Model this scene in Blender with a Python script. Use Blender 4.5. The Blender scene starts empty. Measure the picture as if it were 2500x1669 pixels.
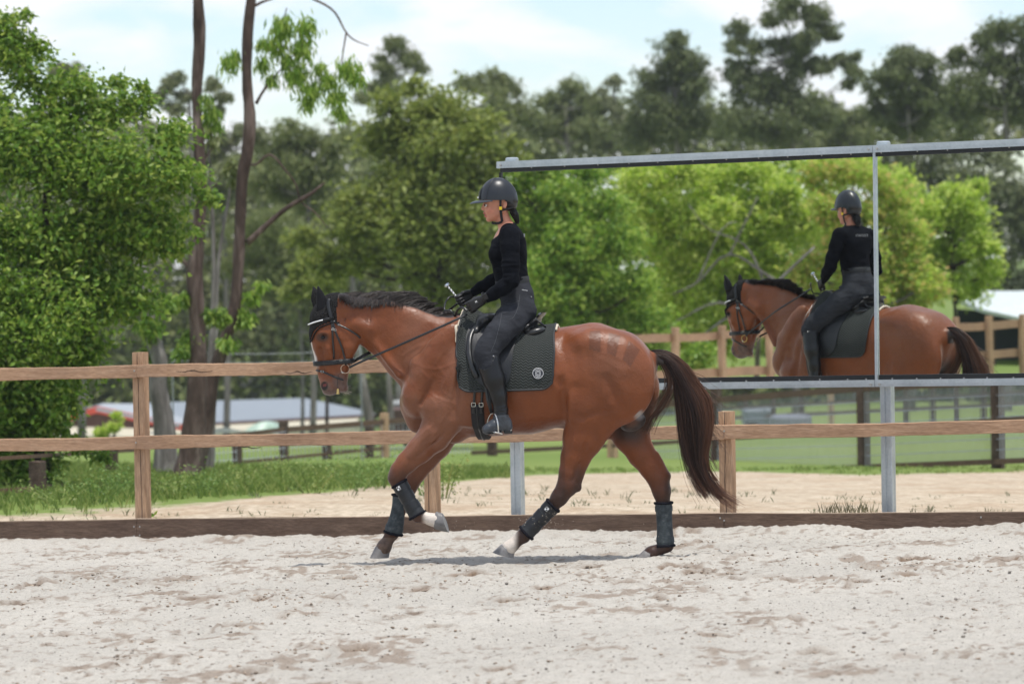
import bpy, math, random
import numpy as np
from mathutils import Vector, Matrix
from mathutils.bvhtree import BVHTree
random.seed(7); RNG = np.random.default_rng(11)
SC = bpy.context.scene; COL = SC.collection
# ------------------------------------------------------------------ camera model (used to survey the place)
FPX = 8514.0; CX, CY = 1250.0, 834.5; HOR = 641.0; CAMZ = 2.0
PITCH = math.atan((CY-HOR)/FPX); ROLL = math.radians(1.0)
_f = np.array([0, math.cos(PITCH), -math.sin(PITCH)]); _u0 = np.array([0, math.sin(PITCH), math.cos(PITCH)]); _r0 = np.array([1.0,0,0])
_r = math.cos(ROLL)*_r0 - math.sin(ROLL)*_u0; _u = math.cos(ROLL)*_u0 + math.sin(ROLL)*_r0
CAM = np.array([0,0,CAMZ])
def ray(px,py): return FPX*_f + (px-CX)*_r - (py-CY)*_u
def atd(px,py,d):
    v = ray(px,py); return CAM + v*(d/v[1])
def hitplane(px,py,p0,n):
    v = ray(px,py); t = np.dot(np.array(p0)-CAM,n)/np.dot(v,n); return CAM+v*t
# horse frame
TH = math.radians(8); HO = np.array([0,23.6,0.0])
EX = np.array([math.cos(TH),-math.sin(TH),0]); EY = np.array([math.sin(TH),math.cos(TH),0]); EZ = np.array([0,0,1.0])
def L(px,py,ly=0.0):
    p = hitplane(px,py,HO+EY*ly,EY)-HO
    return np.array([p@EX, ly, p[2]])
PXM = 23.6/FPX   # metres per native pixel at the horse
# mirror / fence planes
AL = math.radians(25); MN = np.array([math.sin(AL),math.cos(AL),0]); MD = np.array([math.cos(AL),-math.sin(AL),0])
MP = np.array([1.40,26.8,0.0])
FP = MP - MN*0.32
def onfence(px,py,off=0.0): return hitplane(px,py,FP+MN*off,MN)
def onmirror(px,py,off=0.0): return hitplane(px,py,MP+MN*off,MN)
def refl(p): return p - 2*np.dot(p-MP,MN)*MN
def mir(px,py,d): return refl(atd(px,py,d))
# ------------------------------------------------------------------ objects
def tag(o, label=None, cat=None, group=None, kind=None):
    if label: o['label']=label
    if cat: o['category']=cat
    if group: o['group']=group
    if kind: o['kind']=kind
    return o
def empty(name, loc=(0,0,0), rz=0, label=None, cat=None, group=None):
    o = bpy.data.objects.new(name,None); COL.objects.link(o); o.location=loc; o.rotation_euler=(0,0,rz); o.empty_display_size=.1
    return tag(o,label,cat,group)
def mesh_np(name, V, F, mats=None, parent=None, smooth=True, fmat=None, col=None, uv=None):
    """V (n,3), F list of faces or (m,k) array"""
    me = bpy.data.meshes.new(name); V=np.asarray(V,dtype=np.float32)
    if isinstance(F,np.ndarray):
        m,k = F.shape
        me.vertices.add(len(V)); me.vertices.foreach_set('co',V.ravel())
        me.loops.add(m*k); me.loops.foreach_set('vertex_index',F.astype(np.int32).ravel())
        me.polygons.add(m); me.polygons.foreach_set('loop_start',np.arange(0,m*k,k,dtype=np.int32))
        me.polygons.foreach_set('loop_total',np.full(m,k,dtype=np.int32))
    else:
        me.from_pydata([tuple(map(float,v)) for v in V],[],F)
    if fmat is not None: me.polygons.foreach_set('material_index',np.asarray(fmat,dtype=np.int32))
    me.polygons.foreach_set('use_smooth',np.full(len(me.polygons),smooth))
    me.update(calc_edges=True); me.validate()
    if uv is not None:
        l = me.uv_layers.new(name='UVMap'); vi=np.empty(len(me.loops),dtype=np.int32); me.loops.foreach_get('vertex_index',vi)
        l.data.foreach_set('uv',np.asarray(uv,dtype=np.float32)[vi].ravel())
    if col is not None:
        c = me.color_attributes.new(name='Col',type='FLOAT_COLOR',domain='POINT')
        cc=np.ones((len(V),4),dtype=np.float32); cc[:,:3]=col; c.data.foreach_set('color',cc.ravel())
    o = bpy.data.objects.new(name,me); COL.objects.link(o)
    if mats is not None:
        for m_ in (mats if isinstance(mats,(list,tuple)) else [mats]): me.materials.append(m_)
    if parent is not None: o.parent=parent
    return o
class MB:
    """collects shapes for one mesh"""
    def __init__(s): s.V=[]; s.F=[]; s.M=[]; s.m=0
    def add(s,V,F):
        b=len(s.V); s.V.extend([tuple(map(float,v)) for v in V]); s.F.extend([tuple(b+i for i in f) for f in F]); s.M.extend([s.m]*len(F)); return s
    def box(s,c,size,rot=None,bev=0.0,axes=None):
        """c centre, size full sizes, axes 3 unit vectors"""
        c=np.array(c,float); h=np.array(size,float)/2
        A=np.eye(3) if axes is None else np.array(axes,float)
        if bev<=0:
            P=[c+A[0]*sx*h[0]+A[1]*sy*h[1]+A[2]*sz*h[2] for sx in(-1,1) for sy in(-1,1) for sz in(-1,1)]
            return s.add(P,[(0,1,3,2),(4,6,7,5),(0,4,5,1),(2,3,7,6),(0,2,6,4),(1,5,7,3)])
        b=min(bev,*(h*0.45)); P=[];F=[]; idx={}
        for sx in(-1,1):
            for sy in(-1,1):
                for sz in(-1,1):
                    for a in range(3):
                        q=np.array([sx,sy,sz],float)*h
                        for j in range(3):
                            if j!=a: q[j]-=(sx,sy,sz)[j]*b
                        idx[(sx,sy,sz,a)]=len(P); P.append(c+A[0]*q[0]+A[1]*q[1]+A[2]*q[2])
        for a in range(3):
            u,v=[j for j in range(3) if j!=a]
            for sg in(-1,1):
                qd=[]
                for (p,q) in((-1,-1),(1,-1),(1,1),(-1,1)):
                    k=[0,0,0]; k[a]=sg;k[u]=p;k[v]=q; qd.append(idx[(*k,a)])
                F.append(tuple(qd if (sg>0)==(a!=1) else qd[::-1]))
        for a in range(3):
            u,v=[j for j in range(3) if j!=a]
            for su in(-1,1):
                for sv in(-1,1):
                    k0=[0,0,0];k0[u]=su;k0[v]=sv; k1=list(k0);k0[a]=-1;k1[a]=1
                    F.append((idx[(*k0,u)],idx[(*k1,u)],idx[(*k1,v)],idx[(*k0,v)]))
        for sx in(-1,1):
            for sy in(-1,1):
                for sz in(-1,1): F.append(tuple(idx[(sx,sy,sz,a)] for a in range(3)))
        return s.add(P,F)
    def tube(s,pts,rad,n=8,cap=True,ry=None,up=None):
        pts=[np.array(p,float) for p in pts]; m=len(pts)
        rad=[rad]*m if np.isscalar(rad) else list(rad); ry=rad if ry is None else ([ry]*m if np.isscalar(ry) else list(ry))
        T=[]
        for i in range(m):
            t=pts[min(i+1,m-1)]-pts[max(i-1,0)]; T.append(t/(np.linalg.norm(t)+1e-12))
        u=np.array(up,float) if up is not None else (np.array([0,0,1.0]) if abs(T[0][2])<.9 else np.array([1.0,0,0]))
        P=[]
        for i in range(m):
            if up is not None: u=np.array(up,float)
            a=u-T[i]*np.dot(u,T[i]); a/=np.linalg.norm(a)+1e-12; b=np.cross(T[i],a); u=a
            for k in range(n):
                th=2*math.pi*k/n; P.append(pts[i]+a*math.cos(th)*ry[i]+b*math.sin(th)*rad[i])
        F=[]
        for i in range(m-1):
            for k in range(n):
                k2=(k+1)%n; F.append((i*n+k,i*n+k2,(i+1)*n+k2,(i+1)*n+k))
        if cap: F.append(tuple(range(n))[::-1]); F.append(tuple((m-1)*n+k for k in range(n)))
        return s.add(P,F)
    def ball(s,c,r,nu=12,nv=8,axes=None):
        r=np.array([r,r,r] if np.isscalar(r) else r,float); A=np.eye(3) if axes is None else np.array(axes,float)
        P=[];F=[]
        for j in range(nv+1):
            ph=math.pi*j/nv
            for i in range(nu):
                th=2*math.pi*i/nu; q=np.array([math.sin(ph)*math.cos(th),math.sin(ph)*math.sin(th),math.cos(ph)])*r
                P.append(np.array(c)+q@A)
        for j in range(nv):
            for i in range(nu):
                i2=(i+1)%nu; F.append((j*nu+i,(j+1)*nu+i,(j+1)*nu+i2,j*nu+i2))
        return s.add(P,F)
    def torus(s,c,R,r,ax1,ax2,n=24,k=8,sy=1.0):
        ax1=np.array(ax1,float);ax2=np.array(ax2,float); pts=[np.array(c)+ax1*R*math.cos(2*math.pi*i/n)+ax2*R*sy*math.sin(2*math.pi*i/n) for i in range(n+1)]
        return s.tube(pts,r,k,cap=False,up=np.cross(ax1,ax2))
    def ribbon(s,pts,nrm,wid,thick):
        """flat strap: pts, outward normals, width scalar/list"""
        m=len(pts); pts=[np.array(p,float) for p in pts]; wid=[wid]*m if np.isscalar(wid) else wid; P=[]
        for i in range(m):
            t=pts[min(i+1,m-1)]-pts[max(i-1,0)]; t/=np.linalg.norm(t)+1e-12
            n_=np.array(nrm[i],float); n_=n_-t*np.dot(n_,t); n_/=np.linalg.norm(n_)+1e-12; b=np.cross(t,n_)
            w=wid[i]/2; h=thick/2
            for (x,y) in((-1,-.4),(-.8,1),(.8,1),(1,-.4),(0,-1)): P.append(pts[i]+b*x*w+n_*y*h)
        F=[]; n=5
        for i in range(m-1):
            for k in range(n):
                k2=(k+1)%n; F.append((i*n+k,i*n+k2,(i+1)*n+k2,(i+1)*n+k))
        F.append(tuple(range(n))[::-1]); F.append(tuple((m-1)*n+k for k in range(n)))
        return s.add(P,F)
    def build(s,name,mats,parent=None,smooth=False):
        return mesh_np(name,np.array(s.V,dtype=np.float32),s.F,mats,parent,smooth,fmat=s.M)
def autosmooth(o,ang=40):
    me=o.data; me.polygons.foreach_set('use_smooth',[True]*len(me.polygons))
    try: me.set_sharp_from_angle(angle=math.radians(ang))
    except Exception: pass
    return o
def spline(pts,n):
    """catmull-rom resample"""
    P=np.array(pts,float); m=len(P); d=np.r_[0,np.cumsum(np.linalg.norm(np.diff(P,axis=0),axis=1)+1e-9)]
    tt=np.linspace(0,d[-1],n); out=[]
    E=np.vstack([2*P[0]-P[1],P,2*P[-1]-P[-2]])
    for t in tt:
        i=min(int(np.searchsorted(d,t,side='right'))-1,m-2); i=max(i,0); u=(t-d[i])/(d[i+1]-d[i])
        p0,p1,p2,p3=E[i],E[i+1],E[i+2],E[i+3]
        out.append(.5*((2*p1)+(-p0+p2)*u+(2*p0-5*p1+4*p2-p3)*u*u+(-p0+3*p1-3*p2+p3)*u**3))
    return np.array(out)
def sm(a,b,x):
    t=np.clip((x-a)/(b-a),0,1); return t*t*(3-2*t)
# value noise
def _h2(ix,iy,s):
    n=(ix.astype(np.int64)*374761393+iy.astype(np.int64)*668265263+s*1442695041)&0xffffffff
    n=((n^(n>>13))*1274126177)&0xffffffff; n=n^(n>>16); return (n&0xffff)/65535.0
def vnoise(x,y,s=0):
    ix=np.floor(x);iy=np.floor(y);fx=x-ix;fy=y-iy;fx=fx*fx*(3-2*fx);fy=fy*fy*(3-2*fy)
    a=_h2(ix,iy,s);b=_h2(ix+1,iy,s);c=_h2(ix,iy+1,s);d=_h2(ix+1,iy+1,s)
    return (a*(1-fx)+b*fx)*(1-fy)+(c*(1-fx)+d*fx)*fy
# ------------------------------------------------------------------ materials
class NT:
    def __init__(s,name,disp=False):
        s.m=bpy.data.materials.new(name); s.m.use_nodes=True; s.t=s.m.node_tree; s.t.nodes.clear()
        s.out=s.n('ShaderNodeOutputMaterial'); 
    def n(s,t,**k):
        nd=s.t.nodes.new(t)
        for a,v in k.items(): setattr(nd,a,v)
        return nd
    def l(s,a,b): s.t.links.new(a,b); return s
    def pr(s,rough=.6,spec=.5,metal=0,**k):
        p=s.n('ShaderNodeBsdfPrincipled'); p.inputs['Roughness'].default_value=rough; p.inputs['Specular IOR Level'].default_value=spec; p.inputs['Metallic'].default_value=metal
        s.l(p.outputs[0],s.out.inputs[0]); s.p=p; return p
    def coord(s,kind='Object',scale=(1,1,1),rot=(0,0,0)):
        tc=s.n('ShaderNodeTexCoord'); mp=s.n('ShaderNodeMapping'); mp.inputs['Scale'].default_value=scale; mp.inputs['Rotation'].default_value=rot
        s.l(tc.outputs[kind],mp.inputs[0]); return mp.outputs[0]
    def noise(s,vec,scale,detail=4,rough=.55,dist=0):
        q=s.n('ShaderNodeTexNoise'); q.inputs['Scale'].default_value=scale; q.inputs['Detail'].default_value=detail; q.inputs['Roughness'].default_value=rough; q.inputs['Distortion'].default_value=dist
        if vec is not None: s.l(vec,q.inputs['Vector'])
        return q.outputs['Fac']
    def ramp(s,fac,stops):
        r=s.n('ShaderNodeValToRGB'); e=r.color_ramp.elements
        while len(e)<len(stops): e.new(.5)
        for i,(p,c) in enumerate(stops):
            e[i].position=p; e[i].color=(*c,1) if len(c)==3 else c
        s.l(fac,r.inputs[0]); return r.outputs[0]
    def mix(s,fac,a,b,blend='MIX'):
        q=s.n('ShaderNodeMix',data_type='RGBA',blend_type=blend)
        for i,v in ((0,fac),(6,a),(7,b)):
            if hasattr(v,'links'): s.l(v,q.inputs[i])
            elif i==0: q.inputs[0].default_value=v
            else: q.inputs[i].default_value=(*v,1)
        return q.outputs[2]
    def math(s,op,a,b=0.0,c=0.0,clamp=False):
        q=s.n('ShaderNodeMath',operation=op); q.use_clamp=clamp
        for i,v in enumerate((a,b,c)):
            if hasattr(v,'links'): s.l(v,q.inputs[i])
            else: q.inputs[i].default_value=v
        return q.outputs[0]
    def bump(s,h,strength=.3,dist=.01):
        b=s.n('ShaderNodeBump'); b.inputs['Strength'].default_value=strength; b.inputs['Distance'].default_value=dist
        s.l(h,b.inputs['Height']); s.l(b.outputs[0],s.p.inputs['Normal']); return b
def flat(name,col,rough=.6,spec=.5,metal=0,bump=0,bscale=60,var=.15,vscale=8,kind='Object',bdist=.003):
    t=NT(name); p=t.pr(rough,spec,metal); v=t.coord(kind)
    n=t.noise(v,vscale,5); c=t.ramp(n,[(.25,tuple(x*(1-var) for x in col)),(.75,tuple(min(1,x*(1+var)) for x in col))]); t.l(c,p.inputs['Base Color'])
    if bump: t.bump(t.noise(v,bscale,5),bump,bdist)
    return t.m
# ------------------------------------------------------------------ signed distance sculpting
class SDF:
    def __init__(s,lo,hi,h):
        s.h=h; s.lo=np.array(lo,float); s.n=np.ceil((np.array(hi)-s.lo)/h).astype(int)+1
        s.F=np.full(s.n,0.25,dtype=np.float32); s.ax=[(s.lo[i]+h*np.arange(s.n[i])).astype(np.float32) for i in range(3)]
    def _box(s,lo,hi):
        a=np.clip(np.floor((np.array(lo)-s.lo)/s.h).astype(int),0,s.n); b=np.clip(np.ceil((np.array(hi)-s.lo)/s.h).astype(int)+1,0,s.n)
        sl=tuple(slice(a[i],b[i]) for i in range(3))
        return sl, s.ax[0][sl[0]][:,None,None], s.ax[1][sl[1]][None,:,None], s.ax[2][sl[2]][None,None,:]
    def _op(s,sl,d,k,sub):
        A=s.F[sl]
        if A.size==0: return
        if sub:
            d=-d
            if k>0:
                h=np.clip(.5-.5*(d-A)/k,0,1); s.F[sl]=(d*(1-h)+A*h)+k*h*(1-h)   # smooth max
            else: s.F[sl]=np.maximum(A,d)
        elif k>0:
            h=np.clip(.5+.5*(A-d)/k,0,1); s.F[sl]=A*(1-h)+d*h-k*h*(1-h)
        else: s.F[sl]=np.minimum(A,d)
    def cone(s,A,B,ra,rb,k=.02,qa=1,qb=None,sub=False):
        """tapered limb A->B with in-plane radii ra,rb; lateral (y) radius = q*r"""
        A=np.array(A,float);B=np.array(B,float); qb=qa if qb is None else qb; R=max(ra,rb)*max(1,qa,qb)+k+s.h*2
        sl,x,y,z=s._box(np.minimum(A,B)-R,np.maximum(A,B)+R)
        ab=B-A; L2=float(ab@ab)+1e-12
        t=np.clip(((x-A[0])*ab[0]+(y-A[1])*ab[1]+(z-A[2])*ab[2])/L2,0,1)
        q=qa+(qb-qa)*t
        d=np.sqrt((x-A[0]-ab[0]*t)**2+((y-A[1]-ab[1]*t)/q)**2+(z-A[2]-ab[2]*t)**2)-(ra+(rb-ra)*t)
        s._op(sl,d.astype(np.float32),k,sub); return s
    def chain(s,pts,k=.02,sub=False):
        """pts: (pos,r,q)"""
        for a,b in zip(pts[:-1],pts[1:]): s.cone(a[0],b[0],a[1],b[1],k,a[2] if len(a)>2 else 1,b[2] if len(b)>2 else 1,sub)
        return s
    def ell(s,c,r,ang=0,k=.02,sub=False,yaw=0):
        """ellipsoid, tilt ang (deg) in x-z plane, yaw about z"""
        c=np.array(c,float); r=np.array(r,float); R=r.max()+k+s.h*2
        sl,x,y,z=s._box(c-R,c+R); x=x-c[0];y=y-c[1];z=z-c[2]
        if yaw:
            cy,sy=math.cos(math.radians(yaw)),math.sin(math.radians(yaw)); x,y=x*cy+y*sy,-x*sy+y*cy
        ca,sa=math.cos(math.radians(ang)),math.sin(math.radians(ang)); xr=x*ca+z*sa; zr=-x*sa+z*ca
        k0=np.sqrt((xr/r[0])**2+(y/r[1])**2+(zr/r[2])**2); k1=np.sqrt((xr/r[0]**2)**2+(y/r[1]**2)**2+(zr/r[2]**2)**2)+1e-9
        s._op(sl,(k0*(k0-1)/k1).astype(np.float32),k,sub); return s
    def mesh(s):
        F=s.F; ins=F<0
        n=F.shape
        c=ins[:-1,:-1,:-1].astype(np.int8)
        tot=np.zeros((n[0]-1,n[1]-1,n[2]-1),np.int8)
        for i in(0,1):
            for j in(0,1):
                for k in(0,1): tot+=ins[i:n[0]-1+i,j:n[1]-1+j,k:n[2]-1+k]
        act=(tot>0)&(tot<8); ci=np.argwhere(act); idx=np.full(act.shape,-1,np.int64); idx[act]=np.arange(len(ci))
        acc=np.zeros((len(ci),3)); cnt=np.zeros(len(ci))
        corners=[(i,j,k) for i in(0,1) for j in(0,1) for k in(0,1)]
        I,J,K=ci.T
        for a in corners:
            for ax in range(3):
                if a[ax]==0:
                    b=list(a); b[ax]=1
                    fa=F[I+a[0],J+a[1],K+a[2]]; fb=F[I+b[0],J+b[1],K+b[2]]; m=(fa<0)!=(fb<0)
                    t=fa[m]/(fa[m]-fb[m]); p=np.tile(np.array(a,float),(m.sum(),1)); p[:,ax]+=t
                    acc[m]+=p; cnt[m]+=1
        V=s.lo+(ci+acc/cnt[:,None])*s.h
        Q=[]
        for ax in range(3):
            u,v=[q for q in range(3) if q!=ax]
            sl0=[slice(None)]*3; sl1=[slice(None)]*3; sl0[ax]=slice(0,-1); sl1[ax]=slice(1,None)
            A=ins[tuple(sl0)];B=ins[tuple(sl1)]; cr=np.argwhere(A!=B)
            ok=(cr[:,u]>0)&(cr[:,v]>0)&(cr[:,u]<n[u]-1)&(cr[:,v]<n[v]-1); cr=cr[ok]
            sgn=A[tuple(cr.T)]
            def g(du,dv):
                q=cr.copy(); q[:,u]-=du; q[:,v]-=dv; return idx[tuple(q.T)]
            f=np.stack([g(1,1),g(0,1),g(0,0),g(1,0)],1)
            flip=sgn if ax!=1 else ~sgn
            f[~flip]=f[~flip][:,::-1]; Q.append(f)
        return V,np.concatenate(Q)
# ================================================================== HORSE
P = PXM
def proj_local(V):
    W = HO + V[:,0:1]*EX + V[:,1:2]*EY + V[:,2:3]*EZ - CAM
    d = W@_f; return CX+FPX*(W@_r)/d, CY-FPX*(W@_u)/d
def C(px,py,r,q=1.0,ly=0.0): return (L(px,py,ly), r*P, q)
S = SDF((-1.62,-.48,-.12),(1.22,.48,1.86),.0085)
# barrel
S.chain([C(1122,925,141,.62),C(1165,928,136,.74),C(1215,931,130,.84),C(1285,932,125,.88),C(1360,922,118,.85),C(1440,908,112,.80),C(1503,909,95,.82)],k=.03)
# withers and loin ridge
S.chain([C(1085,800,30,.8),C(1130,812,36,1.0),C(1190,835,36,1.2),C(1280,848,38,1.4)],k=.06)
S.chain([C(1400,850,48,1.3),C(1455,838,42,1.5),C(1520,865,48,1.3),C(1572,892,30,1.2)],k=.06)
# neck
S.chain([C(1066,885,100,.50),C(1020,852,91,.46),C(968,815,74,.44),(L(925,796),60*P,.45),C(892,782,51,.50),C(860,770,40,.58)],k=.05)
S.chain([C(1080,808,26,1.3),C(1010,778,24,1.1),C(950,757,21,1.0),C(890,752,19,1.0),C(850,752,17,1.0)],k=.05)   # crest
# jugular furrow hint and throat
for sy in(-1,1):
    S.cone(L(905,822,sy*.065),L(975,915,sy*.10),.020,.024,.05)
    S.cone(L(868,792,sy*.06),L(900,802,sy*.07),.045,.045,.07)
# head
S.chain([C(838,752,36,.62),C(818,756,38,.72),C(802,778,42,.80),C(801,816,43,.86),C(803,842,40,.76),C(807,878,36.5,.62),C(812,912,35,.60),C(812,934,29.5,.78)],k=.03)
for sy in(-1,1):
    S.ell(L(846,822,sy*.052),(.098,.042,.112),10,.03)            # round jaw cheek
    S.chain([(L(853,848,sy*.042),20*P,1.0),(L(843,880,sy*.034),15*P,1.0),(L(836,905,sy*.026),14*P,1.0),(L(834,928,sy*.018),14*P,1.0)],k=.02)
    S.ell(L(787,814,sy*.088),(.040,.022,.024),-20,.02)           # brow
    S.cone(L(800,850,sy*.085),L(818,886,sy*.062),.012,.008,.03)  # facial crest
    S.ell(L(794,938,sy*.036),(.036,.030,.052),8,.02)             # nostril flare
    S.ell(L(792,821,sy*.104),(.020,.013,.015),-15,.008,sub=True) # eye socket
    S.ell(L(791,942,sy*.072),(.017,.017,.028),14,.008,sub=True)  # nostril
    S.cone(L(812,966,sy*.055),L(843,928,sy*.062),.0045,.003,.006,sub=True)  # mouth line
    S.cone(L(784,850,sy*.07),L(790,905,sy*.055),.010,.012,.03,sub=True)
S.ell(L(838,946),(.036,.044,.032),-30,.02)                        # chin
S.ell(L(803,955),(.045,.05,.028),0,.015)                         # upper lip
# ears (worn under the bonnet)
for sy,(bx,by,tx,ty) in((-1,(792,762,777,703)),(1,(779,752,765,704))):
    A=L(bx,by,sy*.055); B=L(tx,ty,sy*.062); M=A*.5+B*.5; 
    S.cone(A,M,.034,.033,.02,.55,.5); S.cone(M,B,.033,.006,.006,.5,.6)
    S.ell(M+np.array([-.012,sy*.016,-.02]),(.018,.012,.065),-12,.006,sub=True)
# shoulders and chest
for sy in(-1,1):
    S.ell(L(1062,882,sy*.170),(.29,.068,.105),60,.04)
    S.ell(L(1018,972,sy*.125),(.105,.10,.13),10,.06)
    S.ell(L(1080,1000,sy*.195),(.160,.078,.115),-25,.035)
    S.ell(L(1040,925,sy*.150),(.16,.06,.07),-60,.05)
    S.ell(L(1150,960,sy*.215),(.16,.07,.22),0,.08)
    S.cone(L(1124,905,sy*.262),L(1104,1015,sy*.285),.010,.014,.06,sub=True)   # groove behind the shoulder
    S.cone(L(1030,985,sy*.22),L(1056,930,sy*.235),.008,.006,.03,sub=True)
S.ell(L(1012,985),(.10,.13,.13),0,.05)
S.cone(L(1020,1030),L(1110,1052),.075,.085,.05)
# forelegs
def leg(ly,pts,k=.02): S.chain([C(a,b,r,q,ly) for a,b,r,q in pts],k)
leg(-.165,[(1078,1028,50,.75),(1060,1063,39,.80),(1024,1099,31,.78),(993,1128,25,.80),(975,1148,21,.92),(968,1166,20,.95),(970,1182,15,.95)],.025)
leg(-.165,[(970,1180,14.5,.8),(990,1215,12,.85),(1010,1248,12.5,.9),(1020,1258,17,.85),(1036,1262,13.5,.9),(1052,1267,15,1.0),(1062,1269,18,1.0)],.012)
S.cone(L(1050,1052,-.235),L(1003,1112,-.215),.028,.018,.03); S.cone(L(1090,1062,-.19),L(1018,1128,-.185),.030,.016,.025)
S.cone(L(1084,1058,-.245),L(1020,1112,-.225),.007,.005,.015,sub=True)
leg(.150,[(1088,1040,46,.8),(1064,1084,37,.80),(1040,1118,30,.78),(1017,1152,24,.8),(1003,1176,21,.92),(998,1194,19,.95)],.025)
leg(.150,[(996,1196,15,.8),(978,1250,12,.85),(963,1290,13,.9),(957,1301,17.5,.85),(946,1320,14,.9),(939,1332,18,1.0),(935,1340,19,1.0)],.012)
# hindquarters
for sy in(-1,1):
    S.ell(L(1500,880,sy*.125),(.25,.140,.19),-25,.08)
    S.ell(L(1436,838,sy*.17),(.10,.07,.06),-10,.08)               # point of hip
S.ell(L(1491,934,-.150),(.296,.125,.300),-20,.05)
S.ell(L(1428,1000,-.165),(.135,.095,.19),8,.05)
S.ell(L(1512,948,.150),(.275,.120,.270),-20,.05)
S.ell(L(1470,1010,.165),(.16,.09,.18),8,.05)
S.cone(L(1480,925,-.292),L(1518,1000,-.262),.006,.010,.06,sub=True)    # hamstring groove
S.cone(L(1448,1012,-.262),L(1500,1000,-.262),.010,.010,.03,sub=True)
S.chain([(L(1384,1006,-.268),.012,1),(L(1420,1022,-.272),.013,1),(L(1465,1006,-.275),.010,1),(L(1490,968,-.280),.006,1)],k=.035,sub=True)
S.ell(L(1392,990,-.235),(.035,.03,.10),-12,.04)                   # flank fold
S.chain([(L(1368,930,-.278),.008,1),(L(1372,970,-.262),.012,1),(L(1381,1012,-.222),.018,1)],k=.05,sub=True)
leg(-.150,[(1452,1010,66,.50),(1424,1068,49,.58),(1405,1116,35,.62),(1394,1153,28,.66),(1386,1184,24.5,.72),(1366,1213,19.5,.8),(1349,1234,16,.85)],.03)
leg(-.150,[(1350,1234,15.5,.8),(1318,1268,12.5,.85),(1290,1297,13.5,.9),(1278,1307,18,.85),(1262,1320,14,.9),(1251,1330,16,1.0),(1244,1336,18.5,1.0)],.012)
S.cone(L(1430,1120,-.15),L(1409,1186,-.15),.020,.024,.02); S.ell(L(1411,1190,-.15),(.026,.024,.028),0,.015)
S.cone(L(1414,1130,-.205),L(1398,1172,-.2),.010,.010,.02,sub=True)
leg(.150,[(1532,1008,62,.50),(1540,1060,45,.60),(1566,1108,33,.65),(1590,1141,28,.68),(1607,1168,25.5,.72),(1615,1197,21.5,.8),(1619,1226,17,.85)],.03)
leg(.150,[(1619,1226,16,.8),(1621,1275,13,.85),(1624,1316,14,.9),(1627,1330,18,.85),(1608,1342,14.5,.9),(1594,1348,17,1.0),(1588,1351,18,1.0)],.012)
S.cone(L(1604,1108,.15),L(1629,1160,.15),.016,.020,.02); S.ell(L(1629,1162,.15),(.024,.024,.03),0,.015)
S.ell(L(1545,1030,.0),(.09,.09,.06),20,.05); S.ell(L(1400,1030,.0),(.10,.05,.05),0,.04)
S.cone(L(1596,872,0),L(1618,884,0),.034,.022,.03,1.0)             # dock
HV,HF = S.mesh(); del S
# light relaxation
def relax(V,F,it=2,lam=.5):
    e=np.concatenate([F[:,[0,1]],F[:,[1,2]],F[:,[2,3]],F[:,[3,0]]]); n=len(V)
    for q in range(it):
        a=np.zeros((n,3)); c=np.zeros(n)
        for i in range(3):
            a[:,i]=np.bincount(e[:,0],V[e[:,1],i],n)+np.bincount(e[:,1],V[e[:,0],i],n)
        c=np.bincount(e[:,0],minlength=n)+np.bincount(e[:,1],minlength=n)
        V=V*(1-lam)+lam*a/np.maximum(c,1)[:,None]
    return V
HV=relax(HV,HF,2)
def vein(pts,h=.0030,w=3.2,s_=-1):
    global HV
    a,b=proj_local(HV); q=spline([(x,y,0) for x,y in pts],40)[:,:2]; q+=np.cumsum(RNG.normal(0,.7,q.shape),0)*.6; d=np.full(len(HV),99.)
    m=(a>q[:,0].min()-12)&(a<q[:,0].max()+12)&(b>q[:,1].min()-12)&(b<q[:,1].max()+12)&(HV[:,1]*s_>.02)
    dd=np.sqrt(((a[m][:,None]-q[None,:,0])**2+(b[m][:,None]-q[None,:,1])**2)).min(1); k=h*np.exp(-(dd/w)**2); HV[np.where(m)[0],1]+=s_*k
for vp in ([(1008,885),(1040,900),(1075,902),(1112,885)],[(1030,905),(1048,930),(1045,955),(1075,975),(1108,985)],[(1000,925),(1020,955),(1010,990)],[(1082,860),(1065,890),(1085,920),(1078,950),(1100,968)],[(1070,1048),(1045,1075),(1016,1100),(992,1134)],[(1092,1008),(1075,1035),(1085,1060)],[(1240,995),(1290,1012),(1345,1020)],[(1328,900),(1350,940),(1366,972)],[(1403,1075),(1392,1118)],[(818,846),(829,872)],[(1035,960),(1060,985),(1058,1010)],[(985,870),(1010,850),(1060,840)],[(1000,1085),(1030,1062),(1060,1040)]):
    vein(vp)
vein([(1380,820),(1372,850),(1385,890),(1375,930)],-.006,9); vein([(1405,815),(1420,870),(1412,930)],.005,10)
vein([(1050,800),(1035,850),(1010,900)],-.004,8); vein([(1110,1000),(1128,1030),(1120,1055)],-.004,6); vein([(1430,1085),(1412,1130)],-.004,5)
px,py=proj_local(HV); hx,hy,hz=HV.T
near=hy<0
n1=vnoise(hx*6+3,hz*6+hy*5,3); n2=vnoise(hx*22,hz*22+hy*19,5); n3=vnoise(hx*60+hy*30,hz*60,8)
base=np.array([.165,.044,.0098])
col=base*(0.80+.30*n1+.16*n2)[:,None]
# dusty greyish-brown over shoulder, neck and rump
dust=np.clip(sm(1230,1080,px)*sm(940,1020,px)*.9*sm(.2,.8,n1+.3*n2),0,1)
dust=np.maximum(dust,np.exp(-((px-1500)/90)**2-((py-880)/55)**2)*.55)
col=col*(1-.42*dust[:,None])+np.array([.175,.098,.066])*.46*dust[:,None]
belly=sm(1010,1060,py)*(px>1150)*(px<1380); col=col*(1-.25*belly[:,None])  # underside of the barrel darkened, shade put into the coat colour
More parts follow.
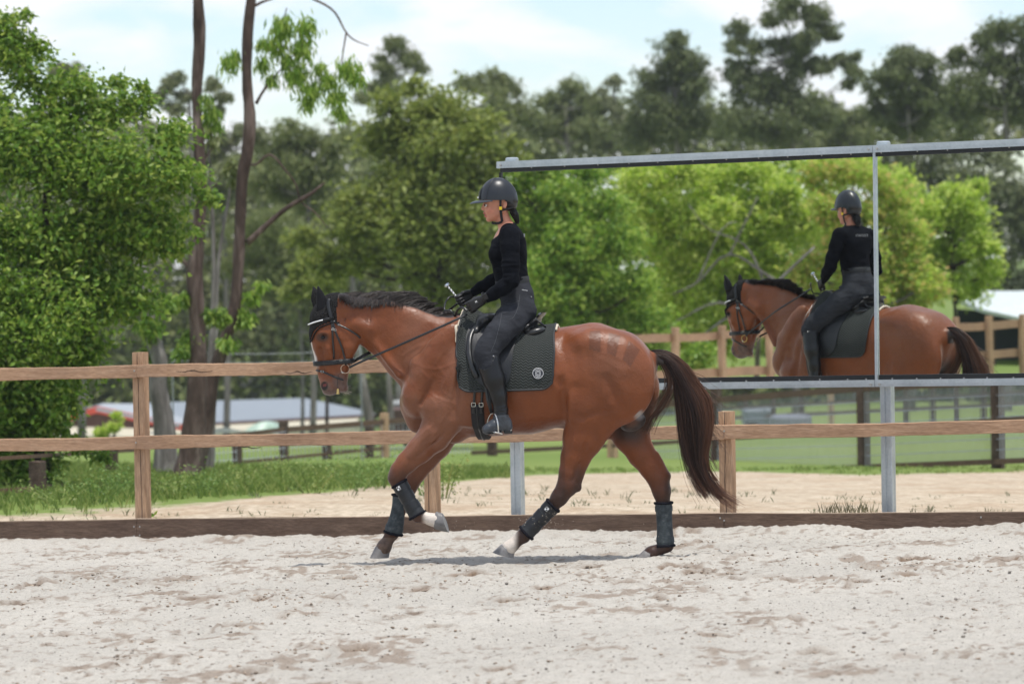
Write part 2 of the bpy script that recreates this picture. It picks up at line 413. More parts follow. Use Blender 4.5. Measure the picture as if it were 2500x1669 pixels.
# black points
def segmask(ax,ay,bx,by):   # 0 above a, 1 past b along the leg
    d=np.array([bx-ax,by-ay]); t=((px-ax)*d[0]+(py-ay)*d[1])/(d@d); return np.clip(t,0,1)
blk=np.array([.028,.014,.010])
reg_nf=(px>930)&(px<1110)&(py>1110)&(hy<-.02)&(px-930<(1330-py)*1.8)
dn=sm(0,1,segmask(985,1118,966,1172)+.25*(n2-.5))*reg_nf*.75*sm(1108,1135,py)
reg_ff=(px>900)&(px<1060)&(py>1110)&(hy>.02); dn=np.maximum(dn,sm(0,1,segmask(1020,1140,990,1215)+.2*(n2-.5))*reg_ff*.8*sm(1108,1140,py))
reg_nh=(px>1190)&(px<1450)&(py>1120)&(hy<-.0); dn=np.maximum(dn,sm(0,1,segmask(1408,1120,1365,1215)+.35*sm(1385,1415,px)+.2*(n2-.5))*reg_nh*.9*sm(1118,1150,py))
reg_fh=(px>1540)&(px<1660)&(py>1120)&(hy>.0); dn=np.maximum(dn,sm(0,1,segmask(1600,1130,1620,1240)+.45*sm(1615,1640,px)+.2*(n2-.5))*reg_fh*.9*sm(1118,1150,py))
col=col*(1-dn[:,None])+blk*dn[:,None]
# pasterns
wh=np.array([.62,.56,.50])
w=sm(1026,1042,px)*(hy<-.05)*(py>1230)*(px<1110)*(px>1000); w=w*sm(.15,.5,n2+.35)
col=col*(1-w[:,None])+wh*w[:,None]
w=sm(1270,1250,px)*(hy<-.05)*(py>1290)*(px>1190); col=col*(1-w[:,None])+wh*w[:,None]
w=((np.abs(px-975)<70)&(hy>.05)&(py>1312)&(px<1100)); col[w]=np.array([.11,.07,.05])*(.7+.6*n3[w])[:,None]
dk=sm(1594,1606,px)*(py<905)*(py>850)*sm(.055,.035,np.abs(hy)); col=col*(1-dk[:,None])+np.array([.02,.012,.009])*dk[:,None]
# inner thigh and sheath
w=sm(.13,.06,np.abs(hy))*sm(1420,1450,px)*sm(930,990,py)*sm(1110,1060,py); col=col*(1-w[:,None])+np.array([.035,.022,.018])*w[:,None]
w=sm(.05,.01,np.abs(np.hypot(px-1560,(py-1012))-0)*P)*(hy>-.2); col=col*(1-w[:,None]*.8)+np.array([.35,.33,.32])*w[:,None]*.8
# muzzle
w=np.clip(sm(930,960,py)*sm(870,855,px),0,1)*.85; w=np.maximum(w,.9*np.exp(-(((px-796)/17)**2+((py-945)/17)**2))*(py>900)); w=np.maximum(w,.75*sm(35,10,np.hypot(px-832,py-935))*(py>900)*(px<860))
w=w*(px<860); col=col*(1-w[:,None])+np.array([.115,.092,.085])*(.7+.6*n3)[:,None]*w[:,None]
w=sm(11,7,np.hypot((px-792)*1.1,(py-942)*.8))*(py>900); col=col*(1-w[:,None])+np.array([.012,.008,.008])*w[:,None]
w=((np.hypot(px-793,py-940)<4.5)&(py>900)); col[w]=[.15,.035,.035]
w=sm(16,7,np.hypot((px-787)*.75,py-823))*(px<820); col=col*(1-.8*w[:,None])+np.array([.03,.018,.014])*.8*w[:,None]
crt=spline([L(*q) for q in((830,722),(862,722),(893,722),(939,726),(987,741),(1035,757),(1083,774),(1112,784))],80); dcr=np.full(len(px),9.); mm=(px>822)&(px<1120)&(py<800); dcr[mm]=np.sqrt((hx[mm][:,None]-crt[None,:,0])**2+(hz[mm][:,None]-crt[None,:,2])**2+(hy[mm][:,None])**2).min(1)
w=sm(.060,.040,dcr+.010*n2); col=col*(1-w[:,None])+np.array([.012,.009,.008])*w[:,None]
# blaze
w=sm(.052,.036,np.abs(hy)+.004*n3)*(px<775+(py>860)*6)*sm(822,834,py)*sm(905,880,py); col=col*(1-w[:,None])+np.array([.66,.62,.58])*w[:,None]
# brushed quarter marks on the rump
def quad(pts):
    m=np.ones(len(px),bool); k=len(pts)
    for i in range(k):
        a,b=pts[i],pts[(i+1)%k]; m&=((b[0]-a[0])*(py-a[1])-(b[1]-a[1])*(px-a[0]))>0
    return m&(hy<0)
for q_ in([(1440,808),(1466,806),(1467,861),(1439,852)],[(1487,812),(1514,819),(1503,871),(1480,861)],[(1535,832),(1563,853),(1540,895),(1520,878)]):
    m=quad(q_); col[m]=col[m]*.62+np.array([.07,.038,.026])*.25
for q_ in([(1468,808),(1486,812),(1479,862),(1468,862)],[(1515,822),(1533,831),(1518,878),(1504,870)],[(1439,860),(1480,868),(1538,897),(1520,905)]):
    m=quad(q_); col[m]=col[m]*1.10+.008
# reddish edge of the jaw and crest lines, darker flank crease

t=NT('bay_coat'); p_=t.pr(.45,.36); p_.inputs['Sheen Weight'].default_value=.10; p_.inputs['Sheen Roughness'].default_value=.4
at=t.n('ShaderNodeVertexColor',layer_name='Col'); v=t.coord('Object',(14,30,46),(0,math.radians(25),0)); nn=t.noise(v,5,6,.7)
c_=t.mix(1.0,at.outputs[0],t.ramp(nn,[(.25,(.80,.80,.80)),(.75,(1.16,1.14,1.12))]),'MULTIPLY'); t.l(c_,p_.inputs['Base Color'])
v2=t.coord('Object'); vein=t.noise(v2,9,2,.5,1.6); vr=t.math('ABSOLUTE',t.math('SUBTRACT',vein,.5)); vr=t.math('SUBTRACT',1,t.math('MULTIPLY',vr,30,clamp=True))
mus=t.noise(v2,7,3,.5); hh=t.math('ADD',t.math('MULTIPLY',vr,.08),t.math('ADD',t.math('MULTIPLY',mus,1.6),t.math('MULTIPLY',nn,.09)))
t.bump(hh,.8,.010); t.l(t.ramp(t.noise(v2,5,4),[(.3,(.32,.32,.32)),(.7,(.52,.52,.52))]),p_.inputs['Roughness'])
M_coat=t.m
horse=empty('horse',HO,-TH,'bay horse in canter with a pale blaze, black mane, tail and legs, carrying the rider','horse')
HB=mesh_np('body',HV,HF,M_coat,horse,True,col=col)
BVH=BVHTree.FromPolygons([tuple(v) for v in HV],[tuple(f) for f in HF])
def cast(o,d,mx=3):
    h=BVH.ray_cast(Vector(o),Vector(d).normalized(),mx); return (np.array(h[0]),np.array(h[1])) if h[0] is not None else None
def side(px_,py_,s=-1,ly0=None,y0=.7):
    """point on horse surface seen at a pixel, from near (s=-1) or mirrored to the far side"""
    ly=-.15
    for q in range(5):
        p=L(px_,py_,ly); h=cast((p[0],-y0 if ly0 is None else ly0,p[2]),(0,1,0))
        if h is None: break
        if abs(h[0][1]-ly)<.001: break
        ly=h[0][1]
    if s<0: return h
    x,z=p[0],p[2]; return cast((x,y0,z),(0,-1,0))
M_hoof=flat('hoof_horn',(.17,.165,.165),.45,.4,bump=.3,bscale=90,var=.3,vscale=20)
M_hoofd=flat('hoof_dusty',(.20,.19,.185),.7,.3,bump=.3,bscale=90,var=.3,vscale=25)
def hoof(cf,cb,toe,heel,ly,mat,wid=.058):
    cf,cb,toe,heel=[L(*q,ly) for q in(cf,cb,toe,heel)]; yv=np.array([0,1.0,0]); R=[];n=20
    for t_ in(0,.08,.5,.92,1.0):
        f=cf+(toe-cf)*t_; b=cb+(heel-cb)*t_; c=(f+b)/2; u=(f-b)/2; w=wid*(.82+.22*t_)
        if t_==0: u=u*.9; w*=.92
        for k in range(n):
            a=2*math.pi*k/n; ca,sa=math.cos(a),math.sin(a)
            R.append(c+u*(ca if ca>0 else ca*.92)+yv*w*sa*(1 if ca>-.3 else .86))
    m=MB(); F=[]
    for i in range(4):
        for k in range(n): k2=(k+1)%n; F.append((i*n+k,i*n+k2,(i+1)*n+k2,(i+1)*n+k))
    F.append(tuple(range(n))[::-1]); F.append(tuple(4*n+k for k in range(n))); m.add(R,F); o=autosmooth(m.build('hoof',mat,horse),50); return o
hoof((1060,1291),(1064,1246),(1096,1299),(1079,1250),-.165,M_hoof)
hoof((917,1332),(957,1328),(903,1361),(951,1361),.150,M_hoofd)
hoof((1224,1327),(1258,1347),(1203,1347),(1256,1362),-.150,M_hoof)
hoof((1573,1341),(1609,1352),(1556,1357),(1604,1366),.150,M_hoofd)
# eyes
M_eye=flat('horse_eye',(.006,.004,.003),.22,.35)
for sy in(-1,1):
    m=MB(); c=L(787.5,823.5,sy*.095); m.ball(c,(.0175,.012,.0135),16,10); autosmooth(m.build('eye',M_eye,horse),180)
M_hair=NT('mane_hair'); p_=M_hair.pr(.42,.35); gi=M_hair.n('ShaderNodeNewGeometry'); M_hair.l(M_hair.ramp(gi.outputs['Random Per Island'],[(0,(.010,.008,.008)),(.7,(.022,.016,.014)),(1,(.05,.032,.024))]),p_.inputs['Base Color']); M_hair=M_hair.m
t=NT('tail_hair'); p_=t.pr(.45,.35); at=t.n('ShaderNodeVertexColor',layer_name='Col'); t.l(at.outputs[0],p_.inputs['Base Color']); M_tail=t.m
def strands(S_,r0,r1):
    """S_: (n,m,3) polylines -> 3 sided tapered tubes"""
    n,m,_=S_.shape; T=np.gradient(S_,axis=1); T/=np.linalg.norm(T,axis=2,keepdims=True)+1e-9
    ref=RNG.normal(size=(n,1,3)); a=np.cross(T,ref); a/=np.linalg.norm(a,axis=2,keepdims=True)+1e-9; b=np.cross(T,a)
    rr=np.linspace(r0,r1,m)[None,:,None]*RNG.uniform(.6,1.3,(n,1,1)); V=[]
    for k in range(3): V.append(S_+rr*(a*math.cos(2.094*k)+b*math.sin(2.094*k)))
    V=np.stack(V,2).reshape(-1,3); i=np.arange(n)[:,None,None]*m*3; j=np.arange(m-1)[None,:,None]*3; k=np.arange(3)[None,None,:]; k2=(k+1)%3
    F=np.stack([i+j+k,i+j+k2,i+j+3+k2,i+j+3+k],-1).reshape(-1,4); return V,F
# mane: short forelock-free mane, roots along the crest, falling mostly upright and to the far side with locks on the near side
crest=np.array([L(*q) for q in((836,722),(862,722),(893,722),(939,726),(987,741),(1035,757),(1083,774),(1112,784))]); CR=spline(crest,200)
hh_=np.interp(np.linspace(0,1,200),[0,.12,.3,.45,.6,.75,.9,1],[.035,.075,.115,.100,.070,.055,.05,.035])
n=8000; ti=np.clip((RNG.random(n)**1.15*199).astype(int),0,198); root=CR[ti]+RNG.normal(0,[.005,.016,.004],(n,3)); root[:,1]-=.004+.010*(ti<60)
for i in range(n):
    h=cast((root[i,0],root[i,1],1.95),(0,0,-1)); root[i,2]=h[0][2]-.004
lock=vnoise(ti*.16,np.zeros(n),4); lock2=vnoise(ti*.45,np.zeros(n)+5,9)
ln=hh_[ti]*(.55+.75*lock)*RNG.uniform(.7,1.1,n)
nearl=(RNG.random(n)<np.interp(ti,[0,22,70,120],[.92,.8,.35,.0])); ln=np.where(nearl,ln*np.interp(ti,[0,40,120],[1,.75,.25]),ln); 
pol=[]
m_=7
for s_ in range(m_):
    u=s_/(m_-1)
    back=ln*(.75+.7*lock2)*u*(1+.2*u); up=ln*(1.0*u-.62*u*u); yy=np.where(nearl,-.035*u-.03*u*u,.05*u+.02*u*u*lock)
    upn=np.where(nearl,ln*(.45*u-1.25*u*u),up*.95); bb=np.where(nearl,-.15*ln*u+.35*ln*u*u*lock2,back)
    pol.append(root+np.stack([bb,yy,upn],1))
S_=np.stack(pol,1); S_+=RNG.normal(0,.0025,S_.shape)*np.linspace(0,1,m_)[None,:,None]
V,F=strands(S_,.0022,.0008); mesh_np('mane',V,F,M_hair,horse,True)
# tail
tk=[(1588,866,11),(1622,870,15),(1650,895,24),(1676,941,28),(1695,989,40),(1702,1037,40),(1703,1085,32),(1705,1133,22),(1722,1170,19),(1744,1198,17),(1764,1214,14)]
tc=spline([L(a_,b_) for a_,b_,c_ in tk],60); wid=np.interp(np.linspace(0,1,60),np.linspace(0,1,len(tk)),[c_*P for a_,b_,c_ in tk])
n=4600; m_=22; nl=70; la=RNG.uniform(0,2*math.pi,nl); lr=np.sqrt(RNG.random(nl)); lk_=RNG.integers(0,nl,n); A=la[lk_]+RNG.normal(0,.16,n); Rr=np.clip(lr[lk_]+RNG.normal(0,.07,n),0,1.15); L0=np.clip(RNG.beta(5,1.6,nl)[lk_]+RNG.normal(0,.05,n),.1,1); t0=RNG.beta(1,4,n)*.35
pol=[]
Tt=np.gradient(tc,axis=0); Tt/=np.linalg.norm(Tt,axis=1,keepdims=True); Nn=np.cross(Tt,[0,1,0])
fl=RNG.normal(0,1,n); fly=RNG.random(n)<.04; ph=RNG.uniform(0,6.28,n)
for s_ in range(m_):
    u=t0+(L0-t0)*s_/(m_-1); ii=u*59; i0=np.clip(ii.astype(int),0,58); fr=(ii-i0)[:,None]
    c=tc[i0]*(1-fr)+tc[i0+1]*fr; w=wid[i0]; N=Nn[i0]; v_=s_/(m_-1)
    off=Rr*np.cos(A); offy=Rr*np.sin(A); w_=w*(1+.10*fl*v_)+np.where(fly,.035*v_*fl,0)
    wav=.006*np.sin(6*u+ph)*v_+.010*np.sin(9*u+la[lk_]*3)*v_
    c=c+N*(off*w_+wav)[:,None]; c[:,1]+=offy*w_*.55; c[:,2]-=np.where(fly,.05*v_*v_,0)
    pol.append(c)
S_=np.stack(pol,1)
# loose front lock hanging from the dock and wisps flying off the tip
lk=spline([L(*q) for q in((1612,880),(1632,915),(1634,950),(1612,990),(1590,1020),(1575,1050))],m_); k_=160
S2=lk[None]+RNG.normal(0,1,(k_,1,3))*np.linspace(.008,.030,m_)[None,:,None]*np.array([1,.6,.6])
lk=spline([L(*q) for q in((1640,880),(1652,920),(1655,960),(1662,1010),(1668,1060),(1678,1110),(1695,1160),(1722,1205))],m_); k_=300
S3=lk[None]+RNG.normal(0,1,(k_,1,3))*np.linspace(.008,.022,m_)[None,:,None]
lk=spline([L(*q) for q in((1715,1110),(1722,1150),(1742,1190),(1768,1215),(1792,1230))],m_); k_=120
S4=lk[None]+RNG.normal(0,1,(k_,1,3))*np.linspace(.006,.03,m_)[None,:,None]
S5=[]
for k in range(150):
    i=RNG.integers(14,44); a0=tc[i]+Nn[i]*(-1 if Nn[i][0]<0 else 1)*wid[i]*.85; d=Tt[i]*RNG.uniform(.3,1)+np.array([RNG.uniform(.15,.8),RNG.normal(0,.3),RNG.uniform(-.1,.3)]); u=np.linspace(0,1,m_)[:,None]; ll=RNG.uniform(.05,.20); S5.append(a0+d*u*ll+np.array([0,0,-.10])*u*u*ll*2)
S_=np.concatenate([S_,S2,S3,S4,np.array(S5)]); V,F=strands(S_,.0014,.0007)
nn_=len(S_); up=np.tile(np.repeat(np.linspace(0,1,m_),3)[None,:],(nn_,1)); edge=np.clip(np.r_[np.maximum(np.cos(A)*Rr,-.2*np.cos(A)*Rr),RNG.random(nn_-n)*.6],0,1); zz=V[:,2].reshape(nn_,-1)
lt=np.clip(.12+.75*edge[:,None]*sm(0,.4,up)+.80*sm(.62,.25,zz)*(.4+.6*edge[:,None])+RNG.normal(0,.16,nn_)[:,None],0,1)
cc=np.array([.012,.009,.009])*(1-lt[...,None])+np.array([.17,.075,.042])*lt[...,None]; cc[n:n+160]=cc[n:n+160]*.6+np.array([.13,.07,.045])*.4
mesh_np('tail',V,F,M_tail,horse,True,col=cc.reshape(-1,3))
# chin whiskers
k_=46; b0=np.stack([L(*q) for q in zip(RNG.uniform(832,850,k_),RNG.uniform(944,962,k_))]); b0[:,1]+=RNG.uniform(-.03,.03,k_)
dr=np.stack([RNG.uniform(.3,1,k_),RNG.normal(0,.3,k_),RNG.uniform(-.9,.25,k_)],1); dr/=np.linalg.norm(dr,axis=1,keepdims=True)
u=np.linspace(0,1,5)[None,:,None]; S_=b0[:,None]+dr[:,None]*u*RNG.uniform(.02,.05,(k_,1,1)); V,F=strands(S_,.0007,.0004); mesh_np('whiskers',V,F,flat('whisker',(.5,.42,.35),.6),horse)
# ================================================================== TACK
M_leather=flat('black_leather',(.012,.013,.014),.32,.5,bump=.25,bscale=140,var=.3,vscale=12)
M_leath2=flat('worn_leather',(.012,.0135,.016),.42,.4,bump=.3,bscale=120,var=.35,vscale=10)
M_steel=flat('polished_steel',(.62,.62,.60),.22,.5,metal=1,var=.1)
M_brass=flat('brass',(.62,.45,.16),.28,.5,metal=1,var=.1)
M_crys=flat('crystal_white',(.80,.82,.84),.2,.7,bump=.6,bscale=400,var=.2,vscale=300)
M_white=flat('white_thread',(.72,.73,.74),.7)
M_fleece=flat('cream_fleece',(.62,.55,.44),.95,.1,bump=1,bscale=220,var=.2,vscale=80,bdist=.006)
M_fleeceb=flat('black_fleece',(.012,.012,.017),.95,.1,bump=1,bscale=220,var=.4,vscale=80,bdist=.006)
# ---- knitted ear bonnet
HN=np.empty(len(HV)*3,dtype=np.float32); HB.data.vertices.foreach_get('normal',HN); HN=HN.reshape(-1,3)
def px0(V): V=V.copy(); V[:,1]=0; return proj_local(V)
def shell(name,V,F,N,mask,off,mats,parent,sym=None,thick=0.0):
    fm=mask[F].all(1); f=F[fm]; u,inv=np.unique(f,return_inverse=True); f=inv.reshape(f.shape)
    v=V[u]+N[u]*(off if np.isscalar(off) else off[u][:,None])
    if thick:
        e=np.concatenate([f[:,[0,1]],f[:,[1,2]],f[:,[2,3]],f[:,[3,0]]]); key=np.sort(e,1); k1=key[:,0].astype(np.int64)*len(u)+key[:,1]
        _,i,c=np.unique(k1,return_index=True,return_counts=True); b=e[i[c==1]]; n=len(u)
        v=np.vstack([v,v-N[u]*thick]); f=np.vstack([f,np.stack([b[:,1],b[:,0],b[:,0]+n,b[:,1]+n],1)])
    return mesh_np(name,v,f,mats,parent,True)
pX,pY=px0(HV)
lowb=np.interp(pX,[750,757,763,769,778,788,805,812,829],[838,837,830,815,803,796,789,786,790])
bm=(pX<829)&(pY<lowb)&(pY>690)
t=NT('knit_black'); p_=t.pr(.85,.15); v=t.coord('Object',(1,1,1)); w1=t.n('ShaderNodeTexVoronoi'); w1.inputs['Scale'].default_value=120; t.l(v,w1.inputs[0])
t.l(t.ramp(w1.outputs['Distance'],[(0,(.035,.033,.033)),(.6,(.008,.008,.008))]),p_.inputs['Base Color']); t.bump(w1.outputs['Distance'],1,.006); M_knit=t.m
bonnet=empty('ear_bonnet',HO,-TH,'black crochet fly bonnet covering the ears and forehead of the horse','ear bonnet')
earm=bm&(pY<757)&(np.abs(HV[:,1])>.022)&(pX<800)
cap=shell('cap',HV,HF,HN,bm,.006,M_knit,bonnet,thick=.006)
M_earc=flat('ear_cover_black',(.006,.006,.008),.75,.2,bump=.3,bscale=200)
# pointed ear covers over the ears
for sy,(bx,by,tx,ty) in((-1,(787,768,776,698)),(1,(779,752,764,699))):
    A=L(bx,by,sy*.060); B=L(tx,ty,sy*.070); m=MB(); ts=[0,.12,.3,.5,.7,.85,.95,1]; m.tube([A+(B-A)*q+np.array([.010*math.sin(math.pi*q),0,0]) for q in ts],[.034,.040,.041,.035,.025,.015,.008,.0015],14,ry=[.022,.026,.026,.022,.017,.011,.006,.0015],up=(0,1,0))
    autosmooth(m.build('ear_cover',M_earc,bonnet),180)
tp=[]; 
edge_=[(757,836),(763,831),(769,816),(778,804),(788,797),(805,790),(814,787),(829,789)]
for sy in(-1,1):
    m=MB(); pts=[];
    for q in spline([(a,b,0) for a,b in edge_],24):
        h=side(q[0],q[1],sy)
        if h is not None: pts.append(h[0]+h[1]*.008)
    m.tube(pts,.0055,6); autosmooth(m.build('trim_cord',M_knit,bonnet),180)
# ---- straps
def strap(m,path,wid,s=-1,off=.008,thick=.005,n=16,lift=0):
    pts=[];nr=[]
    for q in spline([(a,b,0) for a,b in path],n):
        h=side(q[0],q[1],s)
        if h is None: continue
        pts.append(h[0]+h[1]*(off+lift)); nr.append(h[1])
    if len(pts)>2:
        pts=np.array(pts)
        for _ in range(2): pts[1:-1]=pts[1:-1]*.5+.25*(pts[:-2]+pts[2:])
        m.ribbon(list(pts),nr,wid,thick)
    return pts
def loop(m,a,b,wid,off=.007,thick=.006,n=40,closed=True,rng=(0,2*math.pi)):
    A=L(*a);B=L(*b); c=(A+B)/2; u=(B-A)/np.linalg.norm(B-A); w=np.array([0,1.0,0]); pts=[];nr=[]
    pn=np.cross(u,w)
    for i in range(n+1):
        th=rng[0]+(rng[1]-rng[0])*i/n; d=u*math.cos(th)+w*math.sin(th); h=cast(c+d*(np.linalg.norm(B-A)/2+.05),-d,.4)
        if h is None: continue
        nn=h[1]-pn*np.dot(h[1],pn); nn/=np.linalg.norm(nn)+1e-9
        pts.append(h[0]+nn*off); nr.append(nn)
    m.ribbon(pts,nr,wid,thick); return pts
bridle=empty('bridle',HO,-TH,'black leather bridle with a crystal browband, padded noseband and long reins','bridle')
for s in(-1,1):
    m=MB(); strap(m,[(808,780),(811,802),(812,822),(814,852),(814,876)],.013,s); m.build('cheekpiece',M_leather,bridle,True)
    m=MB(); pc=strap(m,[(811,783),(818,808),(826,825),(836,848),(841,868),(844,890)],.014,s); m.build('cheekpiece',M_leather,bridle,True)
    m=MB(); strap(m,[(813,783),(828,794),(847,802),(870,815),(880,824)],.012,s); m.build('throatlash',M_leather,bridle,True)
    m=MB(); strap(m,[(769,902),(790,908),(816,919),(843,929)],.013,s,off=.008); m.build('flash_strap',M_leather,bridle,True)
    m=MB(); strap(m,[(804,732),(803,745),(806,764),(809,778)],.026,s,off=.016,thick=.008); m.build('headpiece',M_leath2,bridle,True)
    m=MB(); strap(m,[(757,795),(769,788),(788,781),(808,777)],.016,s,off=.015); m.build('browband',M_leather,bridle,True)
    m=MB(); strap(m,[(757,794),(765,789.5),(775,785.5),(790,781)],.009,s,off=.020,thick=.006); m.build('crystal_trim',M_crys,bridle,True)
    c=L(843,900,s*.072); m=MB(); m.torus(c,.030,.0035,(1,0,0),(0,0,1),28,8); autosmooth(m.build('bit_ring',flat('bit_bronze',(.52,.40,.30),.3,.5,metal=1) if s<0 else M_brass,bridle),180)
    m=MB(); m.tube([L(838,910,s*.072),L(830,905,s*.055),L(826,903,s*.02)],.007,8); autosmooth(m.build('mouthpiece',M_steel,bridle),180)
    for (a,b,w) in((812,804,.010),(818,806,.010),(835,879,.012),(788,907,.012),(828,794,.008)):
        h=side(a,b,s); 
        if h is not None:
            m=MB(); p0=h[0]+h[1]*.014; tt=np.array([0,0,1.0]); e1=np.cross(h[1],tt); e1/=np.linalg.norm(e1); e2=np.cross(e1,h[1])
            for k in range(4):
                q=[(-1,-1),(1,-1),(1,1),(-1,1)]; a0,a1=q[k],q[(k+1)%4]; m.tube([p0+e1*a0[0]*w*.8+e2*a0[1]*w*.5,p0+e1*a1[0]*w*.8+e2*a1[1]*w*.5],.0014,5)
            m.build('buckle',M_steel,bridle)
m=MB(); m.ribbon([L(823,716,-.05)+[0,0,-.01],L(822,710,-.02),L(822,708,.0),L(822,710,.02),L(823,716,.05)+[0,0,-.01]],[(0,-1,.4),(0,-.4,1),(0,0,1),(0,.4,1),(0,1,.4)],.028,.007)
m=MB(); loop(m,(764,888),(853,881),.034,off=.010,thick=.014); o=m.build('noseband',M_leath2,bridle,True)
m=MB(); loop(m,(764,884),(853,877),.004,off=.018,thick=.004); m.build('noseband_piping',M_leather,bridle,True)
m=MB(); loop(m,(766,898),(812,912),.013,off=.008,n=30); 
m=MB(); loop(m,(878,820),(896,838),.012,n=20,rng=(-1.2,1.2))
# brass bell under the bit on a cord
m=MB(); m.tube([L(835,908,-.080),L(826,914,-.078),L(824,928,-.074),L(824,946,-.072)],.0016,6); m.build('cord',M_leather,bridle)
m=MB(); c=L(825,955,-.074); m.tube([c+[0,0,.018],c+[0,0,.012],c,c-[0,0,.012],c-[0,0,.018]],[.004,.008,.009,.011,.013],12); autosmooth(m.build('bell',M_brass,bridle),50)
# reins
def rein(pts,s,w=.016):
    P_=spline(pts,40); nr=[]
    for i,p in enumerate(P_):
        h=cast((p[0],s*.7,p[2]),(0,-s,0))
        if h is not None and abs(h[0][1])+.012>abs(p[1]) and 3<i<36: P_[i][1]=s*(abs(h[0][1])+.012)
        nr.append((0,s,.3))
    for _ in range(4): P_[1:-1]=P_[1:-1]*.5+.25*(P_[:-2]+P_[2:])
    m=MB(); m.ribbon(list(P_),nr,w,.005); return m
rein([L(853,897,-.075),L(870,888,-.085),L(1000,831,-.16),L(1090,791,-.18),L(1141,767,-.135)],-1).build('rein',M_leather,bridle,True)
rein([L(850,893,.075),L(862,882,.085),L(912,854,.10),L(1010,808,.19),L(1085,765,.16),L(1116,741,.115)],1).build('rein',M_leather,bridle,True)
m=MB(); m.ribbon([L(862,884,-.03),L(882,873,-.02),L(912,856,.02)],[(0,-1,.3)]*3,.014,.005); m.build('rein_stop',M_leather,bridle,True)
m=MB(); m.ribbon(list(spline([L(1141,760,-.12),L(1128,750,-.10),L(1117,757,-.06),L(1111,772,-.03)],14)),[(0,-1,.2)]*14,.016,.004)
m.ribbon(list(spline([L(1113,726,.10),L(1100,724,.07),L(1089,735,.03),L(1085,756,-.01),L(1100,758,-.03),L(1111,772,-.03)],18)),[(0,-1,.2)]*18,.012,.004)
m.build('rein_bight',M_leather,bridle,True)
# ---- saddle pad
XA=1.13
def xsec(x,phi,zc=1.05):
    d=np.array([0,math.sin(phi),math.cos(phi)]); h=cast(np.array([x,0,zc])+d*1.0,-d,1.2); return h
def hull(x,phi,off):
    h=xsec(x,phi); 
    if h is None: return None
    return h[0]+h[1]*off,h[1]
nu,nv=60,70
vt=[0,.15,.35,.6,.85,1]; xf_=lambda v:np.interp(v,vt,[1140,1131,1119,1114,1115,1118]); xb_=lambda v:np.interp(v,vt,[1360,1357,1354,1352,1351,1349])
def pbot(u):
    b=950-4*u; c=.13
    if u<c: b-=30*(1-math.sqrt(max(0,1-((c-u)/c)**2)))
    if u>1-c: b-=30*(1-math.sqrt(max(0,1-((u-1+c)/c)**2)))
    return b
def padsurf(off,nu,nv,vmax=1.0,u0=0,u1=1):
    G=np.zeros((nu+1,2*nv+1,3)); UV=np.zeros((nu+1,2*nv+1,2))
    for i in range(nu+1):
        u=u0+(u1-u0)*i/nu; zb=L(1235,pbot(u),0)[2]
        for s in(-1,1):
            ph=0.0; prev=None; arc=0
            # find phi max
            x=L(xf_(1)+(xb_(1)-xf_(1))*u,930,-.31)[0]; lo,hi=.3,2.4
            for q in range(14):
                mid=(lo+hi)/2; h=xsec(x,s*mid)
                if h is None or h[0][2]<zb: hi=mid
                else: lo=mid
            for j in range(nv+1):
                v=vmax*j/nv; x=L(xf_(v)+(xb_(v)-xf_(v))*u,930,-.31*min(1,v*1.6))[0]; h=hull(x,s*lo*v,off(u,v) if callable(off) else off)
                p=h[0] if h else prev
                if prev is not None: arc+=np.linalg.norm(p-prev)
                prev=p; G[i,nv+s*j]=p; UV[i,nv+s*j]=(x,s*arc)
    return G,UV
def skin2(G,UV,th,name,mat,parent):
    a,b,_=G.shape; N=np.cross(np.gradient(G,axis=0),np.gradient(G,axis=1)); N/=np.linalg.norm(N,axis=2,keepdims=True)+1e-9
    if N[a//2,b//2,2]<0: N=-N
    top=(G+N*th).reshape(-1,3); bot=G.reshape(-1,3); n=a*b; I=np.arange(n).reshape(a,b)
    f=np.stack([I[:-1,:-1],I[1:,:-1],I[1:,1:],I[:-1,1:]],-1).reshape(-1,4); F=[f,f[:,::-1]+n]
    rim=np.concatenate([I[0,:],I[1:,-1],I[-1,-2::-1],I[-2:0:-1,0]]); r2=np.roll(rim,-1); F.append(np.stack([rim,r2,r2+n,rim+n],1))
    F=np.concatenate(F); uv=np.vstack([UV.reshape(-1,2)]*2)
    return mesh_np(name,np.vstack([bot,top]),F[:, ::-1],mat,parent,True,uv=uv),N
t=NT('quilted_pad'); p_=t.pr(.75,.25); tc=t.n('ShaderNodeUVMap'); sp=t.n('ShaderNodeSeparateXYZ'); t.l(tc.outputs[0],sp.inputs[0])
zx=t.math('PINGPONG',t.math('MULTIPLY',sp.outputs[0],1),.0165); zy=t.math('ADD',sp.outputs[1],t.math('MULTIPLY',zx,.75)); wv=t.math('PINGPONG',zy,.0095); wv=t.math('DIVIDE',wv,.0095); wv=t.math('SMOOTH_MIN',wv,.8,.3)
t.l(t.mix(t.noise(t.coord('Object'),14,5),t.ramp(wv,[(0,(.004,.005,.005)),(.35,(.020,.025,.024)),(1,(.040,.050,.047))]),(.030,.033,.030)),p_.inputs['Base Color']); t.bump(wv,.9,.006); M_pad=t.m
pad=empty('saddle_pad',HO,-TH,'dark green black quilted saddle pad with a round white badge near its rear corner','saddle pad')
liftf=lambda u,v: .010+.030*math.exp(-(v/.10)**2)*math.exp(-(u/.35)**2)+.012*math.exp(-(v/.12)**2)
G,UV=padsurf(liftf,nu,nv); po,PN=skin2(G,UV,.012,'quilted_panel',M_pad,pad)
M_bind=flat('pad_binding',(.014,.016,.018),.6)
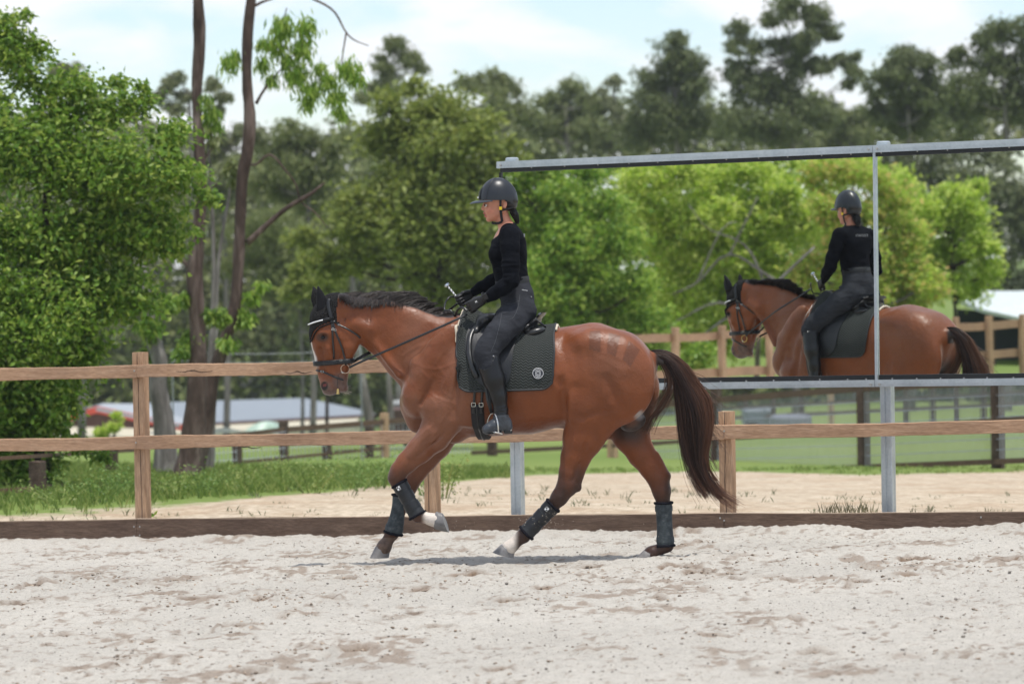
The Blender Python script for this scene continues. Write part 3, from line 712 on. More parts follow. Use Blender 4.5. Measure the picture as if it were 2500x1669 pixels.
ring=[G[0,j]+PN[0,j]*.008 for j in range(2*nv+1)]+[G[i,-1]+PN[i,-1]*.008 for i in range(1,nu+1)]+[G[-1,j]+PN[-1,j]*.008 for j in range(2*nv-1,-1,-1)]+[G[i,0]+PN[i,0]*.008 for i in range(nu-1,0,-1)]
m=MB(); m.tube(ring+[ring[0]],.0075,8,cap=False); autosmooth(m.build('binding',M_bind,pad),180)
for i_,rg,dx in((0,(-.48,.48),-.010),(nu,(-.20,.20),.008)):
    m=MB(); js=[j for j in range(2*nv+1) if rg[0]*nv<=j-nv<=rg[1]*nv]; m.tube([G[i_,j]+np.array([dx,0,0])-PN[i_,j]*.004+RNG.normal(0,.0012,3) for j in js],[.009+.003*RNG.random() for j in js],8); autosmooth(m.build('fleece_lining',M_fleece,pad),180)
# badge
def disc(c,n,r,th,e1=None,k=28):
    n=np.array(n)/np.linalg.norm(n); up=np.array([0,0,1.0]); e1=np.cross(up,n); e1/=np.linalg.norm(e1); e2=np.cross(n,e1); return e1,e2,n
h=side(1313,912,-1); bc=h[0]+h[1]*.026; e1,e2,bn=disc(bc,h[1],.035,.002)
m=MB(); m.tube([bc-bn*.004,bc+bn*.002],.0365,32); m.build('badge',flat('badge_navy',(.010,.012,.022),.6),pad)
m=MB()
for R_i,r_i in((.0352,.0016),(.0165,.0013),(.0095,.0012)): m.torus(bc+bn*.002,R_i,r_i,e1,e2,36,6)
m.build('badge_rings',M_white,pad)
def text_on(name,body,c,ex,ey,nrm,size,mat,parent,arc=None,flip=False,ext=.0006):
    """lettering as real mesh; arc=(radius, centre angle deg, span deg)"""
    vs=[];fs=[]
    for k,ch in enumerate(body):
        cu=bpy.data.curves.new('t','FONT'); cu.body=ch; cu.size=size; cu.align_x='CENTER'; cu.align_y='CENTER'; cu.extrude=ext; cu.resolution_u=2
        ob=bpy.data.objects.new('t',cu); COL.objects.link(ob); dg=bpy.context.evaluated_depsgraph_get(); me=bpy.data.meshes.new_from_object(ob.evaluated_get(dg)); bpy.data.objects.remove(ob); bpy.data.curves.remove(cu)
        if arc: 
            a=math.radians(arc[1]+arc[2]*((k+.5)/len(body)-.5)*(-1 if not flip else 1)); cx_,cy_=arc[0]*math.cos(a),arc[0]*math.sin(a); rt=a-math.pi/2 if not flip else a+math.pi/2
        else: cx_,cy_,rt=(k-(len(body)-1)/2)*size*.68,0,0
        b=len(vs)
        for v in me.vertices:
            x=v.co.x*math.cos(rt)-v.co.y*math.sin(rt)+cx_; y=v.co.x*math.sin(rt)+v.co.y*math.cos(rt)+cy_
            vs.append(tuple(np.array(c)+ex*x+ey*y+nrm*v.co.z))
        fs+= [tuple(b+i for i in p.vertices) for p in me.polygons]; bpy.data.meshes.remove(me)
    return mesh_np(name,np.array(vs),fs,mat,parent,False)
text_on('badge_lettering','THAMES',bc+bn*.002,e1,e2,bn,.0125,M_white,pad,arc=(.0255,90,120))
text_on('badge_lettering','THAMES',bc+bn*.002,e1,e2,bn,.0125,M_white,pad,arc=(.0255,270,120),flip=True)
# ---- saddle
saddle=empty('saddle',HO,-TH,'black leather dressage saddle with deep cantle, long flap, girth and stirrups','saddle')
S=SDF((-.42,-.36,1.20),(.32,.36,1.66),.006)
S.chain([C(1178,782,15,2.6),C(1196,778,16,3.0),C(1222,797,13,3.2),C(1258,806,12,4.6),C(1290,798,11,5.2),C(1312,782,7,8.0)],k=.02)
S.chain([C(1306,786,6,9.0),C(1322,768,4.5,11.5),C(1333,758,2.4,14.0)],k=.01)
for sy in(-1,1):
    S.ell(L(1300,812,sy*.115),(.092,.062,.036),14,.01); S.ell(L(1215,808,sy*.12),(.11,.05,.03),-8,.02)
    S.cone(L(1180,778,sy*.05),L(1163,808,sy*.17),.035,.030,.03); S.cone(L(1332,797,sy*.08),L(1310,782,sy*.14),.008,.006,.01)
SV,SFc=S.mesh(); SV=relax(SV,SFc,1); del S
m_=np.ones(len(SV),bool); mesh_np('seat',SV,SFc,M_leather,saddle,True)
def sheet(rows,off,th,s,name,mat,parent,nx=22,ny=34,edge=.35):
    py_=np.linspace(rows[0][0],rows[-1][0],ny+1); G=np.zeros((nx+1,ny+1,3)); UVs=np.zeros((nx+1,ny+1,2))
    for j,y in enumerate(py_):
        xl=np.interp(y,[r[0] for r in rows],[r[1] for r in rows]); xr=np.interp(y,[r[0] for r in rows],[r[2] for r in rows])
        for i in range(nx+1):
            x=xl+(xr-xl)*i/nx; h=side(x,y,s); o=off(x,y) if callable(off) else off
            if h is None: G[i,j]=G[i-1,j] if i else G[i,j-1]
            else: G[i,j]=h[0]+np.array([0,s*.75,.25*max(0,h[1][2])])*o/.79+h[1]*0
            UVs[i,j]=(x*P,y*P)
    for _ in range(3): G[1:-1,1:-1]=(G[:-2,1:-1]+G[2:,1:-1]+G[1:-1,:-2]+G[1:-1,2:])/4
    a,b,_=G.shape; n=a*b; I=np.arange(n).reshape(a,b); out=G+np.array([0,s*th,0])
    f=np.stack([I[:-1,:-1],I[1:,:-1],I[1:,1:],I[:-1,1:]],-1).reshape(-1,4); rim=np.concatenate([I[0,:],I[1:,-1],I[-1,-2::-1],I[-2:0:-1,0]]); r2=np.roll(rim,-1)
    F=np.concatenate([f,f[:,::-1]+n,np.stack([rim,r2,r2+n,rim+n],1)]); 
    if s<0: F=F[:,::-1]
    return autosmooth(mesh_np(name,np.vstack([G.reshape(-1,3),out.reshape(-1,3)]),F,mat,parent,True),35)
flap=[(790,1156,1262),(800,1147,1266),(822,1139,1264),(855,1138,1255),(889,1146,1251),(917,1159,1248),(932,1169,1241),(942,1181,1232),(947,1195,1222)]
sheetpts={}
for s in(-1,1):
    sheet(flap,.030,.006,s,'flap',M_leath2,saddle)
    m=MB(); pts=[];
    for q in spline([(1163,795,0),(1150,822,0),(1148,860,0),(1155,892,0),(1168,922,0)],22):
        h=side(q[0],q[1],s); pts.append(h[0]+np.array([0,s*.046,0]))
    m.tube(pts,[.010]+[.019]*20+[.008],10,ry=[.006]+[.013]*20+[.006]); autosmooth(m.build('knee_block',M_leather,saddle),180)
    # billets and girth buckles
    for xx in(1158,1176):
        m=MB(); strap(m,[(xx+3,935),(xx+2,955),(xx,985),(xx,1000)],.017,s,off=.014,thick=.005,n=10); m.build('billet',M_leather,saddle,True)
        h=side(xx,985,s); p0=h[0]+h[1]*.030; m=MB(); e1_=np.array([1.0,0,0]); e2_=np.array([0,0,1.0]); q=[(-1,-1),(1,-1),(1,1),(-1,1)]
        for k in range(4): a0,a1=q[k],q[(k+1)%4]; m.tube([p0+e1_*a0[0]*.013+e2_*a0[1]*.012,p0+e1_*a1[0]*.013+e2_*a1[1]*.012],.0025,6)
        m.build('girth_buckle',M_steel,saddle)
        m=MB(); strap(m,[(xx,988),(xx,998),(xx,1006)],.022,s,off=.022,thick=.006,n=6); m.build('buckle_keeper',M_leather,saddle,True)
# girth round the belly
pts=[];nr=[]; xg=L(1167.5,1000,-.25)[0]; zc=1.0
for i in range(61):
    ph=math.radians(90+ -18 + (216)*i/60); d=np.array([0,-math.sin(ph),math.cos(ph)]); h=cast(np.array([xg,0,zc])+d*.8,-d,1.0); 
    if h is None: continue
    n_=h[1]*np.array([0,1,1]); n_/=np.linalg.norm(n_); pts.append(h[0]+n_*.012); nr.append(n_)
zt=L(1167,978)[2]; k0=[i for i,p in enumerate(pts) if p[2]<zt]; pts=pts[k0[0]:k0[-1]+1]; nr=nr[k0[0]:k0[-1]+1]
m=MB(); m.ribbon(pts,nr,.088,.018); o=m.build('girth',flat('girth_neoprene',(.016,.016,.017),.7,.3,bump=.3,bscale=90),saddle,True)
m=MB(); m.ribbon([p+n_*.012 for p,n_ in zip(pts,nr)],nr,.010,.004); m.build('girth_seam',M_leather,saddle,True)
for s in(-1,1):
    m=MB(); m.ribbon([L(1181,915,s*.375),L(1184,935,s*.385),L(1190,975,s*.385),L(1199,1008,s*.385)],[(0,s,0)]*4,.018,.006)
    m.ribbon([L(1187,935,s*.372),L(1195,975,s*.374),L(1201,1008,s*.380)],[(0,s,0)]*3,.018,.006); m.build('stirrup_leather',M_leather,saddle,True)
    a=L(1203,1008,s*.385); i0=L(1191,1050,s*.335); o0=L(1217,1055,s*.450); iu=L(1190,1030,s*.335); ou=L(1215,1030,s*.448); au=L(1196,1014,s*.36); ao=L(1210,1013,s*.42)
    m=MB(); m.tube(list(spline([i0,iu,au,a,ao,ou,o0],30)),.0042,8); 
    tc_=(i0+o0)/2; ax=(o0-i0)/np.linalg.norm(o0-i0); fw=np.array([-.96,0,.20]); fw=fw-ax*(fw@ax); fw/=np.linalg.norm(fw); m.box(tc_-np.array([0,0,.004]),(np.linalg.norm(o0-i0)+.01,.062,.010),axes=[ax,fw,np.cross(ax,fw)],bev=.003)
    autosmooth(m.build('stirrup_iron',M_steel,saddle),40)
# ---- protective leg boots
M_boot=flat('boot_neoprene',(.018,.021,.025),.62,.4,bump=.5,bscale=120,var=.4,vscale=30)
t=NT('boot_dusty'); p_=t.pr(.7,.3); v=t.coord('Object'); t.l(t.ramp(t.noise(v,26,6,.7),[(.3,(.020,.025,.030)),(.55,(.048,.060,.066)),(.75,(.12,.13,.13))]),p_.inputs['Base Color']); t.bump(t.noise(v,120,4),.5,.003); M_bootd=t.m
def legboot(label,ax,ly,mat,q,straps,logo=None,flare=0):
    root=empty('leg_boot',HO,-TH,label,'leg boot','protective boots on the horse legs')
    Pp=[L(a,b,ly) for a,b,r in ax]; Rr_=[r*P for a,b,r in ax]; ts=np.linspace(0,1,len(ax)); pts=spline(Pp,26); rr=np.interp(np.linspace(0,1,26),ts,Rr_)
    m=MB(); m.tube(pts,list(rr),24,ry=list(rr*q),up=(0,1,0)); autosmooth(m.build('shell',mat,root),60)
    for i in(0,25):
        m=MB(); T=pts[min(i+1,25)]-pts[max(i-1,0)]; T/=np.linalg.norm(T); a=np.cross((0,1.0,0),T); n=40; pr_=[]
        for k in range(n+1):
            th=2*math.pi*k/n; pr_.append(pts[i]+a*math.cos(th)*rr[i]+np.array([0,1,0])*math.sin(th)*rr[i]*q+(RNG.normal(0,.0012,3) if 0<k<n else 0))
        m.tube(pr_,[.008+.002*RNG.random() for _ in range(n+1)],7,cap=False); autosmooth(m.build('fleece_edge',M_fleeceb,root),180)
    for (s0,s1,pr) in straps:
        m=MB(); i0,i1=int(s0*25),int(s1*25); sub=pts[i0:i1+1]; m.tube(sub,[x+pr*.004 for x in rr[i0:i1+1]],28,ry=[x*q+pr*.004 for x in rr[i0:i1+1]],up=(0,1,0)); autosmooth(m.build('strap',M_leath2 if mat is M_boot else mat,root),50)
    if logo is not None:
        i=int(logo*25); T=pts[i+1]-pts[i-1]; T/=np.linalg.norm(T); a=np.cross((0,1.0,0),T); c=pts[i]+np.array([0,-1,0])*(rr[i]*q+.0065)+a*.010
        m=MB(); m.box(c,(.030,.030,.002),axes=[a,T,np.cross(a,T)],bev=.0008); m.build('badge_patch',M_leather,root)
        m=MB()
        for (u,w_) in((-1,-1),(1,1)): m.box(c+a*u*.005+T*w_*.0055+np.array([0,-.0015,0]),(.0095,.0105,.002),axes=[a,T,np.cross(a,T)])
        for k in range(4):
            q4=[(-1,-1),(1,-1),(1,1),(-1,1)]; u0,u1=q4[k],q4[(k+1)%4]; m.tube([c+a*u0[0]*.011+T*u0[1]*.0125+np.array([0,-.0015,0]),c+a*u1[0]*.011+T*u1[1]*.0125+np.array([0,-.0015,0])],.0009,4)
        m.build('badge_mark',M_white,root)
    return root
legboot('dark strapped boot with a white shield mark on the lifted near front leg',[(975,1180,19),(985,1197,18.5),(1003,1229,17.5),(1013,1246,19.5),(1019,1257,21)],-.165,M_boot,.95,[(.06,.24,1),(.34,.52,1.2),(.62,.80,1)],.15)
legboot('dusty grey boot on the far front leg just above the sand',[(976,1208,18),(974,1235,17.5),(968,1268,18),(963,1288,21),(960,1301,22.5)],.150,M_bootd,.95,[(.80,.93,.9)])
legboot('dark strapped boot with a white shield mark on the slanting near hind leg',[(1350,1233,20),(1338,1245,19),(1312,1272,18),(1297,1288,19),(1285,1300,20.5)],-.150,M_boot,.95,[(.06,.24,1),(.34,.52,1.2),(.62,.80,1)],.16)
legboot('dusty grey boot on the upright far hind leg planted in the sand',[(1620,1227,21),(1621,1250,20),(1623,1290,19),(1624,1312,20.5),(1625,1331,21.5)],.150,M_bootd,.95,[(.08,.20,1),(.80,.93,.9)])
# ================================================================== RIDER
TH_H,EX_H,EY_H=TH,EX,EY; TH=math.radians(-4); EX=np.array([math.cos(TH),-math.sin(TH),0]); EY=np.array([math.sin(TH),math.cos(TH),0])
rider=empty('person',HO,-TH,'rider in black top, charcoal breeches, tall boots and helmet sitting on the bay horse','person')
PRIM=[]   # (label, A,B,ra,rb,qa,qb)
S=SDF((-.52,-.50,.62),(.26,.50,2.56),.0052)
def rc(lab,pts,k=.02):
    pts=[(L(a,b,ly),r*P,q) for a,b,ly,r,q in pts]
    for a,b in zip(pts[:-1],pts[1:]): S.cone(a[0],b[0],a[1],b[1],k,a[2],b[2]); PRIM.append((lab,a[0],b[0],a[1],b[1],a[2],b[2]))
# torso
rc('T',[(1268,752,0,36,1.5),(1262,722,0,38,1.35),(1251,690,0,36.5,1.15),(1246,660,0,37.5,1.15),(1241,622,0,42,1.12),(1243,590,0,38,1.35),(1243,570,0,24,1.9)],.03)
for sy in(-1,1):
    rc('T',[(1278,762,sy*.085,29,1.0),(1262,752,sy*.09,32,1.0)],.03)
    S.ell(L(1213,622,sy*.062),(.050,.062,.062),0,.03)
    rc('T',[(1243,566,sy*.09,17,1),(1244,574,sy*.155,20,1)],.03)
    rc('T',[(1240,556,sy*.02,14,1),(1243,568,sy*.10,13,1)],.04)
    S.ell(L(1262,600,sy*.08),(.045,.06,.10),8,.03)
# neck and head
rc('N',[(1243,566,0,18,1.1),(1232,545,0,16.5,1.0),(1224,520,0,17,1.0)],.015)
S.ell(L(1219,483),(.098,.077,.100),0,.01); PRIM.append(('N',L(1219,483),L(1205,512),.09,.06,.8,.8))
S.ell(L(1206,508),(.071,.060,.092),10,.015)
for sy in(-1,1):
    S.cone(L(1196,531,sy*.018),L(1229,514,sy*.052),.017,.018,.015)      # jaw
    S.ell(L(1196,514,sy*.036),(.026,.018,.024),0,.015)                  # cheek
    S.ell(L(1187,501,sy*.033),(.016,.016,.010),0,.006,sub=True)         # orbit
    S.ell(L(1184,495,sy*.026),(.014,.026,.008),0,.01)                   # brow
    S.ell(L(1183,501.5,sy*.031+0)+np.array([.010,0,0]),(.0125,.0125,.0115),0,.002)  # lids
    S.ell(L(1233,500,sy*.076),(.014,.007,.027),-12,.006); S.ell(L(1232,499,sy*.083),(.007,.005,.016),-12,.004,sub=True)
    S.ell(L(1180.5,512,sy*.011),(.009,.008,.007),0,.005)
    S.ell(L(1178,513,sy*.007),(.005,.0035,.003),0,.002,sub=True)
S.ell(L(1194,535),(.021,.026,.019),0,.012)
S.chain([(L(1185,493),.009,1),(L(1181,503),.010,.9),(L(1178.5,509.5),.0115,.95)],k=.008)
S.ell(L(1183,520.5),(.011,.021,.0065),8,.004); S.ell(L(1185.5,528),(.011,.018,.0065),-8,.004); S.cone(L(1181,524.3,-.018),L(1181,524.3,.018),.0035,.0035,.002,sub=True)
# arms
rc('A',[(1244,577,-.170,23,.95),(1246,605,-.205,20,.95),(1247,645,-.235,18.5,.95),(1248,684,-.245,16.5,1)],.02)
rc('A',[(1248,686,-.245,16.5,1),(1228,703,-.225,16.5,1),(1205,717,-.185,13.5,1),(1187,727,-.155,10.8,.9)],.02)
rc('A',[(1242,574,.170,22,.95),(1240,605,.205,19,.95),(1234,645,.240,17.5,.95),(1226,672,.245,16,1)],.02)
rc('A',[(1226,672,.245,15.5,1),(1200,688,.215,15.5,1),(1175,701,.170,12.5,1),(1156,713,.135,10,.9)],.02)
# hands closed on the reins: palm, four fingers of unequal length and a thumb on top
def hand(wx,wy,wl,kx,ky,kl,s):
    W=L(wx,wy,wl); K=L(kx,ky,kl); d=K-W; d/=np.linalg.norm(d); up=np.array([0,0,1.0]); up=up-d*(up@d); up/=np.linalg.norm(up); inn=np.cross(d,up); 
    if inn[1]*s>0: inn=-inn       # inn points to the palm side (toward the body midline)
    for q in range(4):
        a=W+d*.015+up*(.016-.011*q); b=K+up*(.027-.0185*q)
        S.cone(a,b,.0150,.0125,.010); PRIM.append(('H',a,b,.015,.0125,1,1))
    ln=[.040,.044,.041,.033]; rr=[.0098,.0100,.0096,.0086]
    for q in range(4):
        k0=K+up*(.029-.0195*q); p1=k0+d*ln[q]*.62+inn*ln[q]*.45-up*.002*q; p2=p1-d*.010+inn*.024; p3=p2-d*.022-inn*.001
        for a,b,r in((k0,p1,rr[q]),(p1,p2,rr[q]*.95),(p2,p3,rr[q]*.85)): S.cone(a,b,r*1.05,r,.003); PRIM.append(('H',a,b,r,r,1,1))
    t0=W+d*.022+up*.022+inn*.016; t1=t0+d*.034+up*.010+inn*.004; t2=t1+d*.026-up*.006-inn*.004
    for a,b,r in((t0,t1,.0125),(t1,t2,.0105)): S.cone(a,b,r*1.1,r,.006); PRIM.append(('H',a,b,r,r,1,1))
    return K,d,up,inn
HN_=hand(1182,730,-.145,1151,747,-.128,-1)
HF_=hand(1151,716,.128,1124,731,.110,1)
# legs
for sy in(-1,1):
    sk=sy*(.93 if sy<0 else 1.10)
    rc('L',[(1270,760,sy*.10,36,.85),(1245,783,sy*.185,35,.80),(1215,818,sy*.275,30.5,.80),(1192,848,sk*.335,27,.80),(1184,866,sk*.352,25.5,.80)],.03)
    rc('L',[(1184,866,sk*.352,25,.80),(1194,890,sk*.360,23,.80),(1206,925,sk*.372,22.5,.84)],.02)
    rc('B',[(1194,888,sk*.360,23,.82),(1206,925,sk*.372,22.5,.86),(1218,968,sk*.378,17,.9),(1222,1000,sk*.378,13.5,.95),(1223,1018,sk*.380,14.5,.95),(1226,1034,sk*.382,15,.9)],.02)
    rc('B',[(1226,1034,sk*.382,15,.85),(1208,1039,sk*.390,13.5,1.0),(1193,1046,sk*.394,10.5,1.2),(1187,1048,sk*.394,8.5,1.2)],.015)
    rc('B',[(1236,1030,sk*.381,11,.85),(1239,1042,sk*.382,10.5,.9)],.01)
RV,RF=S.mesh(); del S; RV=relax(RV,RF,1,.4)
def seglab(V):
    best=np.full(len(V),9.); lab=np.zeros(len(V),'<U1')
    for l_,A,B,ra,rb,qa,qb in PRIM:
        ab=B-A; t=np.clip((V-A)@ab/(ab@ab+1e-9),0,1); q=qa+(qb-qa)*t; dv=V-A-ab*t[:,None]; dv[:,1]/=q; d=np.linalg.norm(dv,axis=1)-(ra+(rb-ra)*t)
        m=d<best; best[m]=d[m]; lab[m]=l_
    return lab
lab=seglab(RV); rx,ry_=px0(RV)
t=NT('skin'); p_=t.pr(.45,.4); p_.inputs['Subsurface Weight'].default_value=.12; p_.inputs['Subsurface Radius'].default_value=(.02,.008,.004); p_.inputs['Subsurface Scale'].default_value=.3
at=t.n('ShaderNodeVertexColor',layer_name='Col'); t.l(at.outputs[0],p_.inputs['Base Color']); M_skin=t.m
sk=np.tile(np.array([.50,.225,.145]),(len(RV),1)); sk*=(.9+.2*vnoise(RV[:,0]*60+RV[:,1]*50,RV[:,2]*60,2))[:,None]
w=np.exp(-((rx-1196)/10)**2-((ry_-514)/9)**2); sk=sk*(1-.35*w[:,None])+np.array([.55,.16,.11])*.35*w[:,None]
w=((rx<1190)&(ry_>517)&(ry_<531)&(np.abs(RV[:,1])<.021)); sk[w]=[.42,.11,.09]
w=np.exp(-((rx-1184)/6)**2-((ry_-497)/3.0)**2)*(np.abs(np.abs(RV[:,1])-.03)<.02); sk=sk*(1-.6*w[:,None])+np.array([.05,.025,.018])*.6*w[:,None]
RB=mesh_np('body',RV,RF,M_skin,rider,True,col=sk); RB['label']='light skin of face and neck'
RN=np.empty(len(RV)*3,dtype=np.float32); RB.data.vertices.foreach_get('normal',RN); RN=RN.reshape(-1,3)
def cloth(name,col,rough,fold,fscale,scale=(1,1,1),spec=.3,fd=.01,sheen=0,rot=(0,0,0)):
    t=NT(name); p_=t.pr(rough,spec); p_.inputs['Sheen Weight'].default_value=sheen; v=t.coord('Object',scale,rot)
    c=t.ramp(t.noise(t.coord('Object'),9,4),[(.3,tuple(x*.8 for x in col)),(.7,tuple(x*1.2 for x in col))]); t.l(c,p_.inputs['Base Color'])
    t.bump(t.noise(v,fscale,4,.5,.8),fold,fd); return t.m
M_shirt=cloth('black_shirt',(.0038,.0046,.0070),.85,.9,10,(1,1,1.8),.06,.014,0)
M_breech=cloth('charcoal_breeches',(.029,.031,.037),.85,.9,9,(1,1,2.2),.08,.012,.0)
M_rboot=flat('riding_boot_leather',(.0030,.0034,.0042),.33,.4,bump=.3,bscale=40,var=.3,vscale=14)
M_foot=flat('dusty_foot_leather',(.035,.042,.052),.40,.5,bump=.5,bscale=60,var=.4,vscale=30)
M_glove=flat('glove_leather',(.010,.010,.011),.5,.4,bump=.5,bscale=90,var=.3,vscale=30)
armline=np.isin(lab,['A'])
neckl=np.interp(rx,[1200,1210,1222,1236,1252,1262],[590,581,570,557,546,540])       # neckline, low in front
torso=np.isin(lab,['T']); beltY=np.interp(rx,[1205,1290],[688,679])
isneck=(lab=='N')
shirt=(armline|((torso|isneck)&(ry_<beltY+3)))&~((ry_<neckl)&(np.abs(RV[:,1])<.088)&(isneck|torso))&(ry_>540)
cuffN=(lab=='H')|((lab=='A')&(RV[:,1]<0)&(rx<1184))|((lab=='A')&(RV[:,1]>0)&(rx<1152))
def dil(mask,it):
    m=mask.copy()
    for _ in range(it):
        f=m[RF].any(1); m2=m.copy(); m2[RF[f].ravel()]=True; m=m2
    return m
shirt&=~((lab=='A')&cuffN)
breech=(torso&(ry_>=beltY-1))|(lab=='L')|(lab=='B')
bt=np.interp(rx,[1168,1176,1188,1198,1204,1212],[897,900,893,866,862,872])
boots=((lab=='B')|(lab=='L'))&(ry_>bt)
breech&=~((lab!='T')&(ry_>bt+6))
def wr(cx,cy,r,fx,fz,amp):
    q=np.exp(-(((rx-cx)**2+(ry_-cy)**2)/r**2)); n_=vnoise(RV[:,0]*fx+RV[:,2]*fz*.5+RV[:,1]*9,RV[:,2]*fz-RV[:,0]*fx*.4,7); return amp*q*(1-np.abs(2*n_-1))
fold=wr(1246,690,34,14,34,.007)+wr(1245,650,45,8,30,.006)+wr(1215,600,26,12,22,.004)+wr(1190,722,22,20,30,.005)+wr(1240,590,40,10,18,.004)
foldb=wr(1222,748,30,10,40,.008)+wr(1190,868,26,14,34,.007)+wr(1262,800,40,14,20,.005)+wr(1290,760,30,16,20,.004)+wr(1200,820,40,12,16,.003)
foldc=wr(1221,1003,20,14,50,.006)+wr(1210,930,50,10,14,.003)
shell('shirt',RV,RF,RN,dil(shirt,1),.0025+fold,M_shirt,rider,thick=.003)
shell('breeches',RV,RF,RN,dil(breech,1),.0022+foldb,M_breech,rider,thick=.003)
for s in(-1,1):
    bo=shell('riding_boot',RV,RF,RN,dil(boots,1)&(RV[:,1]*s>0),.0060+foldc,[M_rboot,M_foot],rider,thick=.005)
    zf=L(1220,1012,s*.37)[2]; bo.data.polygons.foreach_set('material_index',[1 if p.center.z<zf else 0 for p in bo.data.polygons])
    shell('glove',RV,RF,RN,dil(cuffN,1)&(RV[:,1]*s>0),.0022,M_glove,rider,thick=.002)
    # sole and heel
    sk=s*(.93 if s<0 else 1.10)
    m=MB(); Tt=np.array([1,0,0]); 
    m.tube([L(1184,1056,sk*.394),L(1192,1058,sk*.394),L(1210,1056,sk*.390),L(1224,1054,sk*.385)],[.004,.006,.006,.005],10,ry=[.018,.036,.033,.028],up=(0,1,0)); m.box(L(1240,1053,sk*.382),(.058,.050,.026),bev=.006); autosmooth(m.build('boot_sole',M_leather,rider),40)
    # stud on the boot top
    m=MB(); h=None; m.ball(L(1203,868,sk*.352)+np.array([0,s*.062,0]),.005,8,6); m.build('boot_stud',M_steel,rider)
# waistband, back pocket seams and small labels
m=MB(); 
RBV=BVHTree.FromPolygons([tuple(v) for v in RV],[tuple(f) for f in RF])
def rcast(o,d,mx=1.0):
    h=RBV.ray_cast(Vector(o),Vector(d).normalized(),mx); return (np.array(h[0]),np.array(h[1])) if h[0] is not None else None
def rside(px_,py_,s=-1):
    ly=-.2
    for q in range(4):
        p=L(px_,py_,ly); h=rcast((p[0],-.6,p[2]),(0,1,0),1.2)
        if h is None: return None
        ly=h[0][1]
    return h if s<0 else rcast((p[0],.6,p[2]),(0,-1,0),1.2)
def torso_loop(y0,y1,w,off,th,name,mat):
    m=MB(); c=(L(1210,y0,0)+L(1286,y1,0))/2; u=L(1286,y1,0)-L(1210,y0,0); u/=np.linalg.norm(u); pts=[];nr=[]
    for i in range(49):
        a=2*math.pi*i/48; d=u*math.cos(a)+np.array([0,1,0])*math.sin(a); h=rcast(c+d*.002,d,.20)   # from inside outward
        if h is None: continue
        n_=h[1] if h[1]@d>0 else -h[1]; pts.append(c+d*min(np.linalg.norm(h[0]-c),.165)+d*off); nr.append(d)
    m.ribbon(pts,nr,w,th); return m.build(name,mat,rider,True)
torso_loop(692,683,.052,.005,.004,'waistband',cloth('waistband_cloth',(.020,.022,.025),.7,.3,60))
M_seam=flat('seam_thread',(.075,.08,.088),.8)
m=MB()
for pth in([(1228,744),(1224,775),(1216,808),(1208,835),(1198,858)],[(1213,757),(1210,768)],[(1269,720),(1266,742),(1258,766),(1247,779),(1222,777)],[(1228,745),(1250,743),(1268,735)]):
    pts=[]
    for q in spline([(a,b,0) for a,b in pth],14):
        h=rside(q[0],q[1],-1)
        if h is not None: pts.append(h[0]+h[1]*.0070)
    if len(pts)>2: m.tube(pts,.0011,5)
m.build('seams',M_seam,rider)
m=MB()
for k in range(6):
    h=rside(1274+2.2*k,708.5+.4*k,-1)
    if h is not None: m.box(h[0]+h[1]*.009,(.0035,.002,.0055))
m.build('waist_label',M_white,rider)
m=MB(); h=rside(1294,725.5); m.ball(h[0]+h[1]*.008,.005,8,6); m.build('pocket_rivet',M_steel,rider)
# wrist watch on the near arm
m=MB(); ax=L(1187,727,-.155)-L(1205,717,-.185); ax/=np.linalg.norm(ax); c=L(1184,726,-.158); e=np.cross(ax,(0,1.0,0)); e/=np.linalg.norm(e); f_=np.cross(ax,e)
m.torus(c,.0335,.006,e,f_,24,6); m.build('watch_strap',M_leather,rider)
m=MB(); m.box(c+np.array([0,-.037,.004]),(.036,.012,.042),axes=[ax,(0,1,0),e],bev=.005); autosmooth(m.build('watch',M_leath2,rider),40)
# glove tab mark
m=MB(); K,d,up,inn=HN_; c=K-d*.045+up*.010; h=rcast(c-inn*.1,inn,.2); 
if h is not None:
    c=h[0]+h[1]*.005; m.box(c,(.030,.003,.036),axes=[d,inn,up],bev=.001); m.build('glove_tab',M_leather,rider); m=MB()
    for (a,b,r_) in((-.0045,0,.6),(.0045,0,.6)): m.box(c-inn*.0025+d*a,(.003,.002,.013),axes=[d,inn,up])
    m.box(c-inn*.0025,(.011,.002,.003),axes=[(d+up*.6)/np.linalg.norm(d+up*.6),inn,np.cross((d+up*.6)/np.linalg.norm(d+up*.6),inn)]); m.build('glove_mark',M_white,rider)
# eyes, brows
M_eyew=flat('eye_white',(.60,.56,.53),.2,.5); M_iris=flat('iris_brown',(.035,.015,.008),.15,.6)
for s in(-1,1):
    m=MB(); c=L(1183,501.5,s*.031)+np.array([.0095,0,0]); m.ball(c,.0125,14,10); eo=autosmooth(m.build('eye',M_eyew,rider),180)
    m=MB(); m.ball(c+np.array([-.0062,s*.0045,0]),(.0070,.0085,.0085),12,8); autosmooth(m.build('iris',M_iris,eo),180)
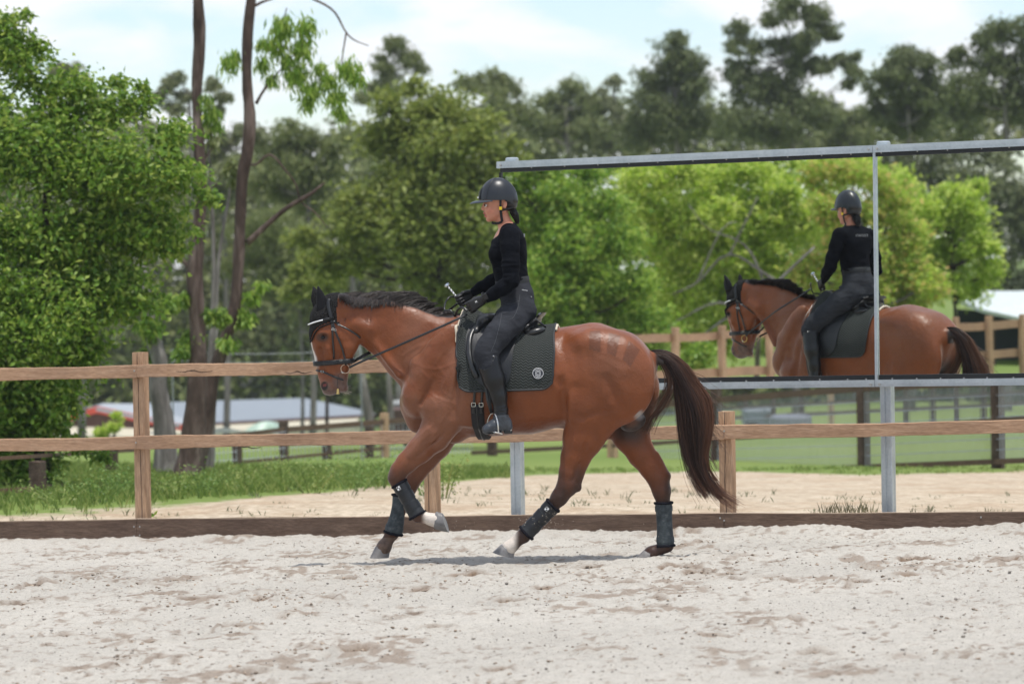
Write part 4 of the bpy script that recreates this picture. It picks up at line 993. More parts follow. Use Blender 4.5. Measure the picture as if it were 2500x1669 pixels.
# hair: mass at the nape and pony tail
M_hairb=flat('black_hair',(.006,.005,.005),.38,.5,bump=.5,bscale=200)
m=MB(); m.ball(L(1244,498,0),(.052,.070,.050),20,12); m.ball(L(1240,490,0),(.07,.079,.05),20,12); hr=autosmooth(m.build('hair',M_hairb,rider),180)
pc=spline([L(1247,503),L(1253,517),L(1259,532),L(1263,546)],9); n=420; o_=RNG.normal(0,1,(n,1,3))*np.array([.55,1,.3]); wd=np.array([.012,.016,.019,.021,.021,.019,.016,.011,.006])
S_=pc[None]+o_*wd[None,:,None]*.75; S_[:,:,0]+=.006*np.sin(np.linspace(0,3,9)+RNG.uniform(0,6,(n,1))); V,F=strands(S_,.0022,.0010); mesh_np('ponytail',V,F,M_hairb,rider)
n=14; u=np.linspace(0,1,7)[None,:,None]; b0=L(1256,520)[None,None]+RNG.normal(0,.008,(n,1,3)); dr=np.stack([RNG.uniform(.4,1,n),RNG.normal(0,.3,n),RNG.uniform(-.5,.7,n)],1)[:,None]; S_=b0+dr*u*.05+np.array([0,0,-.02])*u*u
V,F=strands(S_,.0005,.0003); mesh_np('stray_hair',V,F,M_hairb,rider)
# helmet
M_helm=flat('helmet_matte',(.013,.016,.021),.33,.45,var=.12,bump=.15,bscale=400); M_helmd=flat('helmet_grille',(.006,.007,.008),.4,.5)
def helm(off,name,mat,azr=(0,360),na=72,nt=26,th=.010,zoff=0,parent=rider,par2=None):
    c=L(1215.5,489,0); R_=np.array([.131,.102,.153])+off; V=[];F=[]; full=azr==(0,360); cols=na if full else na+1
    for j in range(nt+1):
        for i in range(cols):
            a=math.radians(azr[0]+(azr[1]-azr[0])*i/na)   # 0 = back, 180 = front
            x=math.cos(a); rim=-.001-.050*sm(.35,1.0,x)+.004*sm(.0,-1,x)+zoff
            tm=math.acos(max(-1,min(1,rim/R_[2]))); tt=tm*j/nt; k=1+.03*math.cos(a)*math.sin(tt)**2
            V.append(c+np.array([math.sin(tt)*math.cos(a)*R_[0]*k,math.sin(tt)*math.sin(a)*R_[1],math.cos(tt)*R_[2]]))
    V=np.array(V); I=np.arange(len(V)).reshape(nt+1,cols); V2=c+(V-c)*(1-th/.12)
    nx=cols if full else cols-1; F=[]
    for j in range(nt):
        for i in range(nx):
            i2=(i+1)%cols; F.append((I[j,i],I[j+1,i],I[j+1,i2],I[j,i2])); F.append(tuple(q+len(V) for q in (I[j,i2],I[j+1,i2],I[j+1,i],I[j,i])))
    for i in range(nx): i2=(i+1)%cols; F.append((I[nt,i],I[nt,i]+len(V),I[nt,i2]+len(V),I[nt,i2]))
    if not full:
        for j in range(nt): F.append((I[j,0],I[j,0]+len(V),I[j+1,0]+len(V),I[j+1,0])); F.append((I[j+1,-1],I[j+1,-1]+len(V),I[j,-1]+len(V),I[j,-1]))
    o=mesh_np(name,np.vstack([V,V2]),F,mat,par2 or rider); autosmooth(o,50); return o
hel=helm(0,'helmet',M_helm)
c=L(1215.5,489,0)
def hpt(a,tt,off=.002):
    a=math.radians(a); R_=np.array([.131,.102,.153])+off; k=1+.03*math.cos(a)*math.sin(tt)**2
    return c+np.array([math.sin(tt)*math.cos(a)*R_[0]*k,math.sin(tt)*math.sin(a)*R_[1],math.cos(tt)*R_[2]])
for s in(-1,1):   # seams arching over the shell
    m=MB(); m.tube([hpt(180+s*x,y,.001) for x,y in zip(np.linspace(50,58,16)*1.0+np.linspace(18,0,16)*0,np.linspace(1.55,.12,16))],.0017,5)
    m.tube([hpt(s*x,y,.001) for x,y in zip(np.linspace(20,34,16),np.linspace(1.25,.42,16))],.0014,5); m.build('helmet_seam',M_helmd,hel)
# raised centre panel with vent grille at the front
V=[];F=[]; na,nt=14,18
for j in range(nt+1):
    for i in range(na+1):
        y=j/nt; hw=(20-13*y**2); V.append(hpt(180+(-hw+2*hw*i/na),1.54-.62*y,.0035))
for j in range(nt):
    for i in range(na): k=j*(na+1)+i; F.append((k,k+1,k+na+2,k+na+1))
m=MB(); m.add(V,F); m.build('front_grille',M_helmd,hel,True)
m=MB()
for j in range(11): y=.06+.085*j; hw=(18-12*y**2); m.tube([hpt(180+a,1.54-.62*y,.007) for a in np.linspace(-hw,hw,7)],.0022,5)
autosmooth(m.build('grille_bars',M_helm,hel),180)
m=MB(); m.box(hpt(180,1.44,.009),(.006,.050,.011)); m.build('grille_badge',M_white,hel)
# visor
V=[];F=[]; nn=20
for k,(ext,dz) in enumerate(((0,.002),(.35,.000),(.7,-.007),(1.0,-.017))):
    for i in range(nn+1):
        a=math.radians(180-72+144*i/nn); e_=ext*.062*max(0,math.cos((a-math.pi)*1.22)); rr=np.array([.131,.102])-.002
        V.append(c+np.array([math.cos(a)*rr[0]-e_,math.sin(a)*(rr[1]+e_*.15),-.001+dz*max(0,math.cos((a-math.pi)*1.1))]))
nv_=len(V); V=V+[v-np.array([0,0,.005]) for v in V]
for k in range(3):
    for i in range(nn): q=k*(nn+1)+i; F.append((q,q+1,q+nn+2,q+nn+1)); F.append((q+nv_,q+nn+1+nv_,q+nn+2+nv_,q+1+nv_))
for i in range(nn): q=3*(nn+1)+i; F.append((q,q+1,q+1+nv_,q+nv_))
m=MB(); m.add(V,F); autosmooth(m.build('visor',flat('visor_grey',(.035,.042,.052),.35,.5),hel),60)
# harness
M_web=flat('webbing',(.008,.008,.010),.75)
for s in(-1,1):
    m=MB()
    def hs(pts,w=.016): 
        pts=spline(pts,12); m.ribbon(list(pts),[(0,s,0)]*12,w,.003)
    hs([L(1222,488,s*.088),L(1222,502,s*.082),L(1222.5,515,s*.074)]); hs([L(1224,513,s*.074),L(1236,511,s*.076),L(1250,507,s*.062),L(1258,503,s*.03)],.014)
    hs([L(1222.5,515,s*.074),L(1224,528,s*.066),L(1226,541,s*.054)],.018); hs([L(1226,541,s*.054),L(1216,545,s*.040),L(1206,545,s*.02),L(1201,543,0)],.016)
    m.build('chin_strap',M_web,hel,True)
    m=MB(); m.box(L(1222,508.5,s*.083),(.020,.006,.022),bev=.002); m.build('strap_slider',flat('yellow_tag',(.80,.55,.01),.5),hel)
# lettering across the back of the shirt and a thin necklace
hb=rcast(L(1330,575,0),(-1,0,0),.6)
if hb is not None:
    n_=hb[1]; e1x=np.array([0,-1.0,0]); e2x=np.cross(n_,e1x); e2x/=np.linalg.norm(e2x)
    m=MB()
    for k in range(9):
        yy=-.062+.0155*k; h=rcast(hb[0]+np.array([.1,yy,0]),(-1,0,0),.3)
        if h is None: continue
        q=h[0]+h[1]*.0065; z_=np.array([0,0,1.0])
        for (u0,v0,u1,v1) in [((-1,-1,-1,1),(1,-1,1,1),(-1,1,1,-1)),((-1,1,1,1),(0,1,0,-1)),((-1,-1,0,1),(0,1,1,-1),(-.5,-.2,.5,-.2))][k%3]:
            m.tube([q+np.array([0,u0*.0048,v0*.011]),q+np.array([0,u1*.0048,v1*.011])],.0011,4)
    m.build('back_lettering',flat('grey_print',(.35,.36,.37),.7),rider)
m=MB(); pts=[]
for q in [(1247,551,-.052),(1236,559,-.055),(1226,568,-.045),(1216,577,-.022),(1213,580,0),(1216,577,.022),(1226,568,.045),(1236,559,.055),(1247,551,.052)]: pts.append(L(*q)+np.array([-.003,0,.004]))
m.tube(spline(pts,30),.0011,5); m.build('necklace',flat('silver_chain',(.6,.58,.55),.3,metal=1),rider)
# ================================================================== WHIP
whip=empty('riding_whip',HO,-TH,'long thin dressage whip with striped handle and round silver top held in the far hand','riding whip')
K,d,up,inn=HF_
top=L(1092,697,.105); hp=K+d*.012+inn*.014; dd=(hp-top)/np.linalg.norm(hp-top)
m=MB(); m.tube([top,top+dd*.17],[.0058,.0062],10); o=m.build('handle',M_white,whip)
m=MB(); 
e1_=np.cross(dd,(0,1.0,0)); e1_/=np.linalg.norm(e1_); e2_=np.cross(dd,e1_)
m.tube([top+dd*(.17*i/60)+(e1_*math.cos(i*.75)+e2_*math.sin(i*.75))*.0052 for i in range(61)],.0030,5); m.build('spiral_grip',M_leather,whip)
m=MB(); m.tube([top-dd*.010,top-dd*.008,top+dd*.000,top+dd*.006],[.010,.0185,.0185,.008],18); m.ball(top-dd*.010,(.016,.016,.004),16,6,axes=[e1_,e2_,dd]); autosmooth(m.build('cap',flat('mirror_cap',(.66,.72,.78),.15,.5,metal=1),whip),50)
m=MB(); m.tube(spline([top+dd*.17,L(1142,775,.20),L(1165,850,.43),L(1178,945,.46)],20),list(np.linspace(.0035,.0013,20)),6); m.build('shaft',M_leather,whip)

TH,EX,EY=TH_H,EX_H,EY_H
# ================================================================== GROUND
def sdist(x,y): return (x-FP[0])*MN[0]+(y-FP[1])*MN[1]
def arenaz(x,y):
    z=.0188*np.clip(x,-9,9)-.0291*np.clip(y-23.6,0,12)-.034; k=sm(10,-18,y); return z*(1-k)-.35*k
def terr(x,y):
    s=sdist(x,y); k=sm(-6,14,x-(.02*y)); sl=.046*(1-k)+.036*k
    z=-.20-sl*np.clip(s-4,0,140)-.0*s; z=z+.10*(vnoise(x*.12+9,y*.12,2)-.5)*sm(8,25,s)
    a=arenaz(x,y)-.10
    return np.where(s>.1,z,np.where(s<-36,-.45+0*x,a))
def groundhit(px_,py_,fn=terr,d0=20,d1=400):
    d=np.linspace(d0,d1,8000); v=ray(px_,py_); P_=CAM[None]+v[None]*(d/v[1])[:,None]; g=fn(P_[:,0],P_[:,1]); i=np.argmax(P_[:,2]<g); return P_[i]
BP=sorted([(float(q[0]),float(sdist(q[0],q[1]))) for q in (groundhit(a,b) for a,b in((0,1266),(200,1258),(380,1243),(560,1222),(800,1200),(1000,1186),(1300,1160),(1700,1150),(2100,1160),(2480,1150)))])
bnd_=lambda x: np.interp(x,[p[0] for p in BP],[p[1] for p in BP])
print('BOUND',BP)
# coarse terrain sheet
gx=np.unique(np.r_[np.linspace(-900,-60,30),np.linspace(-60,60,241),np.linspace(60,900,30)]); gy=np.unique(np.r_[np.linspace(-900,-80,25),np.linspace(-80,12,93),np.linspace(12,60,193),np.linspace(60,220,161),np.linspace(220,1500,40)])
X,Y=np.meshgrid(gx,gy,indexing='ij'); Z=terr(X,Y)+.015*(vnoise(X*1.7,Y*1.7,1)-.5)
I=np.arange(X.size).reshape(X.shape); F=np.stack([I[:-1,:-1],I[1:,:-1],I[1:,1:],I[:-1,1:]],-1).reshape(-1,4)
t=NT('ground_mat'); p_=t.pr(.95,.1)
geo=t.n('ShaderNodeNewGeometry'); sx=t.n('ShaderNodeSeparateXYZ'); t.l(geo.outputs['Position'],sx.inputs[0]); pos=geo.outputs['Position']
sd_=t.math('ADD',t.math('MULTIPLY',t.math('SUBTRACT',sx.outputs[0],float(FP[0])),float(MN[0])),t.math('MULTIPLY',t.math('SUBTRACT',sx.outputs[1],float(FP[1])),float(MN[1])))
nb=t.noise(pos,.45,5,.6); nf=t.noise(pos,3.5,6,.7); nl=t.noise(pos,.09,3)
grass=t.mix(nf,t.ramp(nl,[(.35,(.150,.225,.055)),(.62,(.26,.31,.095))]),(.20,.26,.07)); grass=t.mix(t.math('MULTIPLY',t.noise(pos,14,4),.55),grass,(.07,.13,.03))
sandc=t.ramp(nf,[(.34,(.40,.325,.24)),(.55,(.56,.48,.375)),(.7,(.64,.56,.45))]); sandc=t.mix(t.ramp(t.noise(pos,11,6,.7),[(.40,(.75,.75,.75)),(.56,(0,0,0))]),sandc,(.31,.25,.18)); sandc=t.mix(t.ramp(t.noise(pos,1.1,4),[(.45,(0,0,0)),(.75,(.5,.5,.5))]),sandc,(.34,.22,.13))
edge=t.math('ADD',t.math('ADD',sd_,t.math('MULTIPLY',t.math('SUBTRACT',nb,.5),4.0)),t.math('MULTIPLY',t.math('SUBTRACT',nf,.5),2.2))
bx_=t.math('DIVIDE',t.math('ADD',sx.outputs[0],7.0),14.0,clamp=True); bnd=t.math('MULTIPLY',t.ramp(bx_,[((x+7)/14,(y/20,)*3) for x,y in BP]),20.0)
g=t.math('MULTIPLY',t.math('SUBTRACT',edge,bnd),1.6,clamp=True)
c=t.mix(g,sandc,grass); ar=t.math('MULTIPLY',t.math('MULTIPLY',t.math('SUBTRACT',0.05,sd_),20,clamp=True),t.math('MULTIPLY',t.math('ADD',sd_,36),5,clamp=True)); c=t.mix(ar,c,(.50,.44,.37))
beh=t.math('MULTIPLY',t.math('SUBTRACT',-36.2,sd_),5,clamp=True); c=t.mix(beh,c,grass)
c=t.mix(1.0,c,(.93,.92,.90),'MULTIPLY'); t.l(c,p_.inputs['Base Color']); t.bump(nf,.6,.05)
mesh_np('ground',np.stack([X,Y,Z],-1).reshape(-1,3),F,t.m,smooth=True)['kind']='structure'
# fine arena sand
gx=np.arange(-5.6,5.6,.021); gy=np.arange(13.6,31.2,.021); X,Y=np.meshgrid(gx,gy,indexing='ij')
def sandh(X,Y):
    h=.020*(vnoise(X*1.3,Y*1.3,11)-.5)+.014*(vnoise(X*4,Y*4,12)-.5)+.013*(vnoise(X*9,Y*9,13)-.5)+.012*(vnoise(X*20,Y*20,14)-.5)+.012*(vnoise(X*42,Y*42,15)-.5)
    r=1-np.abs(2*vnoise(X*7+3,Y*7,21)-1); h+=.012*(r**3); r=1-np.abs(2*vnoise(X*15+3,Y*15,22)-1); return h+.010*r**2
H_=sandh(X,Y); damp=np.zeros_like(X)
PAT=[(90,1436,1.3),(125,1434,.8),(325,1432,1),(404,1434,.9),(474,1415,.9),(208,1416,.7),(495,1467,1.5),(644,1470,1.1),(607,1451,1),(798,1464,.8),(846,1420,.8),(1064,1387,1.0),(1144,1411,1.6),(1027,1446,1),(314,1531,.9),(362,1571,1),(878,1592,1.5),(404,1613,1.1),(585,1533,.8),(756,1581,.8),(591,1650,1.3),(1224,1640,1),(53,1656,.8),
(1438,1388,1.1),(1407,1411,.9),(1331,1444,1.2),(1530,1431,1),(1658,1390,1.7),(1709,1403,1.6),(1780,1426,1.4),(1724,1362,.7),(1785,1362,.7),(1688,1329,.6),(1933,1429,1),(1893,1380,.9),(1990,1355,.7),(2117,1384,.9),(2230,1372,1.6),(2199,1393,1),(2296,1398,1.2),(2240,1411,1.2),(2092,1426,1),(2442,1375,1.7),(2332,1516,1.2),(1913,1523,.9),(1469,1593,1),(650,1330,.7),(820,1335,.7),(40,1480,1),(700,1500,.8),(1600,1470,.7),(1250,1470,.7),(2000,1600,.9),(2350,1600,.8),(150,1560,.7),(1080,1540,.8),(1750,1560,.7)]
pc_=[]
for a,b,s_ in PAT:
    q=groundhit(a,b,arenaz,12,40); pc_.append((q,s_))
    ang=RNG.uniform(0,3.14); dx=X-q[0]; dy=Y-q[1]; m_=(abs(dx)<.6)&(abs(dy)<.9); dx=dx[m_];dy=dy[m_]
    u=dx*math.cos(ang)+dy*math.sin(ang); v=(-dx*math.sin(ang)+dy*math.cos(ang))*1.35; r=np.hypot(u,v)/(.085*s_**.6)+.9*(vnoise(X[m_]*9,Y[m_]*9,33)-.5)
    H_[m_]+=-.030*np.exp(-r**2)+.022*np.exp(-((r-1.5)/.45)**2)*(.5+vnoise(X[m_]*14,Y[m_]*14,5))
    damp[m_]=np.maximum(damp[m_],np.clip(1.3*np.exp(-(r/1.35)**4)*(.45+.8*vnoise(X[m_]*22,Y[m_]*22,6)),0,1)*min(1,.55+.3*s_))
S_d=sdist(X,Y); bank=.035*sm(-.45,-.02,S_d)*(.4+1.2*vnoise(X*2.2,Y*2.2,31)); H_+=bank; H_=np.where(S_d>-.015,H_-.25,H_)
Z=arenaz(X,Y)+H_
keep=(S_d[:-1,:-1]<.06)
I=np.arange(X.size).reshape(X.shape); F=np.stack([I[:-1,:-1],I[1:,:-1],I[1:,1:],I[:-1,1:]],-1)[keep]
fine=vnoise(X*30,Y*30,44); pal=vnoise(X*1.1,Y*.9,45)
cc=np.array([.455,.430,.385])[None,None]*(.90+.10*fine+.14*pal)[...,None]; dz=sm(.56,.78,vnoise(X*3.1+2,Y*1.9,71))*sm(.45,.62,vnoise(X*16,Y*12,72))*.8; damp=np.maximum(damp,dz*.8); cc=cc*(1-damp[...,None])+np.array([.215,.155,.11])*damp[...,None]
fl=sm(.68,.88,vnoise(X*30+5,Y*22,46))*sm(.2,.6,vnoise(X*2.5,Y*2.5,47)); cc=cc*(1-fl[...,None]*np.array([.36,.42,.46])); H2=sm(.2,-.6,(H_-.0)/.02); cc*=(1-.10*H2[...,None])  # dark flecks painted as tiny shadows between grains; hollows darkened by height
t=NT('arena_sand_mat'); p_=t.pr(.95,.12); at=t.n('ShaderNodeVertexColor',layer_name='Col'); v=t.coord('Object'); n5=t.noise(v,70,5,.7); n6=t.noise(v,260,3,.6)
c=t.mix(1.0,at.outputs[0],t.ramp(n5,[(.28,(.60,.59,.58)),(.47,(1,1,1)),(.8,(1.10,1.10,1.09))]),'MULTIPLY'); c=t.mix(1.0,c,t.ramp(n6,[(.3,(.86,.86,.86)),(.7,(1.08,1.08,1.08))]),'MULTIPLY'); t.l(c,p_.inputs['Base Color'])
t.bump(t.math('ADD',n5,t.math('MULTIPLY',n6,.4)),.9,.010)
mesh_np('arena_sand',np.stack([X,Y,Z],-1).reshape(-1,3),F.reshape(-1,4),t.m,col=cc.reshape(-1,3))['kind']='structure'
# loose clods of sand
ico=[(0,0,1),(.89,0,.45),(.28,.85,.45),(-.72,.53,.45),(-.72,-.53,.45),(.28,-.85,.45),(.72,.53,-.45),(-.28,.85,-.45),(-.89,0,-.45),(-.28,-.85,-.45),(.72,-.53,-.45),(0,0,-1)]
icf=[(0,1,2),(0,2,3),(0,3,4),(0,4,5),(0,5,1),(1,6,2),(2,7,3),(3,8,4),(4,9,5),(5,10,1),(6,7,2),(7,8,3),(8,9,4),(9,10,5),(10,6,1),(11,7,6),(11,8,7),(11,9,8),(11,10,9),(11,6,10)]
ico=np.array(ico,float); icf=np.array(icf)
def clods(pts,sz,colr,name,mat):
    n=len(pts); V=ico[None]*RNG.uniform(.55,1.25,(n,12,1))*sz[:,None,None]*np.array([1,1,.62]); a=RNG.uniform(0,6.28,n); ca,sa=np.cos(a)[:,None],np.sin(a)[:,None]
    V=np.stack([V[...,0]*ca-V[...,1]*sa,V[...,0]*sa+V[...,1]*ca,V[...,2]],-1)+pts[:,None]; F=(icf[None]+np.arange(n)[:,None,None]*12).reshape(-1,3)
    o=mesh_np(name,V.reshape(-1,3),F,mat,smooth=False,col=np.repeat(colr,12,0)); o['kind']='stuff'; return o
n=14000; dd=RNG.uniform(14.5,27.5,n); xx=RNG.uniform(-.165,.165,n)*dd; sz=RNG.exponential(.0022,n)+.0022; 
q2=[];s2=[];c2=[]
for q,s_ in pc_:
    k=int(40*s_); a=RNG.normal(0,.13*s_**.5,(k,2))*[1,1.5]; 
    for u in a: q2.append((q[0]+u[0],q[1]+u[1])); s2.append(RNG.exponential(.005)+.004); c2.append(np.array([.32,.26,.205])*RNG.uniform(.6,1.25))
xy=np.vstack([np.stack([xx,dd],1),np.array(q2)]); sz=np.r_[sz,s2]; cl=np.vstack([np.array([.42,.385,.34])[None]*RNG.uniform(.45,1.1,(n,1)),np.array(c2)])
ok=sdist(xy[:,0],xy[:,1])<-.08; xy=xy[ok];sz=np.minimum(sz[ok],.014);cl=cl[ok]
zz=arenaz(xy[:,0],xy[:,1])+sandh(xy[:,0],xy[:,1])+sz*.25
t=NT('clod_mat'); p_=t.pr(.95,.1); at=t.n('ShaderNodeVertexColor',layer_name='Col'); t.l(at.outputs[0],p_.inputs['Base Color']); t.bump(t.noise(t.coord('Object'),200,3),.6,.004)
clods(np.stack([xy[:,0],xy[:,1],zz],1),sz,cl,'sand_clods',t.m)
# grains thrown up by the hooves
pt=[];
for (a,b,sx_,sy_,k,l0) in((1330,1275,28,18,90,-.2),(1545,1330,40,18,120,.2),(1300,1250,30,20,50,-.15),(1500,1345,40,10,80,.1),(1090,1290,30,12,30,0)):
    for _ in range(k):
        q=HO+0; l=L(RNG.normal(a,sx_),RNG.normal(b,sy_),l0+RNG.normal(0,.1)); w_=HO+l[0]*EX+l[1]*EY+l[2]*EZ; pt.append(w_)
pt=np.array(pt); clods(pt,RNG.uniform(.0012,.0038,len(pt)),np.array([.55,.48,.40])[None]*RNG.uniform(.7,1.2,(len(pt),1)),'flying_sand',t.m)
# ================================================================== TIMBER ARENA FENCE
def wood(name,c0,c1,c2,grain=(1,1,1),sc=3.0,rough=.8,kn=True):
    t=NT(name); p_=t.pr(rough,.2); v=t.coord('Object',grain); n=t.noise(v,sc,8,.65,1.2); n2=t.noise(v,sc*6,5,.6)
    c=t.ramp(n,[(.3,c0),(.5,c1),(.72,c2)]); c=t.mix(t.ramp(n2,[(.35,(.55,.55,.55)),(.6,(0,0,0))]),c,tuple(x*.55 for x in c0)); 
    big=t.noise(t.coord('Object'),1.4,3); c=t.mix(1.0,c,t.ramp(big,[(.3,(.82,.80,.80)),(.7,(1.15,1.13,1.10))]),'MULTIPLY'); t.l(c,p_.inputs['Base Color']); t.bump(t.math('ADD',n,t.math('MULTIPLY',n2,.5)),.5,.006); return t.m
# fence objects live in a frame: x along the fence, y = away, z up
FA=math.atan2(MD[1],MD[0])
M_rail=wood('rail_timber',(.32,.195,.120),(.46,.295,.19),(.56,.385,.265),(.9,10,10))
M_post=wood('post_timber',(.36,.225,.135),(.50,.33,.21),(.60,.43,.30),(10,10,.8))
M_board=wood('kick_board_timber',(.10,.066,.048),(.15,.102,.076),(.20,.14,.105),(.9,8,8))
M_boardt=flat('pale_board_top',(.33,.25,.18),.9)
M_crack=flat('timber_crack',(.05,.03,.02),.9)
fence=empty('arena_fence',FP,FA,'post and rail timber fence with a dark kick board running behind the horse','fence')
Rf=np.array([MD,MN,[0,0,1.0]])
def fl_(px_,py_,off=0): return Rf@(onfence(px_,py_,off)-FP)
def rail(a,b,c,d,y0,th,name,mat,seg=24,wob=.004):
    """a,b top-left/top-right px, c,d bottom-left/bottom-right; y0 front face offset"""
    A,B,Cc,D=[fl_(*q,y0) for q in(a,b,c,d)]; V=[];F=[]; nz=RNG.normal(0,1,(seg+1,2))
    for i in range(seg+1):
        u=i/seg; T=A+(B-A)*u; Bt=Cc+(D-Cc)*u; w1=wob*math.sin(u*9+a[0])+.0012*nz[i,0]; w2=wob*math.sin(u*7+2+a[1])+.0012*nz[i,1]; e=.004
        for (zz_,yy_) in((T[2]+w1-e,0),(T[2]+w1,e),(T[2]+w1,th-e),(T[2]+w1-e,th),(Bt[2]+w2+e,th),(Bt[2]+w2,th-e),(Bt[2]+w2,e),(Bt[2]+w2+e,0)): V.append((T[0],y0+yy_,zz_))
    for i in range(seg):
        for k in range(8): k2=(k+1)%8; F.append((i*8+k,(i+1)*8+k,(i+1)*8+k2,i*8+k2))
    F.append(tuple(range(8))); F.append(tuple(seg*8+k for k in range(8))[::-1])
    m=MB(); m.add(V,F); return m.build(name,mat,fence)
def seg_at(y0,y1,x,x0=0,x1=2500): return y0+(y1-y0)*(x-x0)/(x1-x0)
# top rail, left of the mirror; split at the post
rail((-260,906),(333,891),(-260,936),(333,922),0,.045,'top_rail',M_rail); rail((333.6,891),(1060,877),(333.6,922),(1060,907),0,.045,'top_rail',M_rail,30)
rail((-260,1078),(333,1065),(-260,1107),(333,1096),0,.045,'lower_rail',M_rail); rail((333.6,1065),(1048,1051),(333.6,1096),(1048,1081),0,.045,'lower_rail',M_rail,30)
rail((1048.6,1051),(1767,1038),(1048.6,1081),(1767,1071),0,.045,'lower_rail',M_rail,30); rail((1767.6,1038),(2950,1018),(1767.6,1071),(2950,1049),0,.045,'lower_rail',M_rail,30)
for x0,x1 in((-260,333),(333.8,1048),(1048.8,1767),(1767.8,2950)):
    yt=lambda x: np.interp(x,[-260,0,333,1250,1767,2500,2950],[1279,1273,1267,1259,1253,1251,1249]); yb=lambda x: np.interp(x,[-260,0,333,600,1250,1767,2500,2950],[1375,1365,1355,1350,1330,1325,1318,1315])
    rail((x0,yt(x0)),(x1,yt(x1)),(x0,yb(x0)),(x1,yb(x1)),-.048 if x0<0 or x0>0 else 0,.045,'kick_board',M_board,20,.003)
    rail((x0+.4,yt(x0)-1.1),(x1-.4,yt(x1)-1.1),(x0+.4,yt(x0)+.2),(x1-.4,yt(x1)+.2),-.047,.040,'board_top_strip',M_boardt,20,.003)  # paler strip along the top edge of each kick board
def post(x,ytop,ybot=1300,w=.100,crack=True,sect=.100):
    A=fl_(x,ytop,.047); B=fl_(x+(ybot-ytop)*.0175,ybot,.047); m=MB(); n=8; V=[];F=[]
    for i in range(n+1):
        z=A[2]+(B[2]-A[2])*i/n; xc=A[0]; e=.005; hw=w/2
        for (dx,dy) in((-hw+e,0),(hw-e,0),(hw,e),(hw,sect-e),(hw-e,sect),(-hw+e,sect),(-hw,sect-e),(-hw,e)): V.append((xc+dx,.047+dy,z+ (RNG.normal(0,.001) if i else 0)))
    for i in range(n):
        for k in range(8): k2=(k+1)%8; F.append((i*8+k,i*8+k2,(i+1)*8+k2,(i+1)*8+k))
    F.append(tuple(range(8))[::-1]); m.add(V,F); p=m.build('post',M_post,fence)
    if crack:
        m=MB(); zs=np.linspace(A[2]-.0,B[2]+.05,26); xs=A[0]+np.cumsum(RNG.normal(.0002,.0022,26)); m.ribbon([np.array([xs[i],.0462,zs[i]]) for i in range(26)],[(0,-1,0)]*26,[.003+.004*abs(math.sin(i*.5)) for i in range(26)],.0016); m.build('drying_crack',M_crack,p)
    return A
post(334.5,860); post(1043,862); post(1768,1004.5); post(-230,870)
post(2730,990)
M_zinc=flat('galvanised_bolt',(.45,.45,.44),.4,.5,metal=.8)
for (a,b) in((328,905),(332,1080),(1768,1052),(1048,1068)):
    c=fl_(a,b,-.001); m=MB(); m.tube([c,c+np.array([0,-.005,0])],[.008,.006],10); m.build('bolt',M_zinc,fence)
for (a,b) in((327,1285),(341,1285),(327,1308),(341,1306),(1758,1264),(1768,1270),(2395,1262)):
    c=fl_(a,b,-.049); m=MB(); m.tube([c,c+np.array([0,-.004,0])],[.007,.005],10); m.build('bolt',M_zinc,fence)
for (x0,x1,yy) in((697,762,909),(565,640,1092),(430,520,906)):   # splits in the rails
    m=MB(); pts=[fl_(x0+(x1-x0)*i/12,yy+2.0*math.sin(i*.9)+RNG.normal(0,.5),-.0005) for i in range(13)]; m.ribbon(pts,[(0,-1,0)]*13,[.002+.010*math.sin(math.pi*i/12)*RNG.uniform(.3,1) for i in range(13)],.001); m.build('split',M_crack,fence)
# ================================================================== ARENA MIRROR
MF=empty('arena_mirror',MP,FA,'long outdoor riding mirror in a galvanised steel frame on steel posts','mirror')
def ml(px_,py_,off=0): return Rf@(onmirror(px_,py_,off)-MP)
t=NT('mirror_glass'); p_=t.pr(0.0,.5,1.0); p_.inputs['Base Color'].default_value=(.90,.94,.91,1); v=t.coord('Object',(1,1,1)); b=t.bump(t.noise(v,1.3,1,.4),.10,.004); M_mir=t.m
t=NT('galvanised'); p_=t.pr(.42,.5,.75); v=t.coord('Object'); vo=t.n('ShaderNodeTexVoronoi'); vo.inputs['Scale'].default_value=55; t.l(v,vo.inputs[0]); sp=t.mix(.5,t.ramp(vo.outputs['Distance'],[(0,(.36,.40,.43)),(1,(.50,.54,.57))]),t.ramp(t.noise(v,7,5,.6),[(.3,(.36,.42,.47)),(.7,(.62,.68,.73))])); t.l(sp,p_.inputs['Base Color']); M_galv=t.m
M_black=flat('black_powder_coat',(.010,.012,.014),.4,.4)
def mquad(pts,y0,y1,name,mat,seg=1):
    """box following 4 px corners TL,TR,BR,BL between offsets y0 (front) and y1 (back)"""
    Q=[ml(*p,y0) for p in pts]; V=[(q[0],y0,q[2]) for q in Q]+[(q[0],y1,q[2]) for q in Q]
    m=MB(); m.add(V,[(0,3,2,1),(4,5,6,7),(0,1,5,4),(1,2,6,5),(2,3,7,6),(3,0,4,7)]); return m.build(name,mat,MF)
ytl=lambda x: np.interp(x,[1212,2124,2500,3050],[394.7,355,338.3,314])
ybl=lambda x: ytl(x)+np.interp(x,[1212,2124,2500,3050],[16.5,17.8,18.5,19.3])
ysb=lambda x: np.interp(x,[1212,1614,2000,2500,3050],[941,936,928.5,923,916]); ysb2=lambda x: ysb(x)+np.interp(x,[1212,3050],[15.5,18])
gl=0.0
